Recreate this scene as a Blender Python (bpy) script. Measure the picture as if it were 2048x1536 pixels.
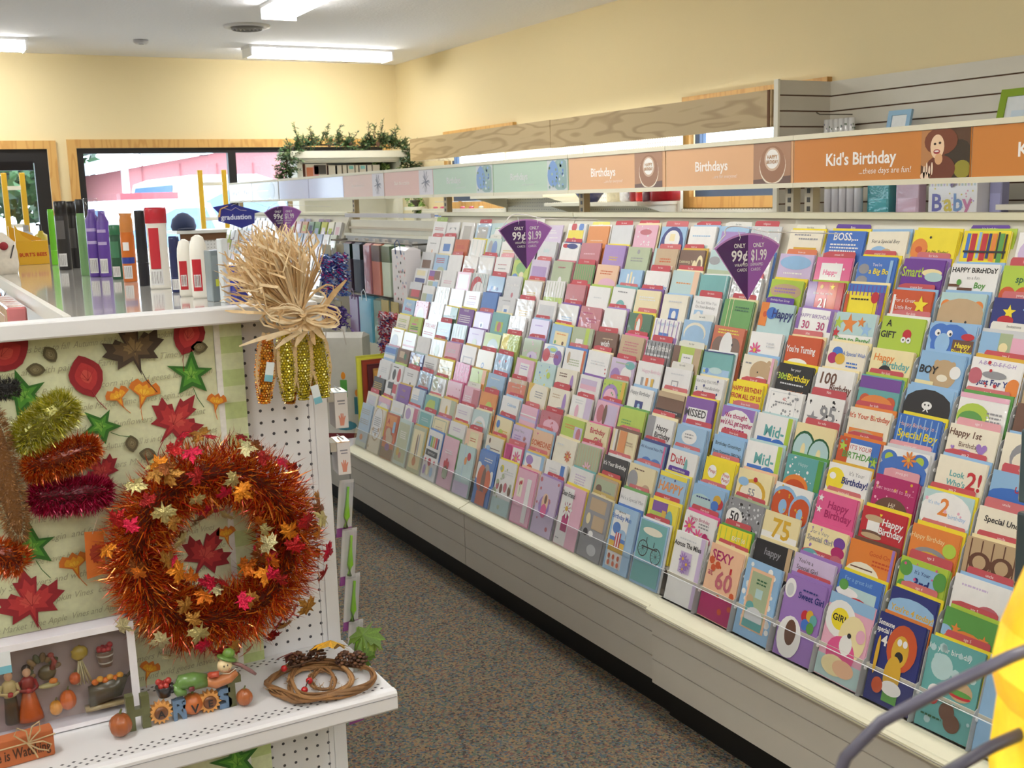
import bpy, math, random
from mathutils import Matrix, Vector
R = math.radians
rnd = random.Random(7)
for o in list(bpy.data.objects): bpy.data.objects.remove(o)
scn = bpy.context.scene
C = scn.collection

# ---------------------------------------------------------------- camera
cd = bpy.data.cameras.new('camera'); cam = bpy.data.objects.new('camera', cd); C.objects.link(cam)
right = Vector((0.8725626, -0.48765738, -0.02871913)); down = Vector((-0.10766506, -0.13463414, -0.98502887)); fwd = Vector((0.47649002, 0.86259141, -0.16998037))
mw = Matrix.Identity(4)
for i in range(3):
    mw[i][0] = right[i]; mw[i][1] = -down[i]; mw[i][2] = -fwd[i]
mw[2][3] = 1.53
cam.matrix_world = mw
cd.sensor_width = 36; cd.lens = 2203.98 / 2048 * 36; cd.clip_start = .02; cd.clip_end = 200
cd.dof.use_dof = True; cd.dof.focus_distance = 2.9; cd.dof.aperture_fstop = 11
scn.camera = cam

# ---------------------------------------------------------------- world, daylight, exposure
wd = bpy.data.worlds.new('World'); scn.world = wd; wd.use_nodes = True
nt = wd.node_tree; bg = nt.nodes['Background']
bg.inputs[0].default_value = (.80, .90, 1.0, 1); bg.inputs[1].default_value = 4.6
vs = scn.view_settings; vs.view_transform = 'Standard'; vs.look = 'None'; vs.gamma = 1; vs.use_curve_mapping = False
vs.exposure = 0.48
TUBE = 17.0           # emission of the fluorescent lenses
YW, XR, ZC = 9.88, 4.30, 2.755        # back wall, right wall, ceiling
XL, YF = -5.6, -4.2                   # walls behind / left of the camera
def portal(name, loc, rot, sx, sy):
    l = bpy.data.lights.new(name, 'AREA'); l.shape = 'RECTANGLE'; l.size = sx; l.size_y = sy; l.cycles.is_portal = True
    o = bpy.data.objects.new(name, l); C.objects.link(o); o.location = loc; o.rotation_euler = rot
portal('window_daylight', (2.78, YW + .12, 1.42), (R(-90), 0, 0), 2.8, 1.2)
portal('door_daylight', (.75, YW + .12, 1.05), (R(-90), 0, 0), .9, 2.0)
portal('added_window_daylight', (-2.4, YW + .12, 1.75), (R(-90), 0, 0), 4.8, 1.1)  # portal of the added window, out of view
portal('side_window_daylight', (XR + .12, 8.2, 1.75), (0, R(90), 0), .65, 1.2)
portal('side_window_daylight.001', (XR + .12, 4.9, 1.75), (0, R(90), 0), .65, 1.2)

# ---------------------------------------------------------------- colour and materials
def lin(c):
    r = []
    for x in c[:3]:
        x = x / 255.
        r.append(x / 12.92 if x <= .04045 else ((x + .055) / 1.055) ** 2.4)
    return (r[0], r[1], r[2], 1)
MATS = {}
def mat(name, rough=.5, metal=0, coat=0, coatr=.08, noise=0., nscale=40, bump=0., bscale=60, spec=.5, base=None, trans=0, emit=0, sheen=0, aniso=0):
    m = bpy.data.materials.new(name); m.use_nodes = True; n = m.node_tree.nodes; L = m.node_tree.links
    b = n['Principled BSDF']
    b.inputs['Roughness'].default_value = rough; b.inputs['Metallic'].default_value = metal
    b.inputs['Coat Weight'].default_value = coat; b.inputs['Coat Roughness'].default_value = coatr
    b.inputs['Specular IOR Level'].default_value = spec
    if sheen: b.inputs['Sheen Weight'].default_value = sheen
    if base is None:
        a = n.new('ShaderNodeAttribute'); a.attribute_name = 'Col'; src = a.outputs['Color']
    else:
        a = n.new('ShaderNodeRGB'); a.outputs[0].default_value = lin(base); src = a.outputs[0]
    if noise:
        tc = n.new('ShaderNodeTexCoord'); t = n.new('ShaderNodeTexNoise'); t.inputs['Scale'].default_value = nscale; t.inputs['Detail'].default_value = 3
        L.new(tc.outputs['Object'], t.inputs['Vector'])
        mr = n.new('ShaderNodeMapRange'); mr.inputs[1].default_value = .3; mr.inputs[2].default_value = .7
        mr.inputs[3].default_value = 1 - noise; mr.inputs[4].default_value = 1 + noise
        L.new(t.outputs['Fac'], mr.inputs[0])
        mx = n.new('ShaderNodeVectorMath'); mx.operation = 'SCALE'
        L.new(src, mx.inputs[0]); L.new(mr.outputs[0], mx.inputs['Scale']); src = mx.outputs[0]
    L.new(src, b.inputs['Base Color'])
    if emit:
        L.new(src, b.inputs['Emission Color']); b.inputs['Emission Strength'].default_value = emit
    if bump:
        tc = n.new('ShaderNodeTexCoord'); t = n.new('ShaderNodeTexNoise'); t.inputs['Scale'].default_value = bscale
        L.new(tc.outputs['Object'], t.inputs['Vector'])
        bp = n.new('ShaderNodeBump'); bp.inputs['Strength'].default_value = bump; bp.inputs['Distance'].default_value = .004
        L.new(t.outputs['Fac'], bp.inputs['Height'])
        L.new(bp.outputs[0], b.inputs['Coat Normal'] if coat and bump < .9 else b.inputs['Normal'])
    if trans: b.inputs['Transmission Weight'].default_value = trans
    MATS[name] = m
    return m
mat('paper', .55, noise=.03, nscale=30)
mat('gloss', .22, coat=.4)
mat('sign', .45, coat=.12, coatr=.2)
mat('wrap', .4, coat=1, coatr=.06, bump=.55, bscale=26)
mat('plastic', .32, noise=.02)
mat('paint', .45, noise=.02, nscale=6)
mat('matte', .85, noise=.05, nscale=25)
mat('fabric', .8, noise=.06, nscale=90, sheen=.2)
mat('metal', .3, metal=1)
mat('foil', .2, metal=.45, noise=.25, nscale=60, spec=1)
mat('leaffoil', .3, metal=.6, noise=.2, nscale=3, bump=1, bscale=9)
mat('straw', .75, noise=.14, nscale=50)
mat('leaf', .5, noise=.2, nscale=30)
mat('ceramic', .3, noise=.12, nscale=60, coat=.2)
mat('deck', .12, coat=.6, coatr=.05, noise=.02)
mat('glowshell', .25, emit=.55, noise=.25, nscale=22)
mat('tubelens', .5, base=(255, 253, 246), emit=TUBE)
def clear(name, tint=(1, 1, 1), refl=.9, rough=.02, ior=1.45):
    m = bpy.data.materials.new(name); m.use_nodes = True; n = m.node_tree.nodes; L = m.node_tree.links
    n.remove(n['Principled BSDF']); out = n['Material Output']
    tr = n.new('ShaderNodeBsdfTransparent'); tr.inputs[0].default_value = (*tint, 1)
    gl = n.new('ShaderNodeBsdfGlossy'); gl.inputs['Roughness'].default_value = rough; gl.inputs[0].default_value = (refl, refl, refl, 1)
    # Schlick reflectance from the angle between view and surface (same from both sides of a pane)
    g = n.new('ShaderNodeNewGeometry'); dt = n.new('ShaderNodeVectorMath'); dt.operation = 'DOT_PRODUCT'
    L.new(g.outputs['Incoming'], dt.inputs[0]); L.new(g.outputs['Normal'], dt.inputs[1])
    def mt(op, a, b=None):
        q = n.new('ShaderNodeMath'); q.operation = op
        for i, v in enumerate((a, b)):
            if v is None: continue
            if isinstance(v, (int, float)): q.inputs[i].default_value = v
            else: L.new(v, q.inputs[i])
        return q.outputs[0]
    f0 = ((ior - 1) / (ior + 1)) ** 2
    fr = mt('ADD', mt('MULTIPLY', mt('POWER', mt('SUBTRACT', 1, mt('ABSOLUTE', dt.outputs['Value'])), 5), 1 - f0), f0)
    mx = n.new('ShaderNodeMixShader'); L.new(fr, mx.inputs[0]); L.new(tr.outputs[0], mx.inputs[1]); L.new(gl.outputs[0], mx.inputs[2])
    L.new(mx.outputs[0], out.inputs[0]); MATS[name] = m
clear('glass', (.93, .96, .97)); clear('acrylic', (.965, .97, .975), 1, .06); clear('cello', (.93, .94, .95), 1, .08, 1.7)
def node_mat(name): 
    m = bpy.data.materials.new(name); m.use_nodes = True; MATS[name] = m
    return m, m.node_tree.nodes, m.node_tree.links, m.node_tree.nodes['Principled BSDF']
def carpet():
    m, n, L, b = node_mat('carpet'); b.inputs['Roughness'].default_value = .95; b.inputs['Specular IOR Level'].default_value = .1
    tc = n.new('ShaderNodeTexCoord')
    v = n.new('ShaderNodeTexVoronoi'); v.inputs['Scale'].default_value = 150; L.new(tc.outputs['Object'], v.inputs['Vector'])
    sp = n.new('ShaderNodeSeparateColor'); L.new(v.outputs['Color'], sp.inputs[0])
    cr = n.new('ShaderNodeValToRGB'); e = cr.color_ramp; e.interpolation = 'CONSTANT'
    cols = [(132, 124, 110), (158, 142, 112), (100, 114, 124), (146, 134, 118), (90, 88, 84), (162, 132, 100), (108, 122, 110), (134, 104, 94)]
    e.elements[0].color = lin(cols[0]); e.elements[1].position = .125; e.elements[1].color = lin(cols[1])
    for i in range(2, 8): q = e.elements.new(i / 8); q.color = lin(cols[i])
    L.new(sp.outputs[0], cr.inputs[0])
    t = n.new('ShaderNodeTexNoise'); t.inputs['Scale'].default_value = 3; L.new(tc.outputs['Object'], t.inputs['Vector'])
    mx = n.new('ShaderNodeMix'); mx.data_type = 'RGBA'; mx.blend_type = 'MULTIPLY'; mx.inputs[0].default_value = .25
    L.new(cr.outputs[0], mx.inputs[6]); L.new(t.outputs['Fac'], mx.inputs[7]); L.new(mx.outputs[2], b.inputs['Base Color'])
    bp = n.new('ShaderNodeBump'); bp.inputs['Strength'].default_value = .8; bp.inputs['Distance'].default_value = .004
    L.new(v.outputs['Distance'], bp.inputs['Height']); L.new(bp.outputs[0], b.inputs['Normal'])
carpet()
def wood(name, c1, c2, scale, axis):
    m, n, L, b = node_mat(name); b.inputs['Roughness'].default_value = .5
    tc = n.new('ShaderNodeTexCoord'); mp = n.new('ShaderNodeMapping'); L.new(tc.outputs['Object'], mp.inputs[0])
    s = [6, 6, 6]; s[axis] = .8; mp.inputs['Scale'].default_value = s
    t = n.new('ShaderNodeTexNoise'); t.inputs['Scale'].default_value = 1.2; t.inputs['Detail'].default_value = 2; L.new(mp.outputs[0], t.inputs['Vector'])
    w = n.new('ShaderNodeMath'); w.operation = 'MULTIPLY'; w.inputs[1].default_value = scale; L.new(t.outputs['Fac'], w.inputs[0])
    sn = n.new('ShaderNodeMath'); sn.operation = 'SINE'; L.new(w.outputs[0], sn.inputs[0])
    mr = n.new('ShaderNodeMapRange'); mr.inputs[1].default_value = .2; mr.inputs[2].default_value = 1; L.new(sn.outputs[0], mr.inputs[0])
    mx = n.new('ShaderNodeMix'); mx.data_type = 'RGBA'; mx.inputs[6].default_value = lin(c1); mx.inputs[7].default_value = lin(c2)
    L.new(mr.outputs[0], mx.inputs[0]); L.new(mx.outputs[2], b.inputs['Base Color'])
wood('oak', (196, 172, 128), (172, 146, 104), 46, 1)
wood('trimwood', (214, 168, 98), (200, 150, 82), 50, 2)
def plaster(name, col, sc, amt, bump):
    m, n, L, b = node_mat(name); b.inputs['Roughness'].default_value = .9; b.inputs['Base Color'].default_value = lin(col)
    tc = n.new('ShaderNodeTexCoord'); t = n.new('ShaderNodeTexNoise'); t.inputs['Scale'].default_value = sc; t.inputs['Detail'].default_value = 4
    L.new(tc.outputs['Object'], t.inputs['Vector'])
    bp = n.new('ShaderNodeBump'); bp.inputs['Strength'].default_value = bump; bp.inputs['Distance'].default_value = .01
    L.new(t.outputs['Fac'], bp.inputs['Height']); L.new(bp.outputs[0], b.inputs['Normal'])
plaster('wallpaint', (233, 216, 172), 60, 0, .05)
plaster('ceilingpaint', (240, 241, 246), 55, 0, .35)
def pegboard(name, base, pitch, hole):
    m, n, L, b = node_mat(name); b.inputs['Roughness'].default_value = .4
    tc = n.new('ShaderNodeTexCoord'); sp = n.new('ShaderNodeSeparateXYZ'); L.new(tc.outputs['Object'], sp.inputs[0])
    def cell(sock):
        d = n.new('ShaderNodeMath'); d.operation = 'DIVIDE'; d.inputs[1].default_value = pitch; L.new(sock, d.inputs[0])
        fr = n.new('ShaderNodeMath'); fr.operation = 'FRACT'; L.new(d.outputs[0], fr.inputs[0])
        s = n.new('ShaderNodeMath'); s.operation = 'SUBTRACT'; s.inputs[1].default_value = .5; L.new(fr.outputs[0], s.inputs[0])
        q = n.new('ShaderNodeMath'); q.operation = 'MULTIPLY'; L.new(s.outputs[0], q.inputs[0]); L.new(s.outputs[0], q.inputs[1])
        return q.outputs[0]
    a = n.new('ShaderNodeMath'); a.operation = 'ADD'; L.new(cell(sp.outputs[0]), a.inputs[0]); L.new(cell(sp.outputs[2]), a.inputs[1])
    lt = n.new('ShaderNodeMath'); lt.operation = 'LESS_THAN'; lt.inputs[1].default_value = (hole / pitch) ** 2; L.new(a.outputs[0], lt.inputs[0])
    mx = n.new('ShaderNodeMix'); mx.data_type = 'RGBA'; mx.inputs[6].default_value = lin(base); mx.inputs[7].default_value = lin((70, 70, 78))
    L.new(lt.outputs[0], mx.inputs[0]); L.new(mx.outputs[2], b.inputs['Base Color'])
pegboard('pegwhite', (234, 235, 238), .0254, .0032)
pegboard('pegcream', (232, 230, 214), .0254, .0036)

# ---------------------------------------------------------------- mesh helpers
W_ = (240, 240, 240)
TXT = {}
def text_mesh(s, bold=False):
    k = (s, bold)
    if k in TXT: return TXT[k]
    cu = bpy.data.curves.new('lettering', 'FONT'); cu.body = s; cu.size = 1; cu.resolution_u = 2; cu.fill_mode = 'FRONT'
    if bold: cu.offset = .022
    ob = bpy.data.objects.new('lettering', cu)
    me = ob.to_mesh()
    vs = [(v.co.x, v.co.y) for v in me.vertices]; fs = [tuple(p.vertices) for p in me.polygons]
    w = max([v[0] for v in vs] or [.1])
    ob.to_mesh_clear(); bpy.data.objects.remove(ob); bpy.data.curves.remove(cu)
    TXT[k] = (vs, fs, w)
    return TXT[k]
class MB:
    def __init__(s): s.v = []; s.f = []; s.c = []; s.M = None
    def P(s, pts):
        i = len(s.v)
        if s.M is not None: pts = [tuple(s.M @ Vector(p)) for p in pts]
        s.v.extend(pts); return i
    def poly(s, pts, col):
        i = s.P(pts); s.f.append(tuple(range(i, i + len(pts)))); s.c.append(col); return s
    def faces(s, pts, fs, col):
        i = s.P(pts)
        for f in fs: s.f.append(tuple(i + k for k in f)); s.c.append(col)
        return s
    def box(s, x0, x1, y0, y1, z0, z1, col):
        p = [(x0, y0, z0), (x1, y0, z0), (x1, y1, z0), (x0, y1, z0), (x0, y0, z1), (x1, y0, z1), (x1, y1, z1), (x0, y1, z1)]
        return s.faces(p, [(0, 3, 2, 1), (4, 5, 6, 7), (0, 1, 5, 4), (1, 2, 6, 5), (2, 3, 7, 6), (3, 0, 4, 7)], col)
    def bbox(s, x0, x1, y0, y1, z0, z1, col, b=.004):
        # box with bevelled vertical and top edges
        def ring(d, z): return [(x0 + d, y0 + b, z), (x0 + b, y0 + d, z), (x1 - b, y0 + d, z), (x1 - d, y0 + b, z), (x1 - d, y1 - b, z), (x1 - b, y1 - d, z), (x0 + b, y1 - d, z), (x0 + d, y1 - b, z)]
        rs = [ring(b * .6, z0), ring(0, z0 + b), ring(0, z1 - b), ring(b * .6, z1)]
        return s.loft(rs, col, True, True)
    def loft(s, rings, col, cap0=True, cap1=True):
        n = len(rings[0]); i = s.P([p for r in rings for p in r])
        for a in range(len(rings) - 1):
            cc = col[a] if isinstance(col, list) else col
            for k in range(n):
                s.f.append((i + a * n + k, i + a * n + (k + 1) % n, i + (a + 1) * n + (k + 1) % n, i + (a + 1) * n + k)); s.c.append(cc)
        c0 = col[0] if isinstance(col, list) else col; c1 = col[-1] if isinstance(col, list) else col
        if cap0: s.f.append(tuple(i + k for k in reversed(range(n)))); s.c.append(c0)
        if cap1: s.f.append(tuple(i + (len(rings) - 1) * n + k for k in range(n))); s.c.append(c1)
        return s
    def lathe(s, prof, col, cx=0, cy=0, n=20, sx=1, sy=1):
        rs = [[(cx + r * sx * math.cos(2 * math.pi * k / n), cy + r * sy * math.sin(2 * math.pi * k / n), z) for k in range(n)] for r, z in prof]
        return s.loft(rs, col)
    def tube(s, path, r, col, n=6, cap=True):
        rs = []; up = Vector((0, 0, 1))
        P = [Vector(p) for p in path]
        for i, p in enumerate(P):
            d = (P[min(i + 1, len(P) - 1)] - P[max(i - 1, 0)]).normalized()
            a = d.cross(up)
            if a.length < .05: a = d.cross(Vector((1, 0, 0)))
            a.normalize(); b = a.cross(d)
            rr = r[i] if isinstance(r, (list, tuple)) else r
            rs.append([tuple(p + (a * math.cos(2 * math.pi * k / n) + b * math.sin(2 * math.pi * k / n)) * rr) for k in range(n)])
        return s.loft(rs, col, cap, cap)
    def ell(s, c, r, col, nu=14, nv=8, M=None, noise=0):
        rs = []
        for j in range(nv + 1):
            t = -math.pi / 2 + math.pi * j / nv; t = max(min(t, 1.5), -1.5); q = []
            for k in range(nu):
                a = 2 * math.pi * k / nu; w = 1 + (rnd.uniform(-noise, noise) if noise else 0)
                p = Vector((r[0] * math.cos(t) * math.cos(a) * w, r[1] * math.cos(t) * math.sin(a) * w, r[2] * math.sin(t) * w))
                if M is not None: p = M @ p
                q.append((c[0] + p.x, c[1] + p.y, c[2] + p.z))
            rs.append(q)
        return s.loft(rs, col)
    def prism(s, pts, y0, y1, col, colside=None):
        # outline in local xz, extruded along y (front y0 < back y1)
        n = len(pts)
        i = s.P([(p[0], y0, p[1]) for p in pts] + [(p[0], y1, p[1]) for p in pts])
        s.f.append(tuple(i + k for k in range(n))); s.c.append(col)
        s.f.append(tuple(i + n + k for k in reversed(range(n)))); s.c.append(col)
        for k in range(n):
            s.f.append((i + k, i + n + k, i + n + (k + 1) % n, i + (k + 1) % n)); s.c.append(colside or col)
        return s
    def text(s, t, x, z, size, col, y=0, align=.5, maxw=None, bold=False, shear=0, rot=0):
        vs, fs, w = text_mesh(t, bold)
        k = size / .72
        kx = k if not maxw or w * k <= maxw else maxw / w
        ca, sa = math.cos(rot), math.sin(rot); pts = []
        for a, b in vs:
            px = (a - w * align) * kx + shear * b * k; pz = b * k
            pts.append((x + px * ca - pz * sa, y, z + px * sa + pz * ca))
        return s.faces(pts, fs, col)
    def build(s, name, m, parent=None, smooth=False, loc=None):
        me = bpy.data.meshes.new(name); me.from_pydata(s.v, [], s.f)
        at = me.attributes.new('Col', 'FLOAT_COLOR', 'CORNER'); buf = []
        memo = {}
        for f, c in zip(s.f, s.c):
            if c not in memo: memo[c] = lin(c)
            buf.extend(memo[c] * len(f))
        at.data.foreach_set('color', buf)
        me.materials.append(MATS[m])
        if smooth: me.polygons.foreach_set('use_smooth', [True] * len(me.polygons))
        o = bpy.data.objects.new(name, me); C.objects.link(o)
        if parent: o.parent = parent
        if loc: o.location = loc
        return o
def tag(o, label, cat, group=None):
    o['label'] = label; o['category'] = cat
    if group: o['group'] = group
    return o
def struct(o): o['kind'] = 'structure'; return o
def stuff(o): o['kind'] = 'stuff'; return o
def empty(name, loc=(0, 0, 0), rot=(0, 0, 0)):
    o = bpy.data.objects.new(name, None); C.objects.link(o); o.location = loc; o.rotation_euler = rot; o.empty_display_size = .05
    return o
def link_copy(src, parent, loc=None, rot=None, mw=None):
    o = src.copy(); C.objects.link(o); o.parent = parent
    if loc is not None: o.location = loc
    if rot is not None: o.rotation_euler = rot
    if mw is not None: o.matrix_local = mw
    return o
MAPLE = [(0, -.5), (.06, -.22), (.34, -.3), (.3, -.16), (.52, -.02), (.42, .04), (.46, .2), (.3, .14), (.24, .2), (.12, .1), (.18, .36), (.1, .34), (0, .56), (-.1, .34), (-.18, .36), (-.12, .1), (-.24, .2), (-.3, .14), (-.46, .2), (-.42, .04), (-.52, -.02), (-.3, -.16), (-.34, -.3), (-.06, -.22)]
def star_pts(n, r0, r1, rot=0): return [((r0 if k % 2 == 0 else r1) * math.sin(rot + math.pi * k / n), (r0 if k % 2 == 0 else r1) * math.cos(rot + math.pi * k / n)) for k in range(2 * n)]
def circ(n=16, rx=1, ry=1): return [(rx * math.cos(2 * math.pi * k / n), ry * math.sin(2 * math.pi * k / n)) for k in range(n)]
HEART = [(0, -.5), (.3, -.2), (.5, .1), (.48, .32), (.3, .45), (.1, .38), (0, .22), (-.1, .38), (-.3, .45), (-.48, .32), (-.5, .1), (-.3, -.2)]
# ---------------------------------------------------------------- room shell
struct(MB().box(XL, XR + .12, YF, YW + .12, -.05, 0, W_).build('floor', 'carpet'))
struct(MB().box(XL, XR + .12, YF, YW + .12, ZC, ZC + .08, W_).build('ceiling', 'ceilingpaint'))
m = MB()
for a in [(XL, -4.85, 0, ZC), (-4.85, 0, 2.31, ZC), (-4.85, 0, 0, 1.2), (0, .3, 0, ZC), (.3, 1.19, 2.0, ZC), (1.19, 1.40, 0, ZC), (1.40, 4.14, 2.01, ZC), (1.40, 4.14, 0, .8), (4.14, XR, 0, ZC)]:
    m.box(a[0], a[1], YW, YW + .12, a[2], a[3], W_)
struct(m.build('wall_back', 'wallpaint'))
m = MB(); WA = (7.62, 8.80); WB = (4.32, 5.46)
for a in [(YF, WB[0], 0, ZC), (WB[0], WB[1], 0, 1.48), (WB[0], WB[1], 2.02, ZC), (WB[1], WA[0], 0, ZC), (WA[0], WA[1], 0, 1.48), (WA[0], WA[1], 2.02, ZC), (WA[1], YW, 0, ZC)]:
    m.box(XR, XR + .12, a[0], a[1], a[2], a[3], W_)
struct(m.build('wall_right', 'wallpaint'))
struct(MB().box(XL - .1, XL, YF, YW + .12, 0, ZC, W_).build('wall_left', 'wallpaint'))
struct(MB().box(XL - .1, XR + .12, YF - .1, YF, 0, ZC, W_).build('wall_front', 'wallpaint'))
DK = (28, 26, 28); CR = (226, 222, 206)
# shop window in the back wall
w = struct(empty('window_1', (2.77, YW, .8)))
def at(o, mb_world, name, mm, smooth=False):   # part given in world coordinates, parented to o
    ob = mb_world.build(name, mm, o, smooth); ob.matrix_parent_inverse = o.matrix_basis.inverted()
    return ob
for nm, b in [('trim_top', (1.335, 4.205, 2.005, 2.075)), ('trim_side', (1.335, 1.405, .74, 2.005)), ('trim_side', (4.135, 4.205, .74, 2.005)), ('sill', (1.30, 4.24, .70, .76))]:
    at(w, MB().box(b[0], b[1], YW - .022, YW - .001, b[2], b[3], W_), nm, 'trimwood')
for b in [(1.405, 4.135, 1.96, 2.005), (1.405, 1.46, .76, 1.96), (4.08, 4.135, .76, 1.96), (1.46, 4.08, .76, .83), (2.665, 2.735, .83, 1.96)]:
    at(w, MB().box(b[0], b[1], YW + .01, YW + .07, b[2], b[3], DK), 'window_frame', 'paint')
for b in [(1.46, 2.665), (2.735, 4.08)]:
    at(w, MB().box(b[0], b[1], YW + .035, YW + .041, .83, 1.96, W_), 'pane', 'glass')
# added unseen window left of the door, for glare on the wrapped cards
w = struct(empty('window_4', (-2.42, YW, .8)))
for nm, b in [('trim_top', (-4.92, .07, 2.305, 2.375)), ('trim_side', (-4.92, -4.85, 1.14, 2.305)), ('trim_side', (0, .07, 1.14, 2.305)), ('sill', (-4.95, .1, 1.10, 1.16))]:
    at(w, MB().box(b[0], b[1], YW - .022, YW - .001, b[2], b[3], W_), nm, 'trimwood')
for b in [(-4.85, 0, 2.26, 2.305), (-4.85, -4.8, 1.16, 2.26), (-.05, 0, 1.16, 2.26), (-4.8, -.05, 1.16, 1.23), (-2.46, -2.39, 1.23, 2.26)]:
    at(w, MB().box(b[0], b[1], YW + .01, YW + .07, b[2], b[3], DK), 'window_frame', 'paint')
for b in [(-4.8, -2.46), (-2.39, -.05)]:
    at(w, MB().box(b[0], b[1], YW + .035, YW + .041, 1.23, 2.26, W_), 'pane', 'glass')
# glazed entrance door
d = struct(empty('door_1', (.75, YW, 0)))
for nm, b in [('trim_top', (.23, 1.25, 2.0, 2.066)), ('trim_side', (1.182, 1.25, 0, 2.0)), ('trim_side', (.23, .298, 0, 2.0))]:
    at(d, MB().box(b[0], b[1], YW - .022, YW - .001, b[2], b[3], W_), nm, 'trimwood')
for b in [(1.075, 1.182, .02, 2.0), (.30, .41, .02, 2.0), (.41, 1.075, 1.89, 2.0), (.41, 1.075, .02, .25)]:
    at(d, MB().box(b[0], b[1], YW + .01, YW + .06, b[2], b[3], DK), 'door_frame', 'paint')
at(d, MB().box(.62, 1.06, YW - .05, YW + .01, 1.83, 1.90, (50, 48, 50)), 'door_closer', 'metal')
at(d, MB().box(.41, 1.075, YW + .03, YW + .036, .25, 1.89, W_), 'pane', 'glass')
# the two high windows in the right wall
for k, (a, b) in enumerate((WA, WB)):
    w = struct(empty('window_%d' % (k + 2), (XR, (a + b) / 2, 1.48)))
    for nm, q in [('trim_top', (a - .03, b + .03, 2.02, 2.075)), ('sill', (a - .03, b + .03, 1.415, 1.48)), ('trim_side', (a - .03, a + .04, 1.48, 2.02)), ('trim_side', (b - .04, b + .03, 1.48, 2.02))]:
        at(w, MB().box(XR - .035, XR - .001, q[0], q[1], q[2], q[3], W_), nm, 'trimwood')
    for q in [(a + .04, a + .085, 1.48, 2.02), (b - .085, b - .04, 1.48, 2.02), (a + .085, b - .085, 1.48, 1.52), (a + .085, b - .085, 1.98, 2.02)]:
        at(w, MB().box(XR + .01, XR + .06, q[0], q[1], q[2], q[3], (70, 90, 120)), 'window_frame', 'paint')
    at(w, MB().box(XR + .03, XR + .036, a + .085, b - .085, 1.52, 1.98, W_), 'pane', 'glass')
# baseboards that the photo hides stay out; ceiling fittings
def fixture(x, y, along_x, label, group='fluorescent ceiling fixtures'):
    o = tag(empty('ceiling_light', (x, y, ZC), (0, 0, 0 if along_x else R(90))), label, 'ceiling light', group)
    MB().box(-.62, .62, -.115, .115, -.022, 0, (225, 225, 225)).build('housing', 'paint', o)
    m = MB()   # wrap-around lens with tapered sides
    pr = [(-.11, -.022), (-.095, -.072), (-.06, -.085), (.06, -.085), (.095, -.072), (.11, -.022)]
    m.loft([[(xx, p[0], p[1]) for p in pr] for xx in (-.60, .60)], (255, 253, 246)).build('lens', 'tubelens', o)
    for sx in (-1, 1): MB().box(sx * .605 - .008, sx * .605 + .008, -.115, .115, -.088, -.02, (238, 238, 238)).build('end_cap', 'plastic', o)
    return o
fixture(3.24, 8.99, True, 'white fluorescent ceiling light nearest the room corner, running along the window wall')
fixture(.40, 9.10, True, 'white fluorescent ceiling light cut by the left edge of the picture')
fixture(2.31, 6.52, False, 'bright fluorescent ceiling light at the top edge of the picture')
for x, y, w_ in [(1.7, 3.4, 'above the aisle edge of the card rack'), (1.35, .3, 'above the near end of the aisle'), (1.35, -2.4, 'behind the camera at right'), (-.5, 1.6, 'just left of the camera'), (-.5, -1.2, 'behind the camera at left'), (-1.4, 6.5, 'left of the door end of the gondola'), (-2.3, 3.6, 'left of the gondola'), (.45, -1.9, 'behind the camera in the middle'), (-2.4, .6, 'in the next aisle left of the camera'), (-4.1, 5, 'at the far left wall'), (-4.1, 0, 'at the near left wall')]:  # unseen fixtures placed for light balance, some added to brighten the gondola end
    fixture(x, y, False, 'fluorescent ceiling light outside the picture, ' + w_)
v = tag(empty('ceiling_vent', (2.35, 7.98, ZC)), 'round grey ceiling air vent beside the bright ceiling light', 'vent')
MB().lathe([(.165, 0), (.16, -.012), (.125, -.016), (.12, -.006)], (205, 205, 205), n=28).build('rim', 'paint', v, True)
for k in range(4): MB().lathe([(.115 - k * .027, -.004), (.105 - k * .027, -.03), (.098 - k * .027, -.03), (.108 - k * .027, -.004)], (120, 118, 118), n=24).build('louvre_ring', 'paint', v, True)
v = tag(empty('ceiling_sensor', (1.80, 8.9, ZC)), 'small flat grey disc on the ceiling near the window wall', 'detector')
MB().lathe([(.055, 0), (.055, -.018), (.04, -.028)], (190, 190, 196), n=20).build('disc', 'plastic', v, True)
MB().lathe([(.02, -.026), (.02, -.033)], (165, 165, 172), n=12).build('button', 'plastic', v)

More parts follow.
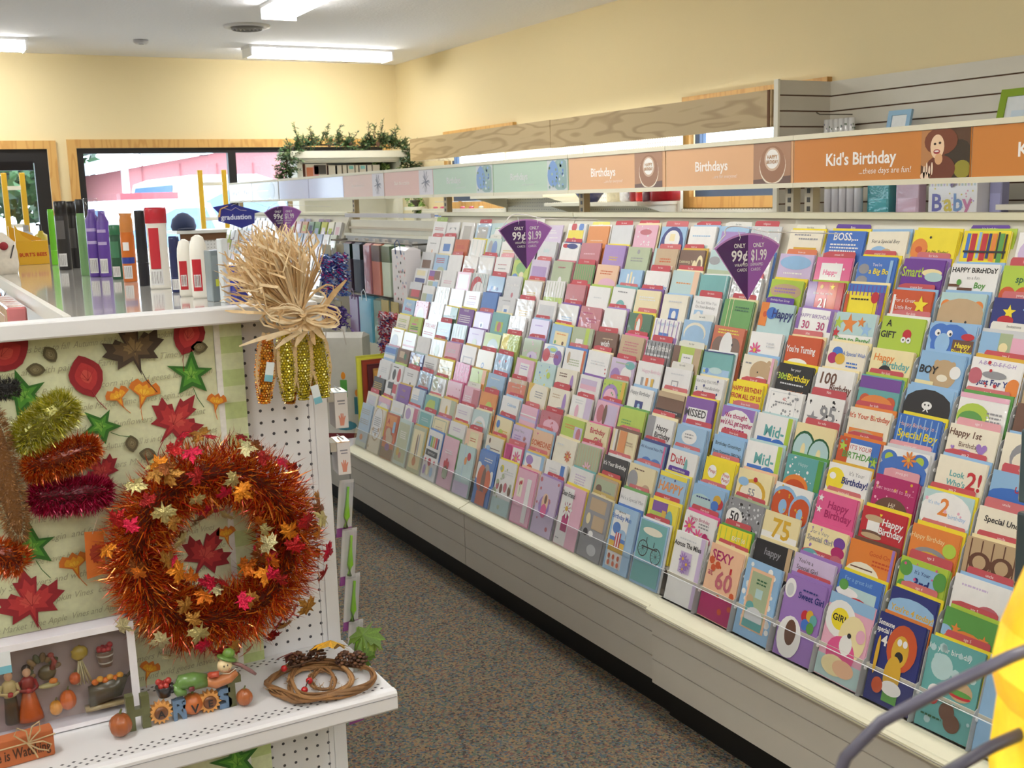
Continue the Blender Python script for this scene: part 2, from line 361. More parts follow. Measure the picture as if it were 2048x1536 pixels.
# ---------------------------------------------------------------- greeting card racks
NR = 13
def row_xz(i): return 1.825 + .0352 * i, .373 + .0714 * i + (.006 if i else 0)
RACKC = (214, 210, 196)
def rack_section(yc, label, dx=0, acrylic=True, rows=NR):
    o = tag(empty('card_rack', (1.78 + dx, yc, 0)), label, 'card rack', 'tiered greeting card racks'); hw = .607
    B = lambda: MB()
    B().box(.085, .55, -.61, .61, 0, .13, (20, 19, 20)).build('kick_base', 'paint', o)
    for k in range(3):
        B().box(.02, .035, -hw, hw, .121 + k * .0742, .121 + k * .0742 + .0712, (205, 200, 190)).build('fascia_slat', 'paint', o)
    B().box(.0255, .5, -hw + .002, hw - .002, .118, .346, (150, 118, 96)).build('base_core', 'matte', o)
    m = B(); pr = [(0, .338), (0, .350), (.006, .3545), (.012, .3545), (.052, .372), (.060, .372), (.06, .345), (.02, .338)]
    m.loft([[(p[0], y, p[1]) for p in pr] for y in (-hw, hw)], (226, 222, 196)); m.box(-.0015, .001, -hw, hw, .3435, .3455, (180, 178, 170)).build('lip', 'paint', o)
    m = B(); x0, z0 = .082, .36; x1, z1 = .56, 1.445
    m.loft([[(x0, y, z0), (x0 + .004, y, z0 - .004), (x1 + .012, y, z1 - .01), (x1 + .012, y, z1), (x1, y, z1)] for y in (-hw, hw)], RACKC).build('back_board', 'paint', o)
    m = B().box(.05, .09, -hw, hw, .355, .372, (196, 190, 172)).build('pocket_floor', 'paint', o)
    fl = None
    for i in range(1, rows):
        x, z = row_xz(i); x -= 1.78
        if fl is None: fl = B().box(-.004, .04, -hw, hw, -.009, -.001, (206, 202, 190)).build('tier_shelf', 'paint', o, loc=(x, 0, z))
        else: link_copy(fl, o, (x, 0, z))
    B().box(.54, .59, -hw, hw, 1.435, 1.452, (222, 218, 190)).build('top_rail', 'paint', o)
    side = None
    for s in (-1, 1):
        pts = [(.03, .12), (.6, .12), (.6, 1.44), (.565, 1.44), (.072, .36), (.03, .335)]
        m = B(); m.loft([[(p[0], s * .6095 - .0025, p[1]) for p in pts], [(p[0], s * .6095 + .0025, p[1]) for p in pts]], (218, 214, 200)); m.build('side_panel', 'paint', o)
    if acrylic:
        m = B(); c, s = math.cos(R(15)), math.sin(R(15))
        def A(y0, y1, a0, a1, off=0): # sheet leaning with the cards in front of the bottom row
            xa, za = .040 - off, .372
            m.poly([(xa + s * a0, y0, za + c * a0), (xa + s * a0, y1, za + c * a0), (xa + s * a1, y1, za + c * a1), (xa + s * a1, y0, za + c * a1)][::-1], W_)
        A(-hw, hw, 0, .078); A(-hw, hw, 0, .078, .0022); m.build('acrylic_front', 'acrylic', o)
        m = B(); m.tube([(.040 + s * .079, -hw, .372 + c * .079), (.040 + s * .079, hw, .372 + c * .079)], .0012, (235, 240, 245), 5).build('acrylic_edge', 'gloss', o)
    # clear half-round dividers with white button, between the pockets
    m = B(); pr = [(0, 0), (0, .075), (.006, .088), (.016, .094), (.03, .09), (.036, .07), (.036, 0)]
    dv = None; bt = None
    for i in range(rows):
        for k in range(1, 8):
            if dv is None:
                dv = B(); dv.loft([[(p[0] - .006, y, p[1]) for p in pr] for y in (-.0008, .0008)], (176, 178, 180)); dv = dv.build('pocket_divider', 'plastic', o)
                bt = MB().lathe([(.0045, -.0012), (.0045, .0012)], (238, 238, 238), n=10); bt = bt.build('divider_button', 'plastic', dv, loc=(.006, -.002, .068)); bt.rotation_euler = (R(90), 0, 0)
                first = (dv, bt)
                d = dv
            else:
                d = link_copy(dv, o); link_copy(bt, d)
            x, z = row_xz(i); d.location = (x - 1.78 + (0 if i else .004), .608 - k * .150, z); d.rotation_euler = (0, R(15), 0)
    return o
rack_section(1.84, 'beige tiered card rack under the orange kid\'s birthday header', -.012)
rack_section(3.06, 'beige tiered card rack under the peach header with the cake photos')
rack_section(4.28, 'beige tiered card rack under the pale green header')
rack_section(6.72, 'far card rack of small white cards under the lavender header', rows=13, acrylic=False)
rack_section(7.94, 'farthest card rack, beside the window behind the raffia', rows=13, acrylic=False)
# posts behind the header
pst = None
for y in (1.30, 2.43, 2.51, 3.655, 4.87, 6.09, 7.3, 8.5):
    o = tag(empty('header_post', (2.365, y, 0)), 'slotted metal upright carrying the header at %.1f metres along the rack' % y, 'upright', 'header uprights')
    o['label'] = {1.30: 'slotted upright outside the picture at the near end of the rack', 2.43: 'slotted upright left of the pair under the orange header joint', 2.51: 'slotted upright right of the pair under the orange header joint', 3.655: 'slotted upright between the peach and pale green headers', 4.87: 'tan upright between the pale green and pink headers', 6.09: 'tan upright between the pink and lavender headers', 7.3: 'upright behind the far purple price fan', 8.5: 'upright at the far end of the header by the window'}[y]
    MB().box(-.014, .014, -.017, .017, 0, 1.66, (200, 192, 172) if y < 3 else (178, 160, 122)).build('post', 'paint', o)
    for k in range(6):
        MB().box(-.0155, -.0135, -.006, .006, 1.455 + k * .026 - .026, 1.455 + k * .026 - .012, (70, 66, 60)).build('slot', 'paint', o)
# ---------------------------------------------------------------- header signs
def header(yl, base, label, draw, wdt=.605, group='header signs above the cards'):
    o = tag(empty('header_sign', (2.292, yl, 1.53), (0, 0, R(-90))), label, 'sign', group)
    MB().box(.001, wdt - .001, .002, .02, -.004, .142, (232, 228, 208)).build('backing', 'paint', o)
    m = MB(); m.box(.002, wdt - .002, -.001, .002, .008, .127, base); draw(m, wdt); m.build('printed_panel', 'gloss' if yl > 6.2 else 'sign', o)
    for z in (-.006, .128): MB().box(0, wdt, -.004, .004, z, z + .014, (226, 220, 196)).build('rail', 'paint', o)
    return o
def cake(m, x, w):
    y = -.0016; m.poly([(x, y, .008), (x + w, y, .008), (x + w, y, .127), (x, y, .127)], (172, 128, 96))
    m.poly([(x, y - .0002, .008), (x + w, y - .0002, .008), (x + w, y - .0002, .03), (x, y - .0002, .02)], (110, 80, 66))
    cx = x + w * .52
    for rr, col, dz in ((.056, (236, 222, 200), -.004), (.054, (158, 112, 80), 0), (.034, (206, 176, 150), .014), (.028, (240, 236, 230), .015)):
        m.poly([(min(cx + p[0], x + w), y - .0005 - (.06 - rr) * .02, max(.009, min(.126, .064 + dz + p[1]))) for p in circ(24, rr, rr)], col)
    m.text('HAPPY', cx, .080, .011, (178, 128, 70), y - .0016, bold=True, maxw=.045); m.text('BIRTHDAY', cx, .066, .010, (178, 128, 70), y - .0016, bold=True, maxw=.05)
def kid(m, w):
    m.text("Kid's Birthday", .25, .052, .033, (248, 244, 240), -.0014, bold=True, maxw=.25)
    m.text('...these days are fun!', .335, .026, .016, (246, 240, 232), -.0014, maxw=.175, shear=.15)
    x0, x1 = .455, w - .004; y = -.0016
    m.poly([(x0, y, .008), (x1, y, .008), (x1, y, .127), (x0, y, .127)], (92, 60, 34))
    def e(cx, cz, rx, rz, col, k): m.poly([(max(x0, min(x1, x0 + cx + p[0])), y - .0002 * k, max(.008, min(.127, cz + p[1]))) for p in circ(18, rx, rz)], col)
    e(.02, .085, .04, .05, (186, 128, 76), 1); e(.115, .05, .045, .05, (58, 42, 20), 2); e(.125, .028, .025, .022, (150, 140, 40), 3)
    e(.06, .098, .05, .034, (122, 62, 30), 4); e(.06, .03, .045, .034, (112, 54, 28), 5); e(.05, .085, .021, .03, (240, 206, 170), 6); e(.055, .055, .012, .014, (222, 170, 124), 7)
    e(.043, .092, .004, .003, (70, 44, 30), 8); e(.058, .094, .004, .003, (70, 44, 30), 8); e(.049, .073, .010, .006, (170, 70, 70), 8); e(.049, .074, .007, .002, (250, 240, 235), 9)
    for q in range(4): e(.012 + q * .008, .024 + .008 * (q % 2), .003, .016, (240, 216, 190), 9)
    e(.016, .014, .016, .010, (236, 208, 182), 9)
def bday(m, w):
    m.text('Birthdays', .235, .054, .031, (250, 240, 232), -.0014, bold=True, maxw=.18); m.text('...are for everyone!', .30, .030, .011, (246, 230, 216), -.0014, maxw=.13, shear=.15); cake(m, .435, .16)
def green(m, w):
    m.text('Birthdays', .22, .056, .028, (214, 216, 212), -.0014, bold=True, maxw=.16); m.text('...are for everyone!', .29, .032, .010, (204, 210, 204), -.0014, maxw=.12, shear=.15)
    x0 = .45; m.poly([(x0, -.0016, .008), (w - .005, -.0016, .008), (w - .005, -.0016, .127), (x0, -.0016, .127)], (196, 202, 200))
    m.poly([(x0 + .10 + min(.045, p[0]), -.0019, .068 + max(-.058, min(.058, p[1]))) for p in circ(16, .06, .07)], (136, 164, 160))
    m.poly([(x0 + .045 + p[0], -.0022, .075 + p[1] - abs(p[0]) * .2) for p in circ(16, .042, .05)], (110, 146, 200))
    r2 = random.Random(3)
    for k in range(26): a, b = r2.uniform(.01, .13), r2.uniform(.02, .115); m.poly([(x0 + a + p[0], -.0025, b + p[1]) for p in circ(6, .007, .006)], r2.choice([(92, 130, 196), (136, 170, 214), (150, 176, 160), (110, 140, 130), (206, 220, 226)]))
def pinkish(m, w):
    m.text('Share the occasion', .225, .062, .018, (240, 222, 212), -.0014, bold=True, maxw=.22)
    x0 = .44; m.poly([(x0, -.0016, .008), (w - .005, -.0016, .008), (w - .005, -.0016, .127), (x0, -.0016, .127)], (214, 208, 214))
    r2 = random.Random(5)
    for k in range(40):
        a, l = r2.uniform(0, 6.28), r2.uniform(.02, .055); c = (x0 + .075, .07)
        q = (c[0] + math.cos(a) * l, c[1] + math.sin(a) * l); nx, nz = -math.sin(a) * .0012, math.cos(a) * .0012
        m.poly([(c[0] + nx, -.0019 - k * 1e-5, c[1] + nz), (q[0] + nx, -.0019 - k * 1e-5, q[1] + nz), (q[0] - nx, -.0019 - k * 1e-5, q[1] - nz), (c[0] - nx, -.0019 - k * 1e-5, c[1] - nz)], (110, 108, 122))
def lavend(m, w): m.poly([(.004, -.0014, .012), (w - .01, -.0014, .012), (w - .01, -.0014, .123), (.004, -.0014, .123)], (176, 178, 214))
def globe(m, w):
    m.poly([(.004, -.0014, .008), (w - .004, -.0014, .008), (w - .004, -.0014, .127), (.004, -.0014, .127)], (150, 140, 134))
    m.poly([(.30 + p[0] * 1.5, -.0017, .068 + p[1]) for p in circ(24, .12, .056)], (40, 44, 96)); m.poly([(.47 + p[0], -.002, .068 + p[1]) for p in circ(20, .07, .056)], (66, 76, 62))
    m.poly([(.47 + p[0], -.0023, .068 + p[1]) for p in circ(20, .058, .046)], (58, 46, 40)); m.poly([(.15, -.0025, .066), (.40, -.0025, .066), (.40, -.0025, .074), (.15, -.0025, .074)], (196, 210, 236))
def white_sign(m, w):
    r2 = random.Random(9)
    for k in range(11):
        x = .06 + k * .045
        if k == 5: m.poly([(x - .016, -.0016, .085), (x + .016, -.0016, .085), (x, -.0016, .055)][::-1], (110, 150, 160)); m.box(x - .001, x + .001, -.0016, -.001, .03, .057, (110, 120, 130)); continue
        hh = r2.uniform(.045, .06); m.box(x - .004, x + .004, -.0016, -.001, .03, .03 + hh, (150, 150, 156))
        m.box(x - .012, x + .014, -.0016, -.001, .03 + hh * r2.uniform(.3, .9), .036 + hh * r2.uniform(.3, .9), (160, 160, 166))
header(2.43, (206, 130, 52), 'orange header sign reading Kid\'s Birthday with a child\'s photo, fully in view', kid)
header(1.825, (206, 130, 52), 'orange header sign reading Kid\'s Birthday cut by the right edge', kid)
header(3.65, (222, 172, 124), 'peach Birthdays header sign with a half-covered cake photo', bday, .612)
header(3.036, (222, 172, 124), 'peach Birthdays header sign with the whole cake photo beside orange', bday)
header(4.87, (176, 200, 176), 'pale green Birthdays header sign beside the pink one', green, .61)
header(4.258, (176, 200, 176), 'pale green Birthdays header sign beside the peach one', green)
header(6.08, (222, 190, 176), 'pale pink header sign beside the lavender panels', pinkish)
header(5.472, (222, 180, 168), 'salmon pink header sign beside the pale green one', pinkish)
header(7.29, (170, 170, 208), 'glossy lavender header panel left of its twin', lavend)
header(6.685, (170, 170, 208), 'glossy lavender header panel next to the pink sign', lavend)
header(7.92, (150, 140, 134), 'header picture of a dark blue round object beside lavender panels', globe, .62)
header(8.53, (236, 236, 232), 'white header sign with tall grey lettering at the far end', white_sign)
# ---------------------------------------------------------------- greeting cards
PAL = dict(w=(238, 237, 236), i=(236, 228, 206), c=(238, 222, 168), y=(240, 218, 40), Y=(216, 168, 44), l=(172, 200, 62), g=(84, 152, 66), d=(38, 88, 56), t=(92, 164, 164), q=(176, 208, 210),
           s=(142, 184, 224), b=(58, 108, 196), n=(34, 42, 112), p=(232, 172, 196), P=(222, 82, 140), r=(188, 34, 44), R=(186, 92, 106), o=(226, 126, 48), O=(200, 78, 36), a=(238, 190, 152), u=(108, 58, 150),
           v=(202, 182, 218), V=(150, 112, 188), k=(34, 32, 34), h=(98, 64, 48), T=(190, 160, 122), x=(138, 138, 144), z=(206, 208, 212), m=(172, 30, 94), e=(166, 180, 142))
NAMES = dict(w='white', i='ivory', c='cream', y='yellow', Y='gold', l='lime', g='green', d='dark green', t='teal', q='pale aqua', s='sky blue', b='blue', n='navy', p='pink', P='hot pink', r='red', R='rose', o='orange', O='burnt orange', a='peach', u='purple', v='lilac', V='violet', k='black', h='brown', T='tan', x='grey', z='silvery', m='magenta', e='sage')
TABRED = (194, 82, 90)
ROWS = {12: """w T=g: l:R,50,60,70,2|w r:x,25,10,75,70 o:w,50,30,30,40|zW r:x,20,0,80,80|sW t= r:x,15,5,85,80|q o:w,50,20,28,60 l:g,50,70,50,1|w l:x,50,60,60,1|v T=w: l:w,50,50,50,1|v l:w,40,70,60,2 l:w,60,35,50,1|wW o:r,35,85,22 o:b,75,85,20 r:y,8,20,92,70 o:P,45,15,22 o:s,85,12,20|oW e=w T=y: l:a,50,30,60,1|z t=|p e=c t=for_mom d:w,14 o:R,50,70,26,12|s t= o:n,50,25,46,75 o:w,50,45,30,40 r:c,40,40,60,70 r:s,45,0,55,30|w e=s t=for_her l:s,50,60,70,1 r:q,25,0,80,26|s T=w: r:V,10,10,90,80|zW t=religious d:w,30 d:q,20|i e=y T=w: l:x,40,80,50,1 l:x,60,66,60,1 r:Y,20,0,88,38 o:h,55,14,18,10|b e=y T=u:Boss x:w,50,68,26,BOSS,... l:w,50,50,76,4 o:w,12,10,14|i e=s x:k,46,62,12,For_a_Special_Boy o:s,32,30,22,22 o:T,52,22,16,22 o:r,14,10,8|y e=y o:o,18,40,20,34 o:O,18,40,8,10 x:k,60,30,10,Eat_Me_Today? o:k,40,78,4|y e=l T=u:big_birthday r:b,8,20,16,92 r:r,18,0,30,92 r:s,34,20,40,96 r:r,42,0,54,92 r:n,56,20,62,92 r:o,64,0,74,92 r:k,76,20,80,96 r:g,80,0,90,92 r:k,92,20,96,90 r:k,6,36,98,42 o:y,50,-10,46,24|w e=s o:v,45,40,40,50 x:x,50,30,16,Spe|w|w""",
11: """w t= r:o,48,0,54,26 l:x,50,60,50,1|w t= r:b,26,20,80,60|O l:r,50,60,60,2 v:O,5|wW e=y v:q,3|q T=w: o:x,30,50,16,40 o:b,60,50,18,40|wW e=i l:Y,50,50,70,3|v|z x:q,50,50,20,baby|w t= e=n o:r,24,86,16,10 o:n,60,86,30,12 r:w,10,0,90,60|RW l:p,50,50,60,1|VW e=y l:Y,50,45,40,2|e l:x,50,50,60,2 o:x,50,80,10|T t= r:q,0,0,10,100 l:O,55,55,50,2 r:i,20,0,90,30|h e=Y t= x:c,32,48,12,Celebrating_You o:c,64,26,9,34 o:c,84,36,14,44 o:h,84,34,8,30|q r:e,0,0,100,26 o:x,20,60,20,16|wW e=b d:x,16|v T=o: o:s,50,70,46,24 l:w,50,30,60,1|P t=sweet_16 r:w,16,0,76,80 x:P,44,40,18,Happy d:w,8|b e=y t=young_boy o:x,18,60,14,16 o:x,18,24,15,14 x:w,52,70,10,You're x:y,62,46,17,a_Big_Boy r:s,84,0,92,90|u e=V t=for_kids x:l,26,46,30,Smart! o:c,74,60,24,12 o:q,80,48,22,14 o:w,46,6,32,12|w e=s x:k,50,74,15,HAPPY_BiRtHDaY x:x,50,54,10,to_a_fun x:g,66,28,18,Boy r:h,0,30,24,38 r:h,20,20,52,28 r:h,48,10,76,16 o:g,22,44,5,9 o:g,36,10,5,9|l t=young_boy x:d,50,52,20,special o:O,16,6,18,34 o:O,46,6,18,34 o:O,76,6,18,34|w|w""",
10: """z r:h,16,10,84,56|s e=c l:r,50,75,70,3 o:e,60,14,26,16|w t=|wW l:z,50,40,60,2|zW e=r t= r:w,0,30,100,90|w T=p: t= l:R,50,60,60,1 l:x,50,40,50,1|l e=g o:b,22,10,20,22 o:g,50,60,30,30 o:c,60,30,14,14|vW t= r:V,10,10,90,70|e e=R l:R,50,70,40,1 o:w,50,10,10,22|gW t=for_mom v:R,9 v:g,6|a l:O,50,70,60,2 o:p,60,20,40,24|s r:w,34,0,42,80 r:c,48,20,56,90 r:w,62,0,70,70 o:b,50,-6,44,22|w t=for_her x:b,50,26,18,Happy_Birthday d:n,2|q e=c t= l:o,50,50,60,1 r:a,80,0,100,100|t e=w l:q,40,30,50,1 r:q,92,0,96,100|zW t= v:x,8|l e=y o:T,50,60,48,26 l:V,50,66,70,2 o:l,50,26,40,26 r:r,30,0,38,24 r:w,56,0,68,22 o:O,62,26,9|r e=l r:u,0,0,26,100 r:O,60,0,84,100 o:Y,40,84,7 s:y,70,84,12 x:w,46,58,9,Now_that_you're x:w,48,16,30,21|y e=c r:b,0,76,100,100 v:u,10 r:y,10,0,80,64 B:r,76,60,15 l:k,40,50,50,1 r:O,0,0,8,66 r:u,88,0,100,76|O e=s t=young_boy r:w,4,0,10,84 x:w,34,62,12,For_a_Great x:w,34,40,12,Little_Boy s:y,74,56,30 r:i,20,0,60,26|q e=s o:o,14,62,17 o:o,86,62,17 o:T,50,26,58,58 o:k,34,16,4 o:k,66,16,4 o:h,50,4,10,7|n t=young_boy s:y,34,60,22 o:r,30,36,16,14 o:s,70,70,10,5 r:w,40,0,100,20|w|w""",
9: """w r:c,16,60,84,90 r:n,10,20,90,44|w r:u,5,60,50,95 r:r,5,40,60,62 r:h,50,45,95,95 r:e,10,0,50,34 r:s,50,0,90,34|w l:p,50,40,60,2|w t= r:p,0,0,100,100 r:w,12,12,88,88|w v:t,9 o:r,36,20,40,62 o:w,52,8,36,48 v:x,4|s t= o:b,30,40,9 o:w,48,40,11 o:n,66,36,9 o:V,22,26,8|z x:w,50,50,16,To_my_Mom o:R,56,10,7,12|wW t= e=T l:Y,50,40,50,2|wW r:l,0,0,100,26 v:e,7|RW e=r t= l:w,50,30,40,1|wW e=l l:z,50,50,40,1|w e=t t=for_her o:t,46,24,20,26 o:q,46,20,14,14 l:x,50,80,50,1|cW e=u t= l:R,60,20,40,1 l:w,50,70,70,2|i e=s r:b,34,0,72,46 o:w,54,20,9,18 r:n,34,0,72,8 l:z,55,70,60,1|w t= x:x,50,72,11,You_Said_Who_You x:x,50,56,11,On_Your_Birthday r:s,12,0,46,48 o:w,30,30,14 l:x,76,26,24,2|g e=c t=special_friend r:c,16,0,18,100 r:c,30,0,32,100 l:d,66,72,50,2|q T=u:Birthday_from_Group r:o,0,20,24,100 o:O,16,60,10 o:b,36,66,16,20 x:n,68,52,30,Happy|w e=V x:u,50,70,13,HAPPY_BIRTHDAY x:m,28,34,26,30 x:m,70,34,26,30 r:u,0,30,10,100 r:u,90,30,100,100|w r:q,0,30,100,100 s:o,36,64,34 s:l,8,66,22 s:o,66,72,18 s:s,80,50,24 s:r,6,34,18 x:g,50,6,18,Time_to_Party!|l e=w t=for_kids x:k,18,70,20,A x:k,20,36,20,GIFT o:r,64,50,16 o:w,58,34,9 o:w,70,34,9 o:k,58,34,3 o:k,70,34,3|s e=s o:b,24,70,22,30 o:b,50,40,42,60 o:w,20,72,10 o:w,46,72,10 o:k,22,70,4 o:k,48,70,4 o:s,34,42,16,30 r:h,56,0,100,56 x:y,78,34,15,Happy x:y,78,14,15,Birthday o:r,86,66,14,10|z T=w:Invitations r:s,0,30,36,90 r:e,36,10,60,90 r:p,60,30,90,80 o:c,46,50,14|w|w""",
8: """h r:r,20,20,90,60 r:z,0,60,100,100|w r:e,5,0,45,54 r:s,45,0,95,54|wW v:e,5|wW l:z,50,40,60,2|w l:R,56,70,56,2 l:v,50,40,60,2|b e=n r:w,20,0,96,18|z l:x,50,80,50,1 r:w,34,6,74,60 r:b,44,6,62,40|wW t= l:Y,50,40,50,3|w r:z,8,10,92,80|wW e=u t= l:s,50,40,60,2|RW l:m,40,70,50,1 l:m,60,45,50,2|wW e=V t=|dW e=y t= o:O,46,60,16,40 o:w,46,40,8,40 o:g,80,20,12 d:g,6|w x:s,50,74,14,Happy_Birthday r:V,4,0,96,30 r:b,26,0,62,44 o:k,42,18,10 v:V,6|s T=w: o:i,46,52,40,40 o:s,46,44,36,38 r:c,0,0,100,14|OW l:y,50,84,70,2 o:h,26,22,22,40 o:h,74,22,22,40 o:w,50,26,20,54 o:k,70,36,5|w f:P,22,34,30 l:z,70,60,26,2|O e=c t=30th x:w,44,46,22,You're_Turning o:w,40,10,30,16|i e=c o:b,26,66,14,18 o:m,16,46,13,18 o:Y,36,46,13,18 x:b,70,60,13,A_Special_Wish l:b,70,34,30,2|c x:o,32,62,22,Happy x:t,64,42,22,Birthday o:k,40,20,18,30 l:w,40,16,20,2|s e=s o:T,58,40,30,42 o:T,40,70,9 o:T,76,70,9 o:i,58,30,12,10 o:w,84,50,12,18 x:k,24,38,22,BOY r:c,0,0,42,16|w e=Y t=age_1 x:V,50,82,11,A-B-C-D-E-F-G-H x:n,56,30,16,Just_For_You o:R,12,50,14,22 o:o,90,30,14,26 o:x,50,58,24,10 d:r,5|T|w""",
7: """s e=y x:w,50,66,20,Happy x:P,50,36,20,Birthday|R r:p,0,0,100,100 d:r,20 o:w,50,10,30,56 o:z,50,6,26,48|wW|dW e=y r:w,0,50,50,100 l:z,60,50,60,2 o:h,60,20,20,12|u e=y x:w,50,84,12,WISHES l:w,50,60,80,4|v e=V t= r:w,38,20,64,50 o:n,51,34,6,10|t e=c r:l,30,10,74,58 o:R,52,34,12,24|wW l:x,50,40,50,1|v e=s t= l:V,50,70,50,1 o:b,50,24,20,10|s e=y t=for_mom r:c,20,10,90,70 l:o,56,56,50,1 o:g,30,20,8 o:h,70,20,9|e r:l,66,0,84,100 r:w,24,0,60,50 o:x,46,16,14,16|h t=for_mom x:w,50,40,26,wish l:T,60,70,50,1|T e=P t=for_her l:R,50,70,60,2 l:R,50,46,66,2 r:R,0,0,100,8|x t=for_him x:w,50,64,22,Happy_Birthday r:z,0,40,100,48 v:k,7 |l T=w: r:h,0,0,24,100 r:T,76,0,100,100 r:w,34,0,74,72 l:x,54,56,24,1 l:x,54,34,24,1|t e=w r:s,4,0,96,36 o:b,20,26,10 o:q,50,30,22,12 o:y,12,24,5 r:n,0,96,100,100|i e=s o:T,62,46,34,40 o:T,84,80,10 o:w,66,20,18,14 o:k,54,46,3 l:x,20,70,20,1 r:p,92,0,100,100|k e=y x:w,50,78,10,for_your x:l,16,46,22,30th x:y,62,46,22,Birthday l:z,50,30,76,1 x:o,60,4,12,just_a_card|w e=c x:h,30,52,36,100 x:h,70,30,24,Birthday o:h,50,0,26,4|tW e=l t=for_kids r:u,0,60,100,96 o:O,20,26,13,18 o:O,82,26,13,18 o:o,50,14,40,30|s e=s o:k,50,20,60,74 o:k,50,0,72,40 o:w,50,46,11,12 x:w,50,28,20,X o:k,46,48,3 o:k,54,48,3|wW e=g t=age_1 r:p,0,86,100,100 o:l,34,34,34,40 o:g,30,26,26,26 l:x,78,50,34,3|h|w""",
6: """i e=y l:l,50,70,70,2 l:x,50,40,70,2|l x:o,50,74,16,LET'S r:P,20,54,60,62 l:d,50,40,70,2 r:p,10,16,80,24|w x:r,50,60,22,YOU_ARE l:r,50,30,80,2|sW t= l:w,50,60,80,2 r:o,20,0,80,20|qW r:x,44,40,50,90 v:z,5|v e=u l:V,50,70,50,1 o:e,50,30,16,20|e r:l,0,0,100,100 o:q,60,20,36,56 o:w,60,12,28,30|lW t= r:y,0,30,40,100 d:y,9 r:s,20,0,80,20|e e=V t= d:p,12 o:v,60,20,30,26 o:u,52,14,6,16|w o:s,44,80,30,16 o:r,18,50,20,30 o:u,80,46,20,34 x:r,50,44,16,BALLOON o:l,50,78,16,8|w e=b t= o:T,22,60,7,26 l:e,56,50,56,3 r:O,90,0,100,100|w e=c t=for_her d:r,3 l:z,54,56,70,2|v t=for_her o:V,26,26,20,34 o:w,70,40,22,34 o:t,80,80,20,16 l:e,50,80,60,1|w t=for_him x:p,60,60,14,Happy_Birthday r:x,24,10,34,40 r:o,44,10,54,40 r:Y,66,10,76,40|w T=w: r:x,32,4,58,54 r:w,35,8,55,50 l:z,50,76,50,1 o:s,45,30,7|w e=c x:x,40,76,12,Not_Only_Did_I_Miss x:x,60,54,12,Your_Birthday d:n,10 o:o,60,10,8,14|y e=y t=from_all x:r,50,70,17,HAPPY_BIRTHDAY x:r,50,44,17,FROM_ALL_OF_US x:r,56,18,17,WE_ARE_ALL|w r:z,8,0,84,92 r:w,9,0,83,90 x:r,50,66,12,40 l:x,50,56,50,1 d:x,26|w t=90th d:k,18 x:x,62,22,50,95 s:x,24,26,26|i e=o t=for_kids x:O,50,68,16,It's_Your_Birthday d:c,7 r:o,6,0,90,36 o:T,40,12,34,22 s:l,36,20,14 o:r,80,10,8|b e=y x:a,50,68,12,Happy_Birthday_to_a x:y,52,36,22,Special_Boy v:s,7|i T=p:age_1 x:h,34,70,18,Happy_1st x:h,46,42,14,Birthday h:V,72,44,34 h:V,14,36,12 o:V,40,14,24,22 o:y,46,8,18,16|i e=s o:x,50,40,34,44 o:i,50,30,28,30 l:o,50,12,70,1|w""",
5: """i e=y l:O,50,84,60,1 o:x,40,24,30,46|w r:R,0,20,100,30 l:p,50,50,50,1|w r:w,10,0,90,30 r:q,0,0,100,12|wW e=Y t= o:e,50,40,20,36 v:z,4|p e=V t= l:z,50,60,60,2 o:w,70,16,20,10|T e=Y r:h,16,10,84,46 r:T,24,16,76,40|i t= o:b,42,26,8,14 o:w,42,26,4,9|sW t= h:r,30,60,22 h:r,66,70,16 l:w,60,30,60,1|p e=l r:w,26,20,76,80 l:V,50,64,40,2 r:h,26,4,60,14|q d:y,8 d:b,5 o:l,70,50,14|i l:h,36,76,40,2 o:V,80,40,8,40 o:h,70,20,22,8|w e=u r:v,6,40,84,84 r:p,6,40,84,60|l e=e t=for_her o:V,40,34,36,50 o:p,40,28,28,38 d:g,16 r:Y,86,0,100,100|w e=s x:x,46,72,15,Happy_Birthday r:n,32,0,66,48 o:w,50,14,7,16 o:s,50,30,8|h e=c t=for_him r:k,0,20,100,36 l:z,60,26,50,1 r:T,0,80,100,100|u e=y t=belated r:w,12,0,82,64 x:k,40,34,26,MISSED o:w,66,4,12|w e=s t=from_both r:V,0,60,100,100 o:w,50,20,52,72 x:m,46,62,16,We_thought x:m,50,38,18,we'd_ALL_get_together l:m,50,22,66,2|w e=q x:t,54,32,36,Mid- r:b,10,6,52,26 o:b,70,0,24,28 r:l,88,0,100,100|c t= o:d,28,20,30,58 o:q,28,18,26,52 o:c,28,14,6,26 o:d,70,14,28,50 o:q,70,12,25,45 o:c,70,8,6,22|O e=o t=for_kids r:b,28,0,100,100 d:t,8 s:l,12,70,18 s:l,92,40,18 r:w,28,14,82,84 x:r,56,66,14,IT'S_YOUR x:g,56,38,20,BIRTHDAY!|wW e=z T=p:young_girl o:b,16,70,18,22 o:b,82,74,18,22 o:l,16,70,9,14 o:l,82,74,9,14 o:b,50,30,54,50 f:o,60,74,26 o:Y,48,14,14,12 o:p,76,16,12 o:k,38,40,3 o:k,54,40,3|i e=s t=age_2 x:t,44,50,16,Look x:t,44,26,16,Who's x:r,80,26,46,2!|s t=uncle o:s,50,50,52,60 o:b,50,30,56,30 x:r,70,52,16,UNCLE r:m,0,14,100,20|s""",
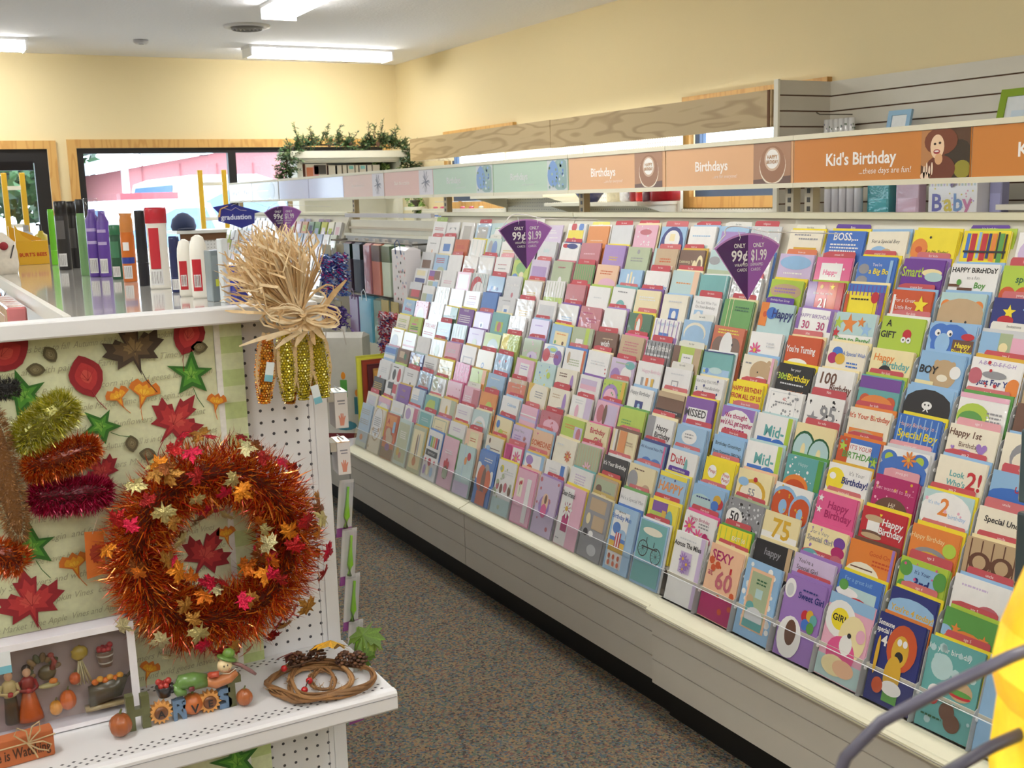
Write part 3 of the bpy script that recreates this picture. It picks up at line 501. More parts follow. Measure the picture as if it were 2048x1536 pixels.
4: """s e=p r:w,0,30,100,50 r:b,0,60,100,90|h r:T,20,50,60,86 x:Y,50,20,12,good_time o:d,70,60,18|nW r:Y,20,12,76,84 o:T,36,60,14,34 o:g,58,30,22,26|w e=Y l:x,50,60,80,2 x:x,50,30,18,THANKS|cW e=y t= l:e,50,60,70,2 r:R,20,0,70,12|P d:p,30 v:p,5|l e=Y r:o,76,0,100,100 o:h,48,50,5,40 o:l,30,40,30,50|s t= l:w,50,76,60,1 o:e,50,16,30,26 o:h,52,10,12,16|TW t= r:O,0,0,100,80 l:T,50,60,50,1 d:i,4|c r:Y,0,0,26,100 o:i,60,50,48,60 l:x,60,64,40,3|i t= l:T,36,70,40,2 o:V,80,40,9,46 o:x,70,16,26,10|w t= l:z,40,80,40,2 o:p,34,34,9,30 r:v,70,0,100,100|p e=V t=for_her r:v,50,10,96,92 o:R,24,50,16,36 o:h,44,50,8,40|l e=g l:g,34,50,40,2 d:y,5|w e=c t=for_him x:k,60,54,20,Happy x:k,66,26,20,Birthday r:x,0,0,30,100|s e=s t=belated o:w,46,60,26,26 l:x,46,66,30,2 o:g,30,8,26,16 o:g,76,-4,40,20|s e=s t=from_both x:k,50,66,13,Birthday_Greetings x:k,52,36,14,from_Someone_SPECIAL|w e=q x:t,54,32,36,Mid- r:b,10,6,52,26 o:b,70,0,24,28 r:l,88,0,100,100|t e=g d:w,24 x:q,46,70,12,Happy o:o,36,-4,36,44 o:O,36,-10,30,34 r:g,86,0,100,100|w e=Y o:y,20,52,24,36 o:w,14,62,8,10 x:x,70,74,12,It's_Your x:n,68,46,20,Birthday! s:l,66,12,9|m T=p:young_girl d:p,8 d:Y,6 x:p,50,60,12,just_wanted_to_say... o:h,50,4,40,40 x:i,50,16,14,Hi!|q e=y t=age_2 o:w,50,40,52,60 x:o,44,38,46,2 x:s,24,62,10,It's_the x:s,74,34,12,birthday d:p,5|i t=uncle x:k,50,62,16,Special_Uncle r:h,20,20,60,28 o:R,80,10,26,26|w""",
3: """w e=w l:z,50,60,50,3 o:r,30,6,6,10|w e=l o:k,30,40,14,30 o:r,72,40,14,40 l:k,40,80,50,1|w t= l:x,50,70,50,2 o:k,60,20,5,9|sW t= r:x,20,10,80,86 o:h,50,46,12,16|wW e=l t= o:e,26,60,20,34 o:x,70,50,16,26|p e=P d:R,5 o:e,70,16,5,12|p T=w: t= r:R,60,0,100,92 l:w,34,50,40,3|o t= r:i,0,0,100,30 o:l,60,30,20,30|w e=s t= x:s,60,60,14,Celebrate o:Y,16,16,18 o:g,44,10,14 r:b,50,0,100,18|p t= r:v,0,30,100,44 r:w,0,54,100,60 r:V,92,0,100,100|R t= l:P,50,56,60,2 o:p,60,40,40,30 d:r,7|l e=c l:o,40,66,50,2 r:v,60,0,96,70 o:R,80,40,10,26|c e=P x:r,54,62,22,Birthday x:r,60,26,24,Girl d:P,7|cW e=h t=for_him r:w,10,0,18,100 r:h,20,0,26,100 r:o,30,20,60,100 l:T,76,60,30,2|s e=n t=for_him x:n,50,74,12,All_Around_Nice_Man o:b,36,14,24,30 o:b,72,14,24,30 o:s,36,14,14,18 o:s,72,14,14,18 r:P,94,0,100,100|w e=s t=belated x:r,34,52,30,Duh! o:h,36,10,18,22 o:T,54,4,20,16 o:t,66,40,6,36|y e=y t=from_both o:w,28,56,22 o:w,76,44,22 x:r,28,52,13,Peep! x:r,76,50,12,Peep x:r,76,34,12,Peep! r:b,20,0,44,20 o:k,84,8,4|c e=a o:Y,50,30,40,44 o:i,48,26,34,36 x:x,48,20,24,55 o:r,54,74,6,8 o:s,20,60,16,14|w o:s,30,34,38,60 o:O,30,30,33,52 o:s,30,26,11,24 o:s,78,26,30,54 o:O,78,22,26,46 o:s,78,16,8,20 d:Y,9|P e=c t=young_girl x:m,56,56,22,Happy x:m,60,28,22,Birthday s:w,10,80,12 s:w,10,46,12|r e=y o:T,30,70,22,10 r:w,16,30,44,62 o:h,30,28,24,7 o:T,30,20,24,8 x:w,72,58,20,Happy x:w,72,32,20,Birthday h:y,44,84,9|o e=y t=age_2 x:c,36,62,14,Happy_Birthday o:x,46,14,38,30 o:Y,46,10,30,22 o:l,84,50,14,20|T e=c t=uncle v:h,5 o:h,30,40,20,26 o:h,70,40,20,26 o:T,30,40,12,18 o:T,70,40,12,18|w""",
2: """k l:Y,50,66,80,4|w e=w r:k,20,60,70,96 r:r,60,40,100,90 r:w,20,14,60,50 r:k,60,10,66,100|u e=Y x:Y,50,66,12,Happy x:Y,50,30,12,Birthday r:V,0,0,8,100|sW e=n t= r:w,0,40,60,100 l:s,40,60,60,3|t e=c t= o:l,46,30,34,50 o:l,66,60,12,20|i e=Y t= r:e,70,0,100,100 o:Y,46,44,7,26|w e=w t= l:v,50,70,70,2 o:r,20,6,12,14 o:r,50,6,12,14 o:r,80,6,12,14|qW e=c t= o:w,50,24,38,50 o:q,50,18,30,36 l:Y,50,40,36,1|c e=b t= B:b,24,66,15 o:l,46,24,16,24 l:Y,70,40,30,2 r:o,0,0,8,100|v e=Y x:x,34,72,12,Special_Times l:V,34,50,40,3 f:R,70,50,12 f:R,86,30,10|a e=s t= h:P,24,84,10 x:O,50,34,24,SOMEONE|i e=c f:O,70,34,24 l:z,30,70,30,1|e e=p t= v:T,9 f:p,54,10,30|k e=w t=for_him x:w,50,62,16,It's_Your_Birthday o:R,54,6,26,26|cW e=s t=for_him o:x,20,40,20,36 o:T,76,20,14,16 l:h,40,80,40,1|s e=y T=u:Belated_Birthday r:y,0,84,100,100 x:o,46,36,32,HAPPY d:n,5|sW e=s t=from_both o:q,30,40,34,30 o:r,88,54,13,18 o:Y,80,66,12,16 o:b,76,46,12,16 l:n,40,56,50,1|x e=e t=50th d:z,40 d:k,20 o:w,24,34,24,34 x:k,24,24,32,50|c r:w,0,0,100,34 x:Y,52,22,62,75|c e=P d:V,12 x:x,34,74,12,For_a_Very x:x,36,52,16,Special_Girl o:u,84,66,14,18 o:m,84,38,16,18 o:R,84,14,14,16 o:t,20,4,22,22|o e=h o:i,38,-4,40,44 r:h,10,20,60,24 x:O,72,66,14,Good_One l:O,76,50,40,2 r:V,94,0,100,100|l t=age_3 r:s,14,10,86,84 o:g,14,70,14,22 o:g,88,60,14,26 o:g,12,20,10,16 x:n,50,62,11,It's_Your x:n,50,24,28,3rd d:P,7|w e=s t=uncle l:v,40,74,50,1 o:R,70,20,20,20 r:R,62,0,80,14 o:e,40,10,8,14|w""",
1: """i t= r:z,14,20,86,84 l:v,50,50,60,2|v e=y t= o:w,50,40,34,34 r:p,0,70,100,100|w l:i,50,60,60,2|wW e=v t= o:V,30,60,20,30 r:m,70,0,100,100 o:g,36,10,14|q t= r:t,10,10,90,90 l:q,50,60,50,2|c e=V t= r:e,8,8,92,92 r:c,12,12,88,88 l:T,50,50,50,2|w e=Y t= l:v,50,70,50,2 o:r,40,16,8,12|a t= r:c,26,10,80,90 l:O,52,56,40,2 o:e,14,20,10|i e=Y t= r:h,30,44,90,48 o:s,20,40,14,16 o:h,24,78,6,12 o:r,10,30,8|P t= r:w,46,0,96,92 f:P,72,46,34 r:m,12,10,40,96|w e=Y t= r:s,0,0,100,100 r:w,8,0,86,92 o:V,30,66,18,20 o:O,36,26,16,22 o:T,44,8,10|w r:b,72,0,90,92 l:z,40,64,40,2 o:b,24,40,4,8 o:b,50,36,4,8|w e=t l:v,50,72,50,4 o:s,36,20,18,20|TW e=Y t=for_him r:e,6,0,94,90 o:h,24,50,14,18 o:h,34,14,14,12 l:x,64,46,40,2|w e=g t=for_him x:x,50,60,14,He's_a_Special_Man o:d,16,10,7,22 o:d,40,10,7,24 o:d,60,10,7,20 o:h,84,6,8,14|y e=y t=belated r:u,14,60,66,98 r:l,8,0,50,60 o:t,76,30,14,46 r:Y,50,10,64,70|w e=P t=from_both f:P,22,50,30 f:P,54,24,28 x:m,52,76,12,Happy_Birthday o:m,78,30,9,14 o:m,88,20,9,14 l:x,70,66,34,2|y e=g t=50th v:l,6 r:w,14,0,90,50 r:g,18,0,86,46 x:w,66,62,14,EXIT_50 o:w,30,14,15,18 x:k,30,8,15,50|k e=c r:T,88,0,100,100 x:x,50,58,22,happy o:w,26,8,24,22 o:w,64,-4,30,24 o:k,22,14,6 o:k,60,10,8|v e=V t=young_girl x:k,30,76,13,You're_a x:k,36,54,14,Special_Girl o:c,50,10,40,26 o:c,74,32,16,18 o:k,80,36,3|b e=y x:s,46,76,12,For_a_great_kid! r:q,6,0,92,60 o:w,26,40,26,14 o:g,16,60,11,16 o:r,54,8,28,26 r:w,46,0,70,14|n e=y t=age_4 o:s,50,34,60,48 x:Y,52,40,16,You're_4_today! o:Y,16,10,12 o:w,54,6,10,8|g e=l t=age_5 o:s,6,40,14,14 o:o,50,-6,52,60 s:o,26,52,16 s:o,80,46,16 o:r,48,6,18,20 o:y,18,10,8 o:y,82,-2,8|w""",
0: """s W=1 l:x,50,85,80,3 l:x,50,62,80,3 o:O,44,22,14,7 r:q,0,0,100,12|i e=y o:T,50,66,44,40 o:w,50,66,40,36 l:x,50,78,60,5 l:x,50,52,50,3 d:T,6|O e=q r:o,10,70,90,96 o:T,40,56,22,12 o:T,56,44,30,12 r:h,0,0,100,24 o:u,50,26,20,8 x:r,28,76,12,A r:s,70,60,90,84|q W=1 r:e,8,8,92,92 l:w,50,72,50,4 o:Y,30,28,12,9 o:R,50,22,10,7|e W=1 e=Y r:c,10,8,90,92 o:h,46,56,6,28 o:x,60,60,5,26 o:O,48,24,14,10|w e=b r:b,14,66,26,88 r:g,30,66,42,88 r:Y,46,66,58,88 r:r,62,66,74,88 r:n,78,66,88,88 r:k,8,48,92,60 x:w,50,51,5,BIRTHDAY s:r,16,38,6 o:r,48,36,12,8 s:r,82,38,6 o:V,20,18,8,10 o:c,46,18,10,10 o:s,74,18,10,10|p e=g o:h,46,30,20,14 r:e,30,18,62,36 o:r,34,46,7,7 o:r,46,50,7,8 o:r,58,46,7,7 l:w,50,72,50,2|q r:s,40,0,42,100 o:r,70,80,12,8 o:o,52,70,8,8 r:v,0,0,100,26|b W=1 e=b o:w,10,62,20,16 o:w,92,54,14,14 l:w,60,86,50,2 o:x,60,60,18,18 o:O,34,50,24,24 o:O,72,46,20,22 o:h,50,44,12,26 r:O,24,0,80,26|w e=y o:y,26,84,10,7 l:z,66,80,50,2 o:R,16,52,8,8 o:h,38,48,8,9 o:R,60,52,9,9 o:h,84,48,8,9 r:q,0,0,100,30 d:e,10|p e=a r:P,0,0,100,100 r:p,2,2,98,98 r:i,14,48,38,82 o:r,22,72,4,4 o:r,30,74,4,4 r:e,24,52,27,70 r:w,58,6,80,84|v e=V t=for_mom d:R,12 o:V,44,50,26,18 o:a,46,56,16,16 o:h,48,62,6,8 o:P,46,42,14,12|p e=y r:w,2,0,52,96 r:m,20,24,48,72 f:w,34,62,16 x:k,30,82,8,Dear_Friend l:x,18,10,18,1|x e=c T=Y: r:T,16,76,84,96 o:x,20,62,12,12 o:c,20,62,9,9 r:T,40,48,90,70 r:x,0,0,100,30 o:k,20,40,10,6 o:w,44,40,10,5 o:z,60,16,20,9|s e=b r:w,8,6,70,92 x:b,40,80,7,Birthday_Man l:x,40,90,30,1 o:b,28,66,16,9 o:s,54,58,16,8 r:b,8,46,70,52 r:Y,8,30,70,46 r:r,30,36,52,60 r:w,34,36,38,60 r:w,44,36,48,60 o:O,20,22,5,4 o:O,38,22,5,4 o:O,58,22,5,4 o:O,22,12,5,4 o:O,42,12,5,4 o:O,60,12,5,4|s e=w t=belated r:t,4,40,96,98 o:i,50,84,34,6 R:k,26,56,18 R:k,74,50,18 r:k,22,58,76,60 r:k,34,66,36,74 r:k,62,62,64,70 r:t,4,4,96,36|w r:v,86,0,100,100 x:k,46,80,7,Across_The_Miles l:z,46,90,60,1 r:v,28,44,66,74 f:V,40,64,9 f:V,56,58,9 f:V,48,50,7|a e=c t=60th r:m,0,0,100,34 x:m,40,80,13,SEXY d:O,8 x:R,14,58,9,at x:R,58,44,24,60 r:r,70,68,76,76|s d:w,40 r:a,16,12,84,90 r:e,22,18,78,86 l:d,54,76,30,2 r:q,42,54,62,66 o:T,30,50,10,6 o:t,34,40,12,8 o:z,50,28,26,14 r:t,22,14,78,24|V e=V t=young_girl o:w,14,84,14,12 o:z,14,82,9,8 x:n,68,76,8,Sweet_Girl l:n,66,86,40,1 o:r,62,58,9,7 o:Y,74,60,9,7 o:t,84,56,9,7 o:b,66,48,9,7 o:g,80,46,9,7 o:w,34,26,30,26 o:h,36,32,14,16|p r:q,0,0,100,26 r:s,0,86,100,100 o:w,32,72,34,22 o:y,32,72,20,13 x:k,32,69,8,GIRL o:c,66,56,30,26 o:P,48,34,32,20 o:w,56,46,14,12 o:c,40,18,28,12 o:a,62,18,24,10 o:k,60,58,3 o:p,84,62,10,8|n e=o t=age_4 x:w,18,86,6,Someone x:w,18,78,6,special_is x:w,24,64,12,4! o:O,60,68,32,26 o:Y,58,64,18,18 o:k,58,58,9,6 o:w,54,74,5,4 o:w,66,74,5,4 o:Y,52,36,18,22 r:g,40,6,72,20 o:w,56,22,22,8 o:O,26,20,12,9 o:Y,12,52,4,22|t e=y t=age_5 o:q,30,70,20,14 x:w,40,86,6,It's_your_birthday d:q,14 o:T,70,52,22,11 o:r,70,47,20,3 o:g,70,50,21,3 o:h,54,26,14,10 o:h,66,16,15,10 o:w,26,42,12,8 o:r,26,36,10,8 l:d,60,34,40,1 l:d,30,14,40,1|s e=s"""}
STARTS = [4.887, 3.668, 2.449]
ORD = ['bottom', 'second', 'third', 'fourth', 'fifth', 'sixth', 'seventh', 'eighth', 'ninth', 'tenth', 'eleventh', 'twelfth', 'top']
COLN = ['first', 'second', 'third', 'fourth', 'fifth', 'sixth', 'seventh', 'last']
SECN = ['pale green', 'peach', 'orange']
def num(s): return [float(q) for q in s]
def draw_spec(toks, w, hh, low, r2):
    """print of one card as flat polygons; returns builder, options and words for the label"""
    m = MB(); y = [-.0004]; opt = {}; words = []
    bh = hh * (1 - low)
    X = lambda u: (u / 100 - .5) * w
    Z = lambda v: hh * low + bh * v / 100
    cl = lambda p: (max(-w / 2, min(w / 2, p[0])), y[0], max(.002, min(hh, p[1])))
    def pol(pts, c): m.poly([cl(p) for p in pts], c); y[0] -= .00022
    for t in toks:
        if t[1:2] == '=': opt[t[0]] = t[2:]; continue
        if ':' not in t: continue
        k, a = t.split(':', 1); a = a.split(','); c = PAL.get(a[0], W_)
        if k == 'x':
            tx = ','.join(a[4:]).replace('_', ' '); u, v, sz = num(a[1:4])
            sz = bh * sz / 100
            half = min(u, 100 - u) / 50 * w / 2 * .98 * 2
            m.text(tx, X(u), Z(v), sz, c, y[0], maxw=max(.02, half), bold=sz > .012, shear=.1 if len(tx) % 2 else 0); y[0] -= .00022
            if len(tx) > 1 and len(words) < 2: words.append(tx)
        elif k == 'o':
            n = num(a[1:]); rx = n[2]; ry = n[3] if len(n) > 3 else n[2]
            if len(n) > 3: pol([(X(n[0]) + p[0], Z(n[1]) + p[1]) for p in circ(18, w * rx / 100, bh * ry / 100)], c)
            else: pol([(X(n[0]) + p[0], Z(n[1]) + p[1]) for p in circ(16, bh * rx / 100, bh * rx / 100)], c)
        elif k == 'R':
            n = num(a[1:]); rr = w * n[2] / 100
            o1, i1 = circ(22, rr, rr), circ(22, rr * .88, rr * .88)
            for q in range(22): m.poly([cl((X(n[0]) + p[0], Z(n[1]) + p[1])) for p in (o1[q], o1[(q + 1) % 22], i1[(q + 1) % 22], i1[q])], c)
            for q in range(6): a1 = math.pi * q / 6; m.poly([cl((X(n[0]) + s1 * math.cos(a1) * rr + s2 * .0004 * math.sin(a1), Z(n[1]) + s1 * math.sin(a1) * rr - s2 * .0004 * math.cos(a1))) for s1, s2 in ((-1, -1), (1, -1), (1, 1), (-1, 1))], c)
            y[0] -= .00022
        elif k == 'r': n = num(a[1:]); pol([(X(n[0]), Z(n[1])), (X(n[2]), Z(n[1])), (X(n[2]), Z(n[3])), (X(n[0]), Z(n[3]))], c)
        elif k == 's': n = num(a[1:]); q = bh * n[2] / 100; pol([(X(n[0]) + p[0] * q, Z(n[1]) + p[1] * q) for p in star_pts(5, 1, .42)], c)
        elif k == 'h': n = num(a[1:]); q = bh * n[2] / 100; pol([(X(n[0]) + p[0] * q, Z(n[1]) + p[1] * q) for p in HEART], c)
        elif k == 'f':
            n = num(a[1:]); q = bh * n[2] / 100
            for j in range(9):
                a1 = j * 6.283 / 9; pol([(X(n[0]) + math.cos(a1) * q * .6 + p[0] * math.cos(a1) - p[1] * math.sin(a1), Z(n[1]) + math.sin(a1) * q * .6 + p[0] * math.sin(a1) + p[1] * math.cos(a1)) for p in circ(8, q * .42, q * .15)], c)
            pol([(X(n[0]) + p[0], Z(n[1]) + p[1]) for p in circ(10, q * .26, q * .26)], PAL['Y'])
        elif k == 'B':
            n = num(a[1:]); q = bh * n[2] / 100; pol([(X(n[0]) - .0004, Z(n[1] - 60)), (X(n[0]) + .0004, Z(n[1] - 60)), (X(n[0]) + .0004, Z(n[1])), (X(n[0]) - .0004, Z(n[1]))], PAL['k'])
            pol([(X(n[0]) + p[0], Z(n[1]) + p[1]) for p in circ(16, q, q * 1.2)], c)
        elif k == 'l':
            n = num(a[1:]); ln = int(n[3]); th = min(.0042, bh * .07)
            for j in range(ln):
                z = Z(n[1]) - j * th * 2.1; x = X(n[0]) - w * n[2] / 200; xe = X(n[0]) + w * n[2] / 200 * (1 - .25 * r2.random())
                while x < xe:
                    l = min(r2.uniform(.004, .012), xe - x); m.poly([cl((x, z)), cl((x + l, z)), cl((x + l, z + th)), cl((x, z + th))], c); x += l + .0022
            y[0] -= .00022
        elif k == 'd':
            for j in range(int(float(a[1]))):
                q = bh * r2.uniform(.02, .055); u, v = r2.uniform(6, 94), r2.uniform(6, 94); m.poly([cl((X(u) + p[0] * q, Z(v) + p[1] * q)) for p in circ(7)], c)
            y[0] -= .00022
        elif k == 'v':
            nn = int(float(a[1]))
            for j in range(nn): u = (j + .5) * 100 / nn; m.poly([cl((X(u) - w * .012, Z(0))), cl((X(u) + w * .012, Z(0))), cl((X(u) + w * .012, Z(96))), cl((X(u) - w * .012, Z(96)))], c)
            y[0] -= .00022
    return m, opt, words
BASIS = Matrix(((0, math.cos(R(15)), math.sin(R(15)), 0), (-1, 0, 0, 0), (0, -math.sin(R(15)), math.cos(R(15)), 0), (0, 0, 0, 1)))
TABS = ['for her', 'for him', 'for mom', 'for wife', 'from us', 'for dad']
def card(i, c, spec):
    s, k = c // 8, c % 8
    r2 = random.Random(i * 100 + c); toks = spec.split(); b = toks[0][0]
    base = PAL[b]; wrap = 'W' in toks[0] or any(t == 'W=1' for t in toks)
    w = r2.uniform(.126, .138); hh = r2.uniform(.172, .184) if i else r2.uniform(.196, .206)
    if i == 0 and s == 0: w = min(w, .128)
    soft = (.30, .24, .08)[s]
    m, opt, words = draw_spec(toks[1:], w, hh, .53 if i else 0, r2)
    yc = STARTS[s] - (k + .5) * .150 + r2.uniform(-.004, .004)
    x, z = row_xz(i)
    o = empty('greeting_card'); o.matrix_world = Matrix.Translation((x + .001, yc, z + .0005)) @ BASIS @ Matrix.Rotation(R(r2.uniform(-1.2, 1.2)), 4, 'Y')
    lab = NAMES[b] + ' card' + (' reading ' + ' '.join(' '.join(words).replace('...', '').split()[:3]) if words else (' in shiny wrap' if wrap else '')) + ', %s row, %s column under the %s header' % (ORD[i], COLN[k], SECN[s])
    tag(o, lab, 'greeting card', 'greeting cards in the tiered rack')
    f = MB(); f.box(-w / 2, w / 2, 0, .0012, 0, hh, base); f.v += m.v; off = 8; f.f += [tuple(q + off for q in ff) for ff in m.f]; f.c += m.c
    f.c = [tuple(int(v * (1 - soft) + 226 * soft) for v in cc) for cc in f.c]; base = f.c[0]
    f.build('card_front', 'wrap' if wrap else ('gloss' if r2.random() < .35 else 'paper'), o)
    n = r2.randint(2, 5); t = .0015; q = MB()
    for j in range(n):
        dx = r2.uniform(-.0015, .0025); dz = r2.uniform(-.004, .0005)
        q.box(-w / 2 + dx, w / 2 + dx, t, t + .0011, 0, hh + dz, tuple(int(v * .5 + 120) for v in base) if j % 2 else base); t += .0017
    q.build('card_stack', 'wrap' if wrap else 'paper', o)
    if 'e' in opt:
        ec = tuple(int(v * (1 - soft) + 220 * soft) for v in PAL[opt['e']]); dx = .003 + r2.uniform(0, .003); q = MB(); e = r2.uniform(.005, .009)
        q.box(-w / 2 + dx - .001, w / 2 + dx + .001, t, t + .003, 0, hh + e, ec); q.build('envelope', 'paper', o); t += .0036
    tc = None
    if 't' in opt: tc, tt = TABRED if r2.random() < .75 else (204, 112, 116), opt['t'].replace('_', ' ')
    if 'T' in opt: a, tt = opt['T'].split(':'); tc = dict(u=(98, 66, 158), w=(226, 224, 216), p=(222, 160, 168), g=(166, 190, 110), y=(228, 224, 120), o=(218, 126, 88), Y=(200, 176, 110))[a]; tt = tt.replace('_', ' ')
    if tc:
        if not tt: tt = r2.choice(TABS)
        tw = w * r2.uniform(.78, .92); x0 = -w / 2 + r2.uniform(0, w - tw); zt = hh + r2.uniform(.016, .022); q = MB()
        q.prism([(x0, 0), (x0 + tw, 0), (x0 + tw, zt - .004), (x0 + tw - .004, zt), (x0 + (.004 if r2.random() < .7 else .02), zt), (x0, zt - .006)], t + .0005, t + .0013, tc)
        lc = (240, 232, 232) if tc != (226, 224, 216) else (110, 110, 110)
        q.text(tt, x0 + tw / 2, zt - .0118, .0066, lc, t + .0001, maxw=tw * .8)
        q.build('caption_tab', 'paper', o)
    return o
for i, row in ROWS.items():
    for c, spec in enumerate(row.replace('\n', ' ').split('|')):
        if c > 23 or c == 23 and i > 5 or c == 22 and i > 9: continue
        card(i, c, spec.strip())
# the two far racks: cards too many and too small to tell one by one
m = MB(); r2 = random.Random(11)
far = [(238, 238, 238)] * 7 + [(214, 222, 230), (226, 214, 222), (200, 206, 190), (176, 190, 210), (206, 190, 176), (190, 204, 110), (96, 100, 112)]
for y0 in (7.32, 8.54):
    for i in range(2, 13):
        for k in range(10):
            x, z = row_xz(i); w = .098; col = r2.choice(far); m.M = Matrix.Translation((x, y0 - (k + .5) * .12, z)) @ BASIS
            if i == 12 and y0 < 8: col = [(206, 214, 200), (226, 200, 190), (190, 90, 60), (214, 180, 170), (210, 160, 120), (140, 168, 150), (120, 160, 110), (190, 196, 80), (236, 236, 220), (220, 220, 220)][k]
            m.box(-w / 2, w / 2, 0, .014, 0, .165, tuple(int(v * .85) for v in col)); m.poly([(-w / 2, -.0004, .001), (w / 2, -.0004, .001), (w / 2, -.0004, .165), (-w / 2, -.0004, .165)], col)
            a, b = r2.uniform(.085, .11), r2.uniform(.12, .15); m.poly([(-.03, -.0008, a), (.03, -.0008, a), (.03, -.0008, b), (-.03, -.0008, b)], r2.choice(far + [(170, 190, 220), (210, 180, 190)]))
            if r2.random() < .5: m.box(-.04, .045, .015, .016, .1, .186, (110, 80, 140) if i > 9 else (236, 234, 234))
m.M = None
o = stuff(m.build('greeting_cards', 'gloss')); tag(o, 'hundreds of small pale greeting cards in the far racks under the lavender header', 'greeting cards')
# purple fan-shaped price signs on wire hoops
def fan(y, x, z, wd, label, seed):
    o = tag(empty('price_sign', (x, y, z), (0, 0, R(-4))), label, 'sign', 'purple fan price signs')
    sc = wd / .23; hgt = .185 * sc
    def sector(a0, a1, rr, yy, col, m):
        pts = [(0, 0)] + [(rr * math.sin(a), rr * math.cos(a)) for a in [a0 + (a1 - a0) * k / 10 for k in range(11)]]
        m.prism([(p[0], p[1]) for p in pts][::-1], yy, yy + .0012, col)
    m = MB(); sector(R(-37), R(37), hgt * 1.03, .001, (206, 150, 214), m); m.build('border_card', 'gloss', o)
    m = MB(); sector(R(-36), 0, hgt, -.0005, (78, 34, 104), m); m.build('dark_half', 'gloss', o)
    m = MB(); sector(0, R(36), hgt, -.0005, (160, 98, 184), m); m.build('light_half', 'gloss', o)
    m = MB(); w = (244, 240, 246)
    for cx, a, b, d in ((-.03, 'ONLY', '99¢', 'WRAPPED'), (.036, 'ONLY', '$1.99', 'UNWRAPPED')):
        m.text(a, cx * sc, .150 * sc, .0125 * sc, w, -.0016, maxw=.04 * sc, bold=True)
        m.text(b, cx * sc * 1.03, .113 * sc, .031 * sc, w, -.0016, maxw=.056 * sc, bold=True)
        m.text(d, cx * sc * .82, .097 * sc, .009 * sc, w, -.0016, maxw=.045 * sc); m.text('CARDS', cx * sc * .72, .083 * sc, .009 * sc, w, -.0016, maxw=.034 * sc)
    m.build('lettering', 'gloss', o)
    m = MB(); pts = [(-.075 * sc + .15 * sc * k / 12, .06 * (1 - (k / 6 - 1) ** 2) + .004, hgt + .004 + .018 * math.sin(math.pi * k / 12)) for k in range(13)]
    m.tube([(-.10 * sc, .02, hgt - .03)] + pts + [(.095 * sc, .03, hgt + .004), (2.29 - x, .02, hgt - .01)], .0016, (226, 224, 220), 6); m.build('wire_hanger', 'plastic', o)
    for cx in (-.03, .05): MB().tube([(cx * sc, .0, hgt * .93), (cx * sc, -.004, hgt * .97), (cx * sc, .004, hgt + .012)], .001, (236, 236, 236), 5).build('hook', 'plastic', o)
    return o
fan(2.25, 1.965, 1.234, .213, 'purple 99 cent price fan in front of the near cards, beside the orange header', 1)
fan(3.45, 1.98, 1.262, .215, 'purple 99 cent price fan in the middle, under the green header', 2)
fan(6.3, 1.995, 1.317, .222, 'farthest purple 99 cent price fan above the raffia', 3)
o = tag(empty('graduation_sign', (1.99, 7.4, 1.375), (0, 0, R(-4))), 'blue graduation cap sign hanging beside the far price fan', 'sign')
MB().prism([(-.12, .125), (.0, .145), (.2, .085), (.155, .075), (.15, .01), (.06, -.02), (-.0, .005), (-.09, .03), (-.085, .085)], 0, .002, (36, 44, 132)).build('cap_board', 'gloss', o)
m = MB(); m.text('graduation', .03, .04, .034, (214, 220, 240), -.001, maxw=.2, bold=True); m.tube([(-.06, -.002, .12), (.0, -.002, .1), (.03, -.002, .118), (.06, -.002, .1), (.1, -.002, .095)], .0015, (190, 180, 200), 4); m.build('lettering', 'gloss', o)
MB().tube([(-.02, -.003, .13), (-.07, -.003, .11), (-.085, -.003, .06)], [.003, .004, .009], (206, 160, 90), 6).build('tassel', 'paper', o)
MB().tube([(0, 0, .13), (.1, .0, .17), (.28, .0, .1)], .001, (220, 220, 220), 4).build('wire_hanger', 'plastic', o)
# ---------------------------------------------------------------- white gondola with the autumn end display
GX0, GX1, GY = -.165, .765, 2.2; WH = (232, 233, 236)
g = tag(empty('gondola_shelving', (.52, 3.9, 0)), 'white steel gondola with pegboard end and glossy top deck at left', 'shelving')
at(g, MB().box(GX0 + .02, GX1 - .028, GY, GY + .012, .05, 1.297, W_), 'end_pegboard', 'pegwhite')
for x in (GX0, GX1 - .028):
    up = at(g, MB().box(x, x + .028, GY - .004, GY + .05, 0, 1.30, WH), 'upright', 'paint')
at(g, MB().box(GX1 - .0405, GX1 - .0395, GY - .0005, GY + .002, .05, 1.297, (150, 150, 158)), 'seam', 'paint')
sl = None
for k in range(26):
    z = .12 + k * .0445
    if sl is None: sl = at(g, MB().box(GX1 - .009, GX1 - .0035, GY - .0046, GY - .0036, -.013, .013, (58, 60, 66)), 'slot', 'paint'); sl.location = (0, 0, z)
    else: q = link_copy(sl, g, (0, 0, z))
at(g, MB().bbox(GX0 - .01, GX1 - .028, GY - .062, GY - .004, 1.296, 1.327, (236, 237, 240), .003), 'end_shelf_edge', 'paint')
at(g, MB().box(.276, GX1, GY - .004, 6.6, 1.318, 1.3265, (214, 212, 206)), 'top_deck', 'deck')
at(g, MB().box(.262, .276, GY - .004, 6.6, 1.298, 1.329, (232, 230, 222)), 'deck_edge', 'paint')
at(g, MB().box(GX1, GX1 + .012, GY - .004, 6.6, 1.298, 1.329, (232, 230, 222)), 'deck_edge', 'paint')
at(g, MB().box(.50, .53, GY + .05, 6.6, .05, 1.3, (214, 214, 212)), 'spine_panel', 'pegwhite')
for z in (.14, .5, .82): at(g, MB().box(.53, .76, 2.75, 6.6, z, z + .03, WH), 'side_shelf', 'paint')
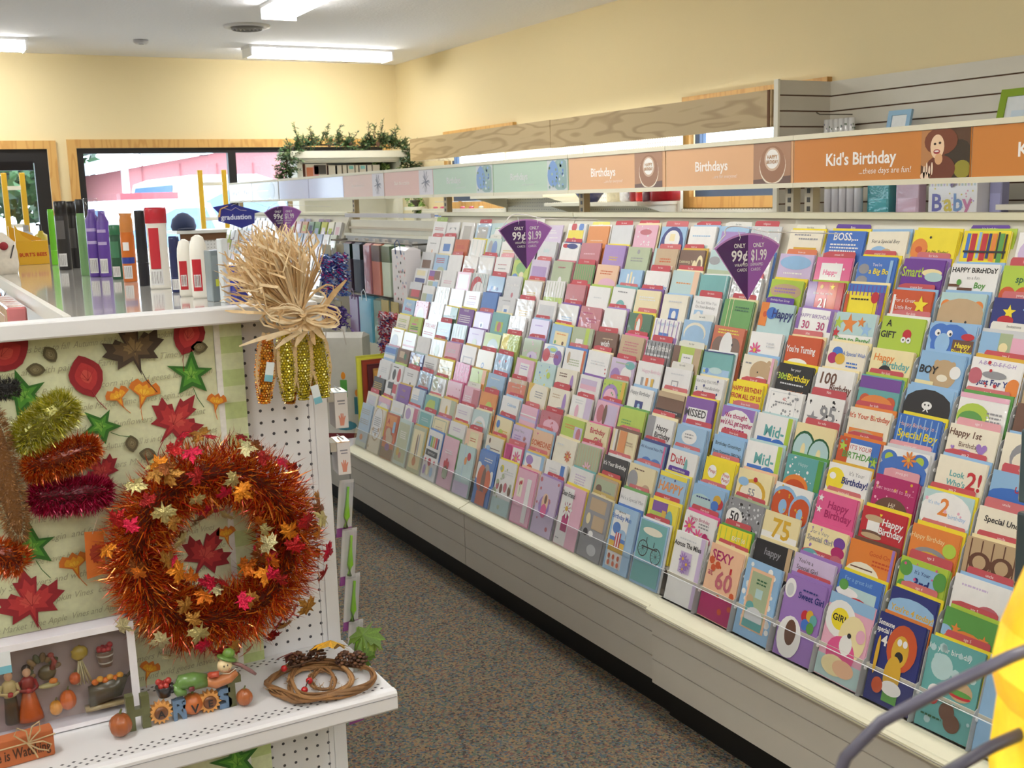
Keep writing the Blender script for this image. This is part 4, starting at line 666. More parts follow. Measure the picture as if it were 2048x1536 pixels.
for z in (.14, .55, .95): at(g, MB().box(.262, .50, 2.26, 6.6, z, z + .03, WH), 'side_shelf', 'paint')
at(g, MB().box(GX0, GX1, GY - .30, GY, 0, .14, WH), 'base_deck', 'paint')
# lower end shelf with rolled lip and punched holes
s = tag(empty('wire_shelf', (.30, 2.05, .545)), 'white steel shelf carrying the harvest ornaments and twig pumpkin', 'shelf')
m = MB(); m.box(GX0, GX1, 1.903, 2.198, .567, .5755, (226, 226, 228)); at(s, m, 'shelf_top', 'deck').active_material = MATS['paint']
m = MB(); pr = [(1.897, .536), (1.894, .540), (1.894, .571), (1.898, .5762), (1.914, .5762), (1.914, .572), (1.902, .570), (1.902, .536)]
m.loft([[(x, p[0], p[1]) for p in pr] for x in (GX0 - .004, GX1 + .004)], (238, 238, 242)); at(s, m, 'front_lip', 'paint')
at(s, MB().box(GX0 - .004, GX1 + .002, 1.8932, 1.8942, .5645, .5655, (150, 150, 158)), 'lip_seam', 'paint')
for x in (GX0 - .004, GX1):
    m = MB(); m.loft([[(xx, p[0], p[1]) for p in ((1.90, .536), (1.90, .574), (2.198, .574), (2.198, .50))] for xx in (x, x + .004)], WH); at(s, m, 'end_plate', 'paint')
m = MB()
for r, yy in enumerate((1.922, 1.932, 1.942, 2.158, 2.168, 2.178)):
    k = 0
    x = GX0 + .02 + (.0095 if r % 2 else 0)
    while x < GX1 - .01:
        m.poly([(x - .0042, yy, .5757), (x, yy - .0028, .5757), (x + .0042, yy, .5757), (x, yy + .0028, .5757)], (66, 66, 72)); x += .019
stuff(at(s, m, 'punched_holes', 'matte'))

# ---------------------------------------------------------------- printed leaf fabric
FY = 2.192
fb = tag(empty('leaf_fabric', (.22, FY, .75)), 'pale green autumn leaf print cloth with gingham edge hung on the pegboard', 'fabric')
m = MB(); nx, nz = 30, 30; r2 = random.Random(4); FX0, FX1, FZ0, FZ1 = GX0 + .01, .536, .16, 1.296
def fy(x, z): return FY - .0025 - .0022 * math.sin(x * 23 + z * 3) - .0015 * math.sin(z * 17 + x * 5)
gp = [[(FX0 + (FX1 - FX0) * a / nx, fy(FX0 + (FX1 - FX0) * a / nx, FZ0 + (FZ1 - FZ0) * b / nz), FZ0 + (FZ1 - FZ0) * b / nz) for a in range(nx + 1)] for b in range(nz + 1)]
for b in range(nz):
    for a in range(nx): m.poly([gp[b][a], gp[b][a + 1], gp[b + 1][a + 1], gp[b + 1][a]], (222, 226, 188))
at(fb, m, 'cloth', 'fabric', True)
m = MB()
for b in range(34):
    z0 = FZ0 + b * .0335; z1 = min(z0 + .0335, FZ1)
    for a, (x0, x1) in enumerate(((.536, .548), (.548, .592))):
        m.poly([(x0, FY - .003, z0), (x1, FY - .003, z0), (x1, FY - .003, z1), (x0, FY - .003, z1)], ((240, 240, 234), (244, 246, 238))[b % 2] if a == 0 else ((196, 216, 150), (222, 232, 190))[b % 2])
at(fb, m, 'gingham_border', 'fabric')
ln = ['Vines and Apple Market Time leaves begin to fall', 'and family Sunflowers and with paint', 'Autumn chill is in the air Pumpkin Vines', 'Fall Farmers Market Time Apple', 'corn and wild geese leaves begin']
m = MB()
for b in range(22):
    z = 1.262 - b * .040; t = ln[b % 5] + '  ' + ln[(b + 2) % 5]
    m.text(t, FX0 + .16 + (b % 3) * .02, z - .0, .0125, (176, 176, 142), FY - .0075, align=0, maxw=FX1 - FX0 - .21, shear=.35, rot=.03)
at(fb, m, 'script_print', 'fabric')
OVATE = [(0, -.5), (.2, -.35), (.3, -.2), (.36, 0), (.34, .16), (.24, .3), (.12, .42), (0, .5), (-.12, .42), (-.24, .3), (-.34, .16), (-.36, 0), (-.3, -.2), (-.2, -.35)]
IVY = [(0, -.3), (.3, -.5), (.22, -.12), (.52, .02), (.2, .1), (.12, .55), (-.08, .18), (-.5, .28), (-.2, -.04), (-.34, -.42)]
GINK = [(0, -.55), (.12, -.1), (.52, .1), (.45, .3), (.3, .42), (.18, .3), (.05, .48), (-.12, .34), (-.3, .44), (-.46, .28), (-.5, .1), (-.12, -.1)]
def print_leaf(x, z, sz, shape, cols, rot, stem=1):
    m = MB(); c, s_ = math.cos(rot), math.sin(rot); y = FY - .0085
    for k, (q, col) in enumerate(((1, cols[0]), (.66, cols[1]), (.33, cols[2]))):
        m.poly([(x + sz * q * (p[0] * c - p[1] * s_), y - k * .0003, z + sz * q * (p[0] * s_ + p[1] * c)) for p in shape], col)
    if stem:
        pts = [(0, -.35), (.05, -.6), (.16, -.85)]
        P = [(x + sz * (p[0] * c - p[1] * s_), y - .001, z + sz * (p[0] * s_ + p[1] * c)) for p in pts]
        m.tube(P, .0007, cols[0], 4)
    for a in (-.9, -.35, .35, .9):
        q = .36; ex, ez = math.sin(a) * q, math.cos(a) * q - .05
        e = (x + sz * (ex * c - ez * s_), y - .0012, z + sz * (ex * s_ + ez * c)); f = (x + sz * (.1 * s_), y - .0012, z - sz * .1 * c)
        m.poly([(f[0] - .0006, y - .0012, f[2]), (f[0] + .0006, y - .0012, f[2]), (e[0], y - .0012, e[2])], cols[0])
    return at(fb, m, 'printed_leaf', 'fabric')
RED = ((150, 34, 42), (186, 52, 54), (206, 80, 70)); OLV = ((72, 58, 46), (104, 84, 60), (140, 116, 76)); GRN = ((52, 110, 36), (84, 152, 50), (126, 184, 70)); ORA = ((214, 120, 40), (236, 168, 44), (244, 196, 60))
for a in [(.157, 1.27, .09, OVATE, RED, -1.1), (.38, 1.262, .115, MAPLE, OLV, .2), (.487, 1.277, .085, OVATE, RED, -.4), (.291, 1.214, .085, OVATE, RED, .25), (.484, 1.2, .085, IVY, GRN, .1), (.392, 1.17, .06, GINK, ORA, -.3), (.345, 1.168, .045, GINK, ORA, .35),
          (.306, 1.117, .07, IVY, GRN, .9), (.45, 1.11, .11, MAPLE, RED, -.7), (.178, 1.193, .085, IVY, GRN, .4), (.165, .905, .085, IVY, GRN, .2), (.154, .80, .12, MAPLE, RED, .15), (.487, .83, .105, MAPLE, RED, -.55), (.238, .853, .055, GINK, ORA, .2), (.53, 1.136, .04, GINK, ORA, -.2), (.53, .861, .04, GINK, ORA, .1),
          (.356, .61, .042, GINK, ORA, -.4), (.30, 1.03, .075, MAPLE, RED, .6), (.514, .367, .10, IVY, GRN, .3), (.40, .36, .06, OVATE, OLV, 1.2), (.42, .95, .06, OVATE, RED, .8), (.02, 1.0, .1, MAPLE, RED, .4), (0, 1.2, .1, OVATE, OLV, .4)]: print_leaf(*a)
for x, z, rt in ((.232, 1.262, .5), (.205, 1.236, 1.4), (.505, 1.25, 1.5), (.362, 1.075, .1), (.39, 1.05, 1.3)):
    print_leaf(x, z, .034, OVATE, ((96, 88, 62), (124, 112, 80), (150, 140, 106)), rt, 0)

# ---------------------------------------------------------------- tinsel helpers
def strand(m, p, d, l, w, col, r2, bend=.25):
    d = Vector(d).normalized(); a = d.orthogonal().normalized(); a = Matrix.Rotation(r2.uniform(0, 6.28), 3, d) @ a
    p = Vector(p); q = p + d * l + Vector((r2.uniform(-1, 1), r2.uniform(-1, 1), r2.uniform(-1, 1))) * l * bend
    mid = (p + q) / 2 + Vector((r2.uniform(-1, 1), r2.uniform(-1, 1), r2.uniform(-1, 1))) * l * .08
    m.poly([tuple(p - a * w), tuple(p + a * w), tuple(mid + a * w), tuple(mid - a * w)], col); m.poly([tuple(mid - a * w), tuple(mid + a * w), tuple(q)], col)
def shade(c, k): return tuple(max(0, min(255, int(v * k))) for v in c)
# wreath
WC = Vector((.487, 2.095, .868)); RM, RT = .147, .068
wr = tag(empty('tinsel_wreath', tuple(WC)), 'shiny copper tinsel wreath with foil maple leaves hung on the pegboard', 'wreath')
m = MB(); r2 = random.Random(21)
cop = [(222, 96, 20), (236, 124, 30), (206, 70, 18), (180, 46, 18), (244, 160, 60), (206, 50, 30), (150, 40, 18), (240, 140, 40)]
for k in range(17000):
    a = r2.uniform(0, 2 * math.pi); b = r2.uniform(0, 2 * math.pi); rr = r2.uniform(.2, .75) * RT
    er = Vector((math.cos(a), 0, math.sin(a))); ey = Vector((0, -1, 0)); dd = er * math.cos(b) + ey * math.sin(b)
    if dd.y > .5: dd.y = .2
    p = er * RM + dd * rr; tdir = Vector((-math.sin(a), 0, math.cos(a)))
    strand(m, p, dd + tdir * r2.uniform(-.7, .7), r2.uniform(.018, .047), r2.uniform(.0005, .0012), r2.choice(cop), r2)
stuff(m.build('tinsel', 'foil', wr))
m = MB(); pts = [(RM * math.cos(t * 6.2832 / 40), 0, RM * math.sin(t * 6.2832 / 40)) for t in range(41)]
m.tube(pts, .02, (90, 36, 18), 8).build('ring_core', 'matte', wr)
def leaf_mesh(name, col, par, mm='leaffoil', curl=.28):
    m = MB(); n = len(MAPLE); P = [(p[0], p[1], -curl * (p[0] ** 2 + p[1] ** 2) + .012 * ((k % 3) - 1)) for k, p in enumerate(MAPLE)]
    i = m.P([(0, 0, .05)] + P)
    for k in range(n): m.f.append((i, i + 1 + k, i + 1 + (k + 1) % n)); m.c.append(shade(col, .94 + .12 * (k % 2)))
    return m.build(name, mm, par)
lcols = [(190, 178, 120), (196, 24, 60), (206, 110, 24), (170, 24, 28), (214, 130, 30), (130, 70, 24), (206, 198, 150), (206, 30, 70), (150, 26, 24), (170, 120, 50)]
protos = [None] * len(lcols)
for k in range(96):
    a = r2.uniform(0, 2 * math.pi); b = r2.uniform(.1, math.pi - .1) if k % 5 else r2.uniform(-.5, .4)
    er = Vector((math.cos(a), 0, math.sin(a))); dd = er * math.cos(b) + Vector((0, -1, 0)) * math.sin(b)
    p = er * RM + dd * r2.uniform(.070, .086); c = r2.randrange(len(lcols)); sz = r2.uniform(.032, .05)
    nrm = (dd + Vector((r2.uniform(-.5, .5), r2.uniform(-.6, .1), r2.uniform(-.5, .5)))).normalized()
    mm = Matrix.Translation(p) @ nrm.to_track_quat('Z', 'Y').to_matrix().to_4x4() @ Matrix.Rotation(r2.uniform(0, 6.28), 4, 'Z') @ Matrix.Scale(sz, 4)
    if protos[c] is None: protos[c] = leaf_mesh('foil_leaf', lcols[c], wr); protos[c].matrix_local = mm
    else: link_copy(protos[c], wr, mw=mm)
# orange price tag hanging from the wreath
t = tag(empty('hang_tag', (.268, 2.13, .93)), 'orange scalloped hang tag at the left of the copper wreath', 'tag')
MB().prism([(-.017, -.092), (.017, -.086), (.020, -.004), (-.014, .0)], 0, .001, (214, 116, 44)).build('tag_card', 'paper', t)
MB().prism([(.004 + p[0] * .013, -.045 + p[1] * .02) for p in star_pts(12, 1, .82)], -.0006, 0, (168, 60, 36)).build('tag_print', 'paper', t)
MB().tube([(.0, 0, -.006), (.012, -.01, .03), (.04, -.02, .05)], .0006, (230, 220, 200), 4).build('string', 'paper', t)
# tinsel turkey
tk = tag(empty('tinsel_turkey', (.13, 2.12, 1.06)), 'tinsel turkey decoration cut by the left edge, with gold, copper and magenta feathers', 'decoration')
def tuft(name, c, ax, L, rad, cols, n, ln, seed, flat=.55, core=None):
    r2 = random.Random(seed); m = MB(); ax = Vector(ax).normalized(); up = ax.cross(Vector((0, 1, 0))).normalized(); c = Vector(c)
    for k in range(n):
        t_ = r2.uniform(-1, 1); b = r2.uniform(0, 2 * math.pi); w = math.sqrt(max(0, 1 - t_ ** 4)); d = up * math.cos(b) + Vector((0, -1, 0)) * math.sin(b) * (1 if math.sin(b) > 0 else .3)
        p = c + ax * t_ * L * .92 + Vector((up * math.cos(b) + Vector((0, -flat, 0)) * math.sin(b))) * rad * w * r2.uniform(.55, .85)
        strand(m, p, d + ax * (t_ ** 3 * .9 + r2.uniform(-.5, .5)), ln * r2.uniform(.6, 1.2), r2.uniform(.0004, .0009), r2.choice(cols), r2)
    M3 = Matrix((up, Vector((0, 1, 0)), ax)).transposed()
    m.ell(tuple(c), (rad * .6, rad * .6 * flat, L * .85), core or shade(cols[1], .6), 14, 10, M3)
    ob = stuff(at(tk, m, name, 'foil')); return ob
tuft('gold_feather', (.205, 2.12, 1.145), (1, 0, .75), .066, .040, [(206, 196, 60), (226, 220, 90), (180, 176, 40), (240, 236, 160), (160, 166, 50)], 4200, .016, 31)
tuft('copper_feather', (.226, 2.115, 1.078), (1, 0, .22), .072, .033, [(222, 100, 24), (196, 66, 16), (244, 150, 60), (170, 50, 16)], 4200, .015, 32)
tuft('magenta_feather', (.236, 2.12, 1.006), (1, 0, -.06), .076, .036, [(196, 24, 76), (160, 14, 54), (226, 60, 110), (130, 10, 44)], 4600, .016, 33)
tuft('copper_feather', (.02, 2.12, 1.07), (1, 0, -.1), .072, .036, [(206, 84, 16), (176, 56, 12), (232, 130, 40), (150, 40, 10)], 1200, .015, 36)
tuft('tail_tuft', (.118, 2.11, .912), (.7, 0, -.5), .035, .034, [(206, 84, 16), (176, 56, 12), (232, 130, 40), (220, 100, 30)], 1400, .016, 34)
tuft('neck', (.128, 2.105, 1.07), (-.12, 0, 1), .142, .030, [(150, 104, 54), (172, 124, 70), (128, 84, 40)], 4200, .009, 35, core=(140, 96, 50)).active_material = MATS['fabric']
tuft('black_hat', (.14, 2.10, 1.218), (1, 0, 0), .03, .018, [(24, 22, 22), (44, 40, 40)], 900, .009, 37).active_material = MATS['fabric']

# ---------------------------------------------------------------- corn and raffia swag
KN = Vector((.676, 2.065, 1.309))
cs = tag(empty('corn_swag', tuple(KN)), 'beaded corn cobs with a big raffia bow hung on the end of the gondola', 'decoration')
r2 = random.Random(51); raf = [(226, 196, 150), (234, 208, 166), (214, 180, 132), (240, 218, 180), (202, 166, 118)]
def ribbon(m, pts, w, col, tw=0):
    P = [Vector(p) for p in pts]; n = len(P); prev = None
    for i in range(n):
        d = (P[min(i + 1, n - 1)] - P[max(i - 1, 0)]).normalized(); s_ = d.cross(Vector((.25, -1, .1))).normalized(); s_ = Matrix.Rotation(tw * i / n, 3, d) @ s_
        ww = w * (1 if i < n - 1 else .35); a, b = tuple(P[i] - s_ * ww), tuple(P[i] + s_ * ww)
        if prev: m.poly([prev[0], prev[1], b, a], col)
        prev = (a, b)
m = MB()
for k in range(300):      # fan of stalks up and to the left
    a = R(r2.gauss(117, 21)); a = max(R(68), min(R(172), a)); L_ = r2.uniform(.11, .176) * (1.05 - .25 * abs(a - R(115)))
    yb = r2.uniform(-.035, .075); sag = r2.uniform(-.03, .03); e = KN + Vector((math.cos(a) * L_, yb, math.sin(a) * L_))
    sd = Vector((-math.sin(a), 0, math.cos(a)))
    mid1 = KN.lerp(e, .35) + sd * sag * .4; mid2 = KN.lerp(e, .72) + sd * sag + Vector((0, -.01, 0))
    tip = e + sd * sag * .55 + Vector((math.cos(a), 0, math.sin(a))) * .014
    ribbon(m, [KN + Vector((r2.uniform(-.008, .008), r2.uniform(-.008, .004), 0)), mid1, mid2, e, tip], r2.uniform(.0009, .0030), r2.choice(raf), r2.uniform(-1.5, 1.5))
stuff(at(cs, m, 'raffia_fan', 'straw'))
m = MB()
for k in range(26):       # bow loops left and right of the knot
    sgn = -1 if k % 2 else 1; L_ = r2.uniform(.05, .085); an = R(r2.uniform(-18, 42)) if sgn > 0 else R(r2.uniform(-14, 22)); hgt = r2.uniform(.010, .026)
    pts = []
    for q in range(11):
        t_ = q / 10 * 2 * math.pi; lx = L_ * (1 - math.cos(t_)) / 2; lz = hgt * math.sin(t_)
        pts.append(KN + Vector((sgn * (lx * math.cos(an) - lz * math.sin(an)), -.012 + .01 * math.sin(t_ / 2 + k), lx * math.sin(an) + lz * math.cos(an))))
    ribbon(m, pts, r2.uniform(.0009, .0022), r2.choice(raf))
for e, w in (((.768, 2.05, 1.373), .006), ((.548, 2.05, 1.262), .004), ((.60, 2.05, 1.268), .004), ((.748, 2.05, 1.30), .002), ((.66, 2.06, 1.25), .006), ((.70, 2.06, 1.25), .006), ((.62, 2.06, 1.25), .005), ((.72, 2.06, 1.26), .006)):
    e = Vector(e); ribbon(m, [KN, KN.lerp(e, .3) + Vector((.01, -.01, -.012)), KN.lerp(e, .7) + Vector((.004, 0, -.004)), e], w, r2.choice(raf))
m.tube([KN + Vector((-.006, -.014, .008)), KN + Vector((0, -.02, 0)), KN + Vector((.004, -.014, -.012))], .006, raf[2], 7)
stuff(at(cs, m, 'raffia_bow', 'straw'))
def cob(top, bot, rad, cols, seed):
    r2 = random.Random(seed); T, B = Vector(top), Vector(bot); ax = (B - T).normalized(); L_ = (B - T).length; s1 = ax.cross(Vector((0, 1, 0))).normalized(); s2 = Vector((0, -1, 0))
    m = MB(); core = []
    for j in range(9):
        t_ = j / 8; rr = rad * .85 * math.sin(math.pi * min(.94, max(.1, .12 + .8 * t_))) ** .5; c = T + ax * L_ * t_
        core.append([tuple(c + (s1 * math.cos(q * .7854) + s2 * math.sin(q * .7854)) * rr) for q in range(8)])
    m.loft(core, shade(cols[0], .7))
    for j in range(26):
        t_ = (j + .5) / 26; rr = rad * math.sin(math.pi * min(.95, max(.1, .12 + .8 * t_))) ** .5
        for q in range(13):
            b = -.5 + 4.1 * q / 12 + (.16 if j % 2 else 0); n_ = s1 * math.cos(b) + s2 * math.sin(b); c = T + ax * L_ * (t_ + r2.uniform(-.006, .006)) + n_ * rr * r2.uniform(.88, 1.04)
            col = r2.choice(cols) if r2.random() > .03 else (60, 50, 20); k_ = r2.uniform(.0018, .0028); tg = ax.cross(n_)
            P = [c + n_ * k_, c + ax * k_, c + tg * k_, c - ax * k_, c - tg * k_]
            m.faces([tuple(p) for p in P], [(0, 1, 2), (0, 2, 3), (0, 3, 4), (0, 4, 1)], col)
    o = m.build('corn_cob', 'foil', cs); o.matrix_parent_inverse = cs.matrix_basis.inverted()
    for sg in (-1, 1):
        h_ = MB(); P = [T + s1 * sg * rad * .2 + Vector((0, -.004, .012)), T + s1 * sg * rad * .85 + ax * L_ * .2 + Vector((0, -rad * .55, 0)), T + s1 * sg * rad * .95 + ax * L_ * .55 + Vector((0, -rad * .5, 0)), T + s1 * sg * rad * .6 + ax * L_ * .85 + Vector((0, -rad * .45, 0))]
        ribbon(h_, P, .0042, (214, 186, 144)); hb = h_.build('husk', 'straw', o);
    return o
YEL = [(226, 206, 40), (240, 224, 70), (206, 190, 36), (250, 240, 150)]; ORC = [(230, 140, 20), (240, 170, 44), (206, 110, 20), (250, 206, 100)]
cob((.616, 2.105, 1.265), (.603, 2.10, 1.138), .019, ORC, 1); cob((.651, 2.10, 1.277), (.650, 2.095, 1.138), .0185, YEL, 2); cob((.686, 2.10, 1.275), (.683, 2.10, 1.136), .018, YEL, 3); cob((.716, 2.10, 1.272), (.726, 2.10, 1.136), .019, YEL, 4); cob((.668, 2.135, 1.25), (.664, 2.13, 1.126), .018, ORC, 5); cob((.703, 2.135, 1.25), (.706, 2.13, 1.14), .017, ORC, 6)
for x, z, rt in ((.611, 1.203, .2), (.703, 1.148, -.2)):
    o = MB().prism([(-.008, -.019), (.008, -.019), (.008, .019), (-.008, .019)], 0, .0008, (222, 230, 232)); o.prism([(-.008, -.019), (.008, -.019), (.008, -.006), (-.008, -.006)], -.0006, 0, (120, 180, 196))
    o = o.build('price_tag', 'paper', cs); o.matrix_parent_inverse = cs.matrix_basis.inverted(); o.location = (x, 2.078, z); o.rotation_euler = (0, rt, 0)

# ---------------------------------------------------------------- ornaments on the lower shelf
SZ = .5765
def pumpkin(name, c, r, col, par=None, squash=.88, lab=None, ribs=8):
    m = MB(); rs = []
    for j in range(9):
        t_ = -math.pi / 2 + math.pi * j / 8; t_ = max(-1.5, min(1.5, t_))
        rs.append([(r * math.cos(t_) * (1 - .1 * abs(math.cos(a * ribs / 2))) * math.cos(a), r * math.cos(t_) * (1 - .1 * abs(math.cos(a * ribs / 2))) * math.sin(a), r * squash * math.sin(t_)) for a in [2 * math.pi * q / 32 for q in range(32)]])
    m.loft(rs, [shade(col, .9), shade(col, .95), col, col, col, col, shade(col, .95), shade(col, .85)])
    if par is None:
        root = empty(name, (c[0], c[1], c[2] - r * squash)); tag(root, lab, 'pumpkin'); o = m.build('gourd', 'ceramic', root, True, loc=(0, 0, r * squash)); st = root
    else: o = m.build(name, 'ceramic', par, True, loc=c); st = o
    MB().tube([(0, 0, r * squash * .8 + (r * squash if par is None else 0)), (r * .08, 0, r * squash * 1.1 + (r * squash if par is None else 0)), (r * .2, 0, r * squash * 1.35 + (r * squash if par is None else 0))], [r * .16, r * .1, r * .08], (96, 104, 56), 6).build('stem', 'ceramic', st)
    return o
# boxed set of miniature figures
bx = tag(empty('figurine_box', (.16, 2.1, SZ)), 'white window box of harvest miniatures standing at the left of the shelf', 'box')
bx.rotation_euler = (R(-3), 0, 0)
BW = (228, 226, 236); x0, x1 = -.17, .158; zt = .181
for nm, b in [('box_side', (x1 - .006, x1, -.03, .025, 0, zt)), ('box_side', (x0, x0 + .006, -.03, .025, 0, zt)), ('box_top', (x0, x1, -.03, .025, zt - .006, zt)), ('box_bottom', (x0, x1, -.03, .025, 0, .006))]: MB().box(*b, BW).build(nm, 'paper', bx)
MB().box(x0, x1, .02, .025, 0, zt, (176, 160, 158)).build('tray', 'matte', bx)
for b in [(x0, x1, zt - .012, zt), (x0, x1, 0, .008), (x1 - .014, x1, .008, zt - .012)]: MB().box(b[0], b[1], -.032, -.030, b[2], b[3], (238, 236, 242)).build('window_border', 'paper', bx)
MB().poly([(x0, -.0305, .008), (x1 - .014, -.0305, .008), (x1 - .014, -.0305, zt - .012), (x0, -.0305, zt - .012)], W_).build('clear_window', 'cello', bx)
st = MB().box(-.085, -.056, -.0335, -.0325, .132, .172, (226, 232, 236)); st.box(-.085, -.056, -.0338, -.0335, .132, .146, (120, 186, 206)); st.build('price_sticker', 'paper', bx)
def fig(name, fn):
    m = MB(); fn(m); return m.build(name, 'ceramic', bx, True)
def pilgrim(cx, coat, skirt, hat, h0=.022):
    def f(m):
        m.lathe([(.011, h0), (.013, h0 + .004), (.0105, h0 + .05), (.0095, h0 + .052)] if not skirt else [(.022, h0), (.021, h0 + .01), (.011, h0 + .052), (.009, h0 + .054)], skirt or (70, 64, 50), cx, .006, 14, 1, .7)
        m.lathe([(.0095, h0 + .05), (.0125, h0 + .066), (.012, h0 + .078), (.005, h0 + .084)], coat, cx, .006, 14, 1, .7)
        m.ell((cx, .002, h0 + .092), (.0075, .007, .009), (222, 176, 140), 10, 7); m.ell((cx, .006, h0 + .097), (.0085, .007, .009), hat, 10, 6)
        m.tube([(cx - .012, .004, h0 + .076), (cx - .017, -.002, h0 + .062), (cx - .004, -.008, h0 + .06)], .0035, coat, 6); m.tube([(cx + .012, .004, h0 + .076), (cx + .016, -.002, h0 + .062), (cx + .004, -.008, h0 + .058)], .0035, coat, 6)
        m.ell((cx, -.008, h0 + .06), (.006, .004, .005), (170, 40, 40), 8, 5)
    return f
fig('pilgrim_man', pilgrim(-.062, (206, 186, 130), None, (110, 100, 90))); fig('pilgrim_woman', pilgrim(-.031, (150, 40, 40), (190, 90, 40), (60, 44, 34)))
def turkey(m):
    c = (.0, .006, .115); m.ell((.004, .004, .105), (.016, .010, .015), (96, 84, 56), 12, 8)
    for q in range(9):
        a = R(-30 + q * 26); e = (-.004 + math.cos(a + .6) * .024, .008, .112 + math.sin(a + .6) * .022); m.ell(e, (.006, .003, .010), [(120, 96, 60), (90, 96, 66), (150, 120, 80)][q % 3], 8, 5, Matrix.Rotation(-(a + .6) + 1.57, 3, 'Y'))
    m.tube([(.012, 0, .112), (.018, -.004, .126), (.014, -.006, .138)], [.006, .005, .004], (150, 50, 40), 7); m.ell((.012, -.007, .14), (.006, .005, .005), (160, 60, 50), 8, 6)
    m.ell((.004, -.004, .083), (.020, .008, .005), (170, 160, 110), 12, 5); m.ell((.012, -.006, .09), (.008, .005, .006), (206, 120, 40), 8, 5)
fig('turkey_figure', turkey)
def wheat(m):
    for q in range(26): a = q * .2417; x = .062 + .010 * math.cos(a * 4); m.tube([(x * .3 + .062 * .7, .004 - .004 * math.sin(a * 4), .115), (.066 + .014 * math.cos(a * 4 + .2), .002 - .006 * math.sin(a * 4), .070)], .0011, (206, 196, 156) if q % 2 else (186, 172, 128), 4)
    m.ell((.062, .002, .13), (.015, .009, .014), (176, 150, 50), 12, 8, None, .12)
fig('wheat_sheaf', wheat)
def basket(m):
    m.lathe([(.0115, .094), (.016, .122), (.0155, .124)], [(120, 96, 80), (96, 74, 60)], .107, .004, 16); m.lathe([(.0125, .100), (.0135, .103)], (190, 186, 176), .107, .004, 16); m.lathe([(.0153, .114), (.0158, .117)], (190, 186, 176), .107, .004, 16)
    for q in range(7): m.ell((.107 + .010 * math.cos(q * .9), .004 - .008 * math.sin(q * .9), .127 + (.006 if q == 0 else 0)), (.006, .006, .006), (170, 30, 40), 8, 6)
fig('apple_basket', basket)
def cart(m):
    m.loft([[(.070, y, .024), (.128, y, .034), (.142, y, .066), (.125, y, .07), (.072, y, .058)] for y in (-.008, .012)], (84, 78, 62)); m.box(.062, .136, -.010, .012, .016, .023, (176, 156, 110))
    for q in range(6): m.ell((.084 + q * .009, -.002, .068 + (q % 2) * .004), (.007, .007, .006), ((214, 110, 30), (226, 160, 50))[q % 2], 8, 6)
    m.tube([(.136, 0, .06), (.15, 0, .074)], .003, (90, 80, 60), 6)
fig('harvest_cart', cart)
pumpkin('pumpkin_figure', (.012, .0, .036), .012, (222, 150, 40), bx, 1.2); pumpkin('pumpkin_figure', (.034, .002, .045), .0155, (214, 104, 34), bx, 1.25); pumpkin('pumpkin_figure', (.050, .002, .083), .011, (200, 92, 40), bx, 1.1)
# wooden block sign
bk = tag(empty('wood_block_sign', (.06, 1.985, SZ), (0, 0, R(4))), 'orange wooden block sign with jute bow in front of the white box', 'sign')
MB().bbox(-.13, .094, -.004, .024, 0, .049, (186, 104, 60), .002).build('block', 'matte', bk)
m = MB(); m.text('Someone is Watching', .0175, .012, .019, (84, 52, 34), -.0046, maxw=.14, bold=True); m.build('lettering', 'matte', bk)
m = MB(); J = (196, 170, 128)
m.tube([(-.13, -.006, .035), (.05, -.006, .036), (.096, -.006, .04)], .0014, J, 5)
for pts in [[(.05, -.008, .036), (.03, -.012, .058), (.036, -.012, .070), (.05, -.011, .06), (.052, -.01, .04)], [(.052, -.01, .04), (.06, -.011, .066), (.072, -.012, .072), (.072, -.011, .055), (.052, -.01, .038)], [(.05, -.01, .036), (.06, -.011, .018), (.064, -.011, .006)], [(.05, -.01, .036), (.075, -.011, .034), (.088, -.011, .024), (.082, -.011, .014), (.066, -.011, .022), (.052, -.01, .035)]]: m.tube(pts, .0014, J, 5)
m.build('jute_bow', 'straw', bk)
# HARVEST letters with the reclining scarecrow
hv = tag(empty('harvest_figurine', (.385, 2.01, SZ)), 'resin HARVEST letter ornament with a scarecrow lying along the top', 'ornament')
GR = (98, 100, 62); BL = (100, 128, 160)
def L3(name, pts_list, col, mm='ceramic'):
    m = MB()
    for p in pts_list: m.prism(p, -.008, .008, col)
    return m.build(name, mm, hv)
def rc(x0, x1, z0, z1): return [(x0, z0), (x1, z0), (x1, z1), (x0, z1)]
L3('letter_h', [rc(-.104, -.090, 0, .068), rc(-.078, -.063, 0, .064), rc(-.090, -.078, .026, .040)], GR)
def sunflower(name, cx, cz, ch):
    m = MB(); m.prism([(cx + p[0], cz + p[1]) for p in star_pts(15, .0225, .0165)], -.008, .006, (224, 160, 84)); o = m.build(name, 'ceramic', hv)
    m = MB(); m.lathe([(.0125, 0), (.0125, .003), (.008, .005)], (120, 74, 44), n=16); d = m.build('flower_center', 'ceramic', o, True, loc=(cx, -.008, cz)); d.rotation_euler = (R(90), 0, 0)
    m = MB(); m.text(ch, cx, cz - .007, .014, (36, 28, 26), -.0145, bold=True); m.build('letter_print', 'ceramic', o)
sunflower('letter_a_sunflower', -.044, .022, 'A'); sunflower('letter_e_sunflower', .046, .020, 'E')
m = MB(); m.text('R', -.011, 0, .040, BL, -.009, bold=True, maxw=.026); m.text('R', -.011, 0, .040, shade(BL, .8), -.004, bold=True, maxw=.026); m.box(-.022, -.015, -.0088, .006, 0, .038, BL); m.box(-.015, .001, -.0088, .006, .02, .027, BL); m.box(-.015, .0, -.0088, .006, .033, .039, BL); m.box(-.004, .002, -.0088, .006, 0, .036, BL); m.build('letter_r', 'ceramic', hv)
pumpkin('letter_v_pumpkin', (.016, .002, .021), .021, (196, 108, 54), hv, 1.0)
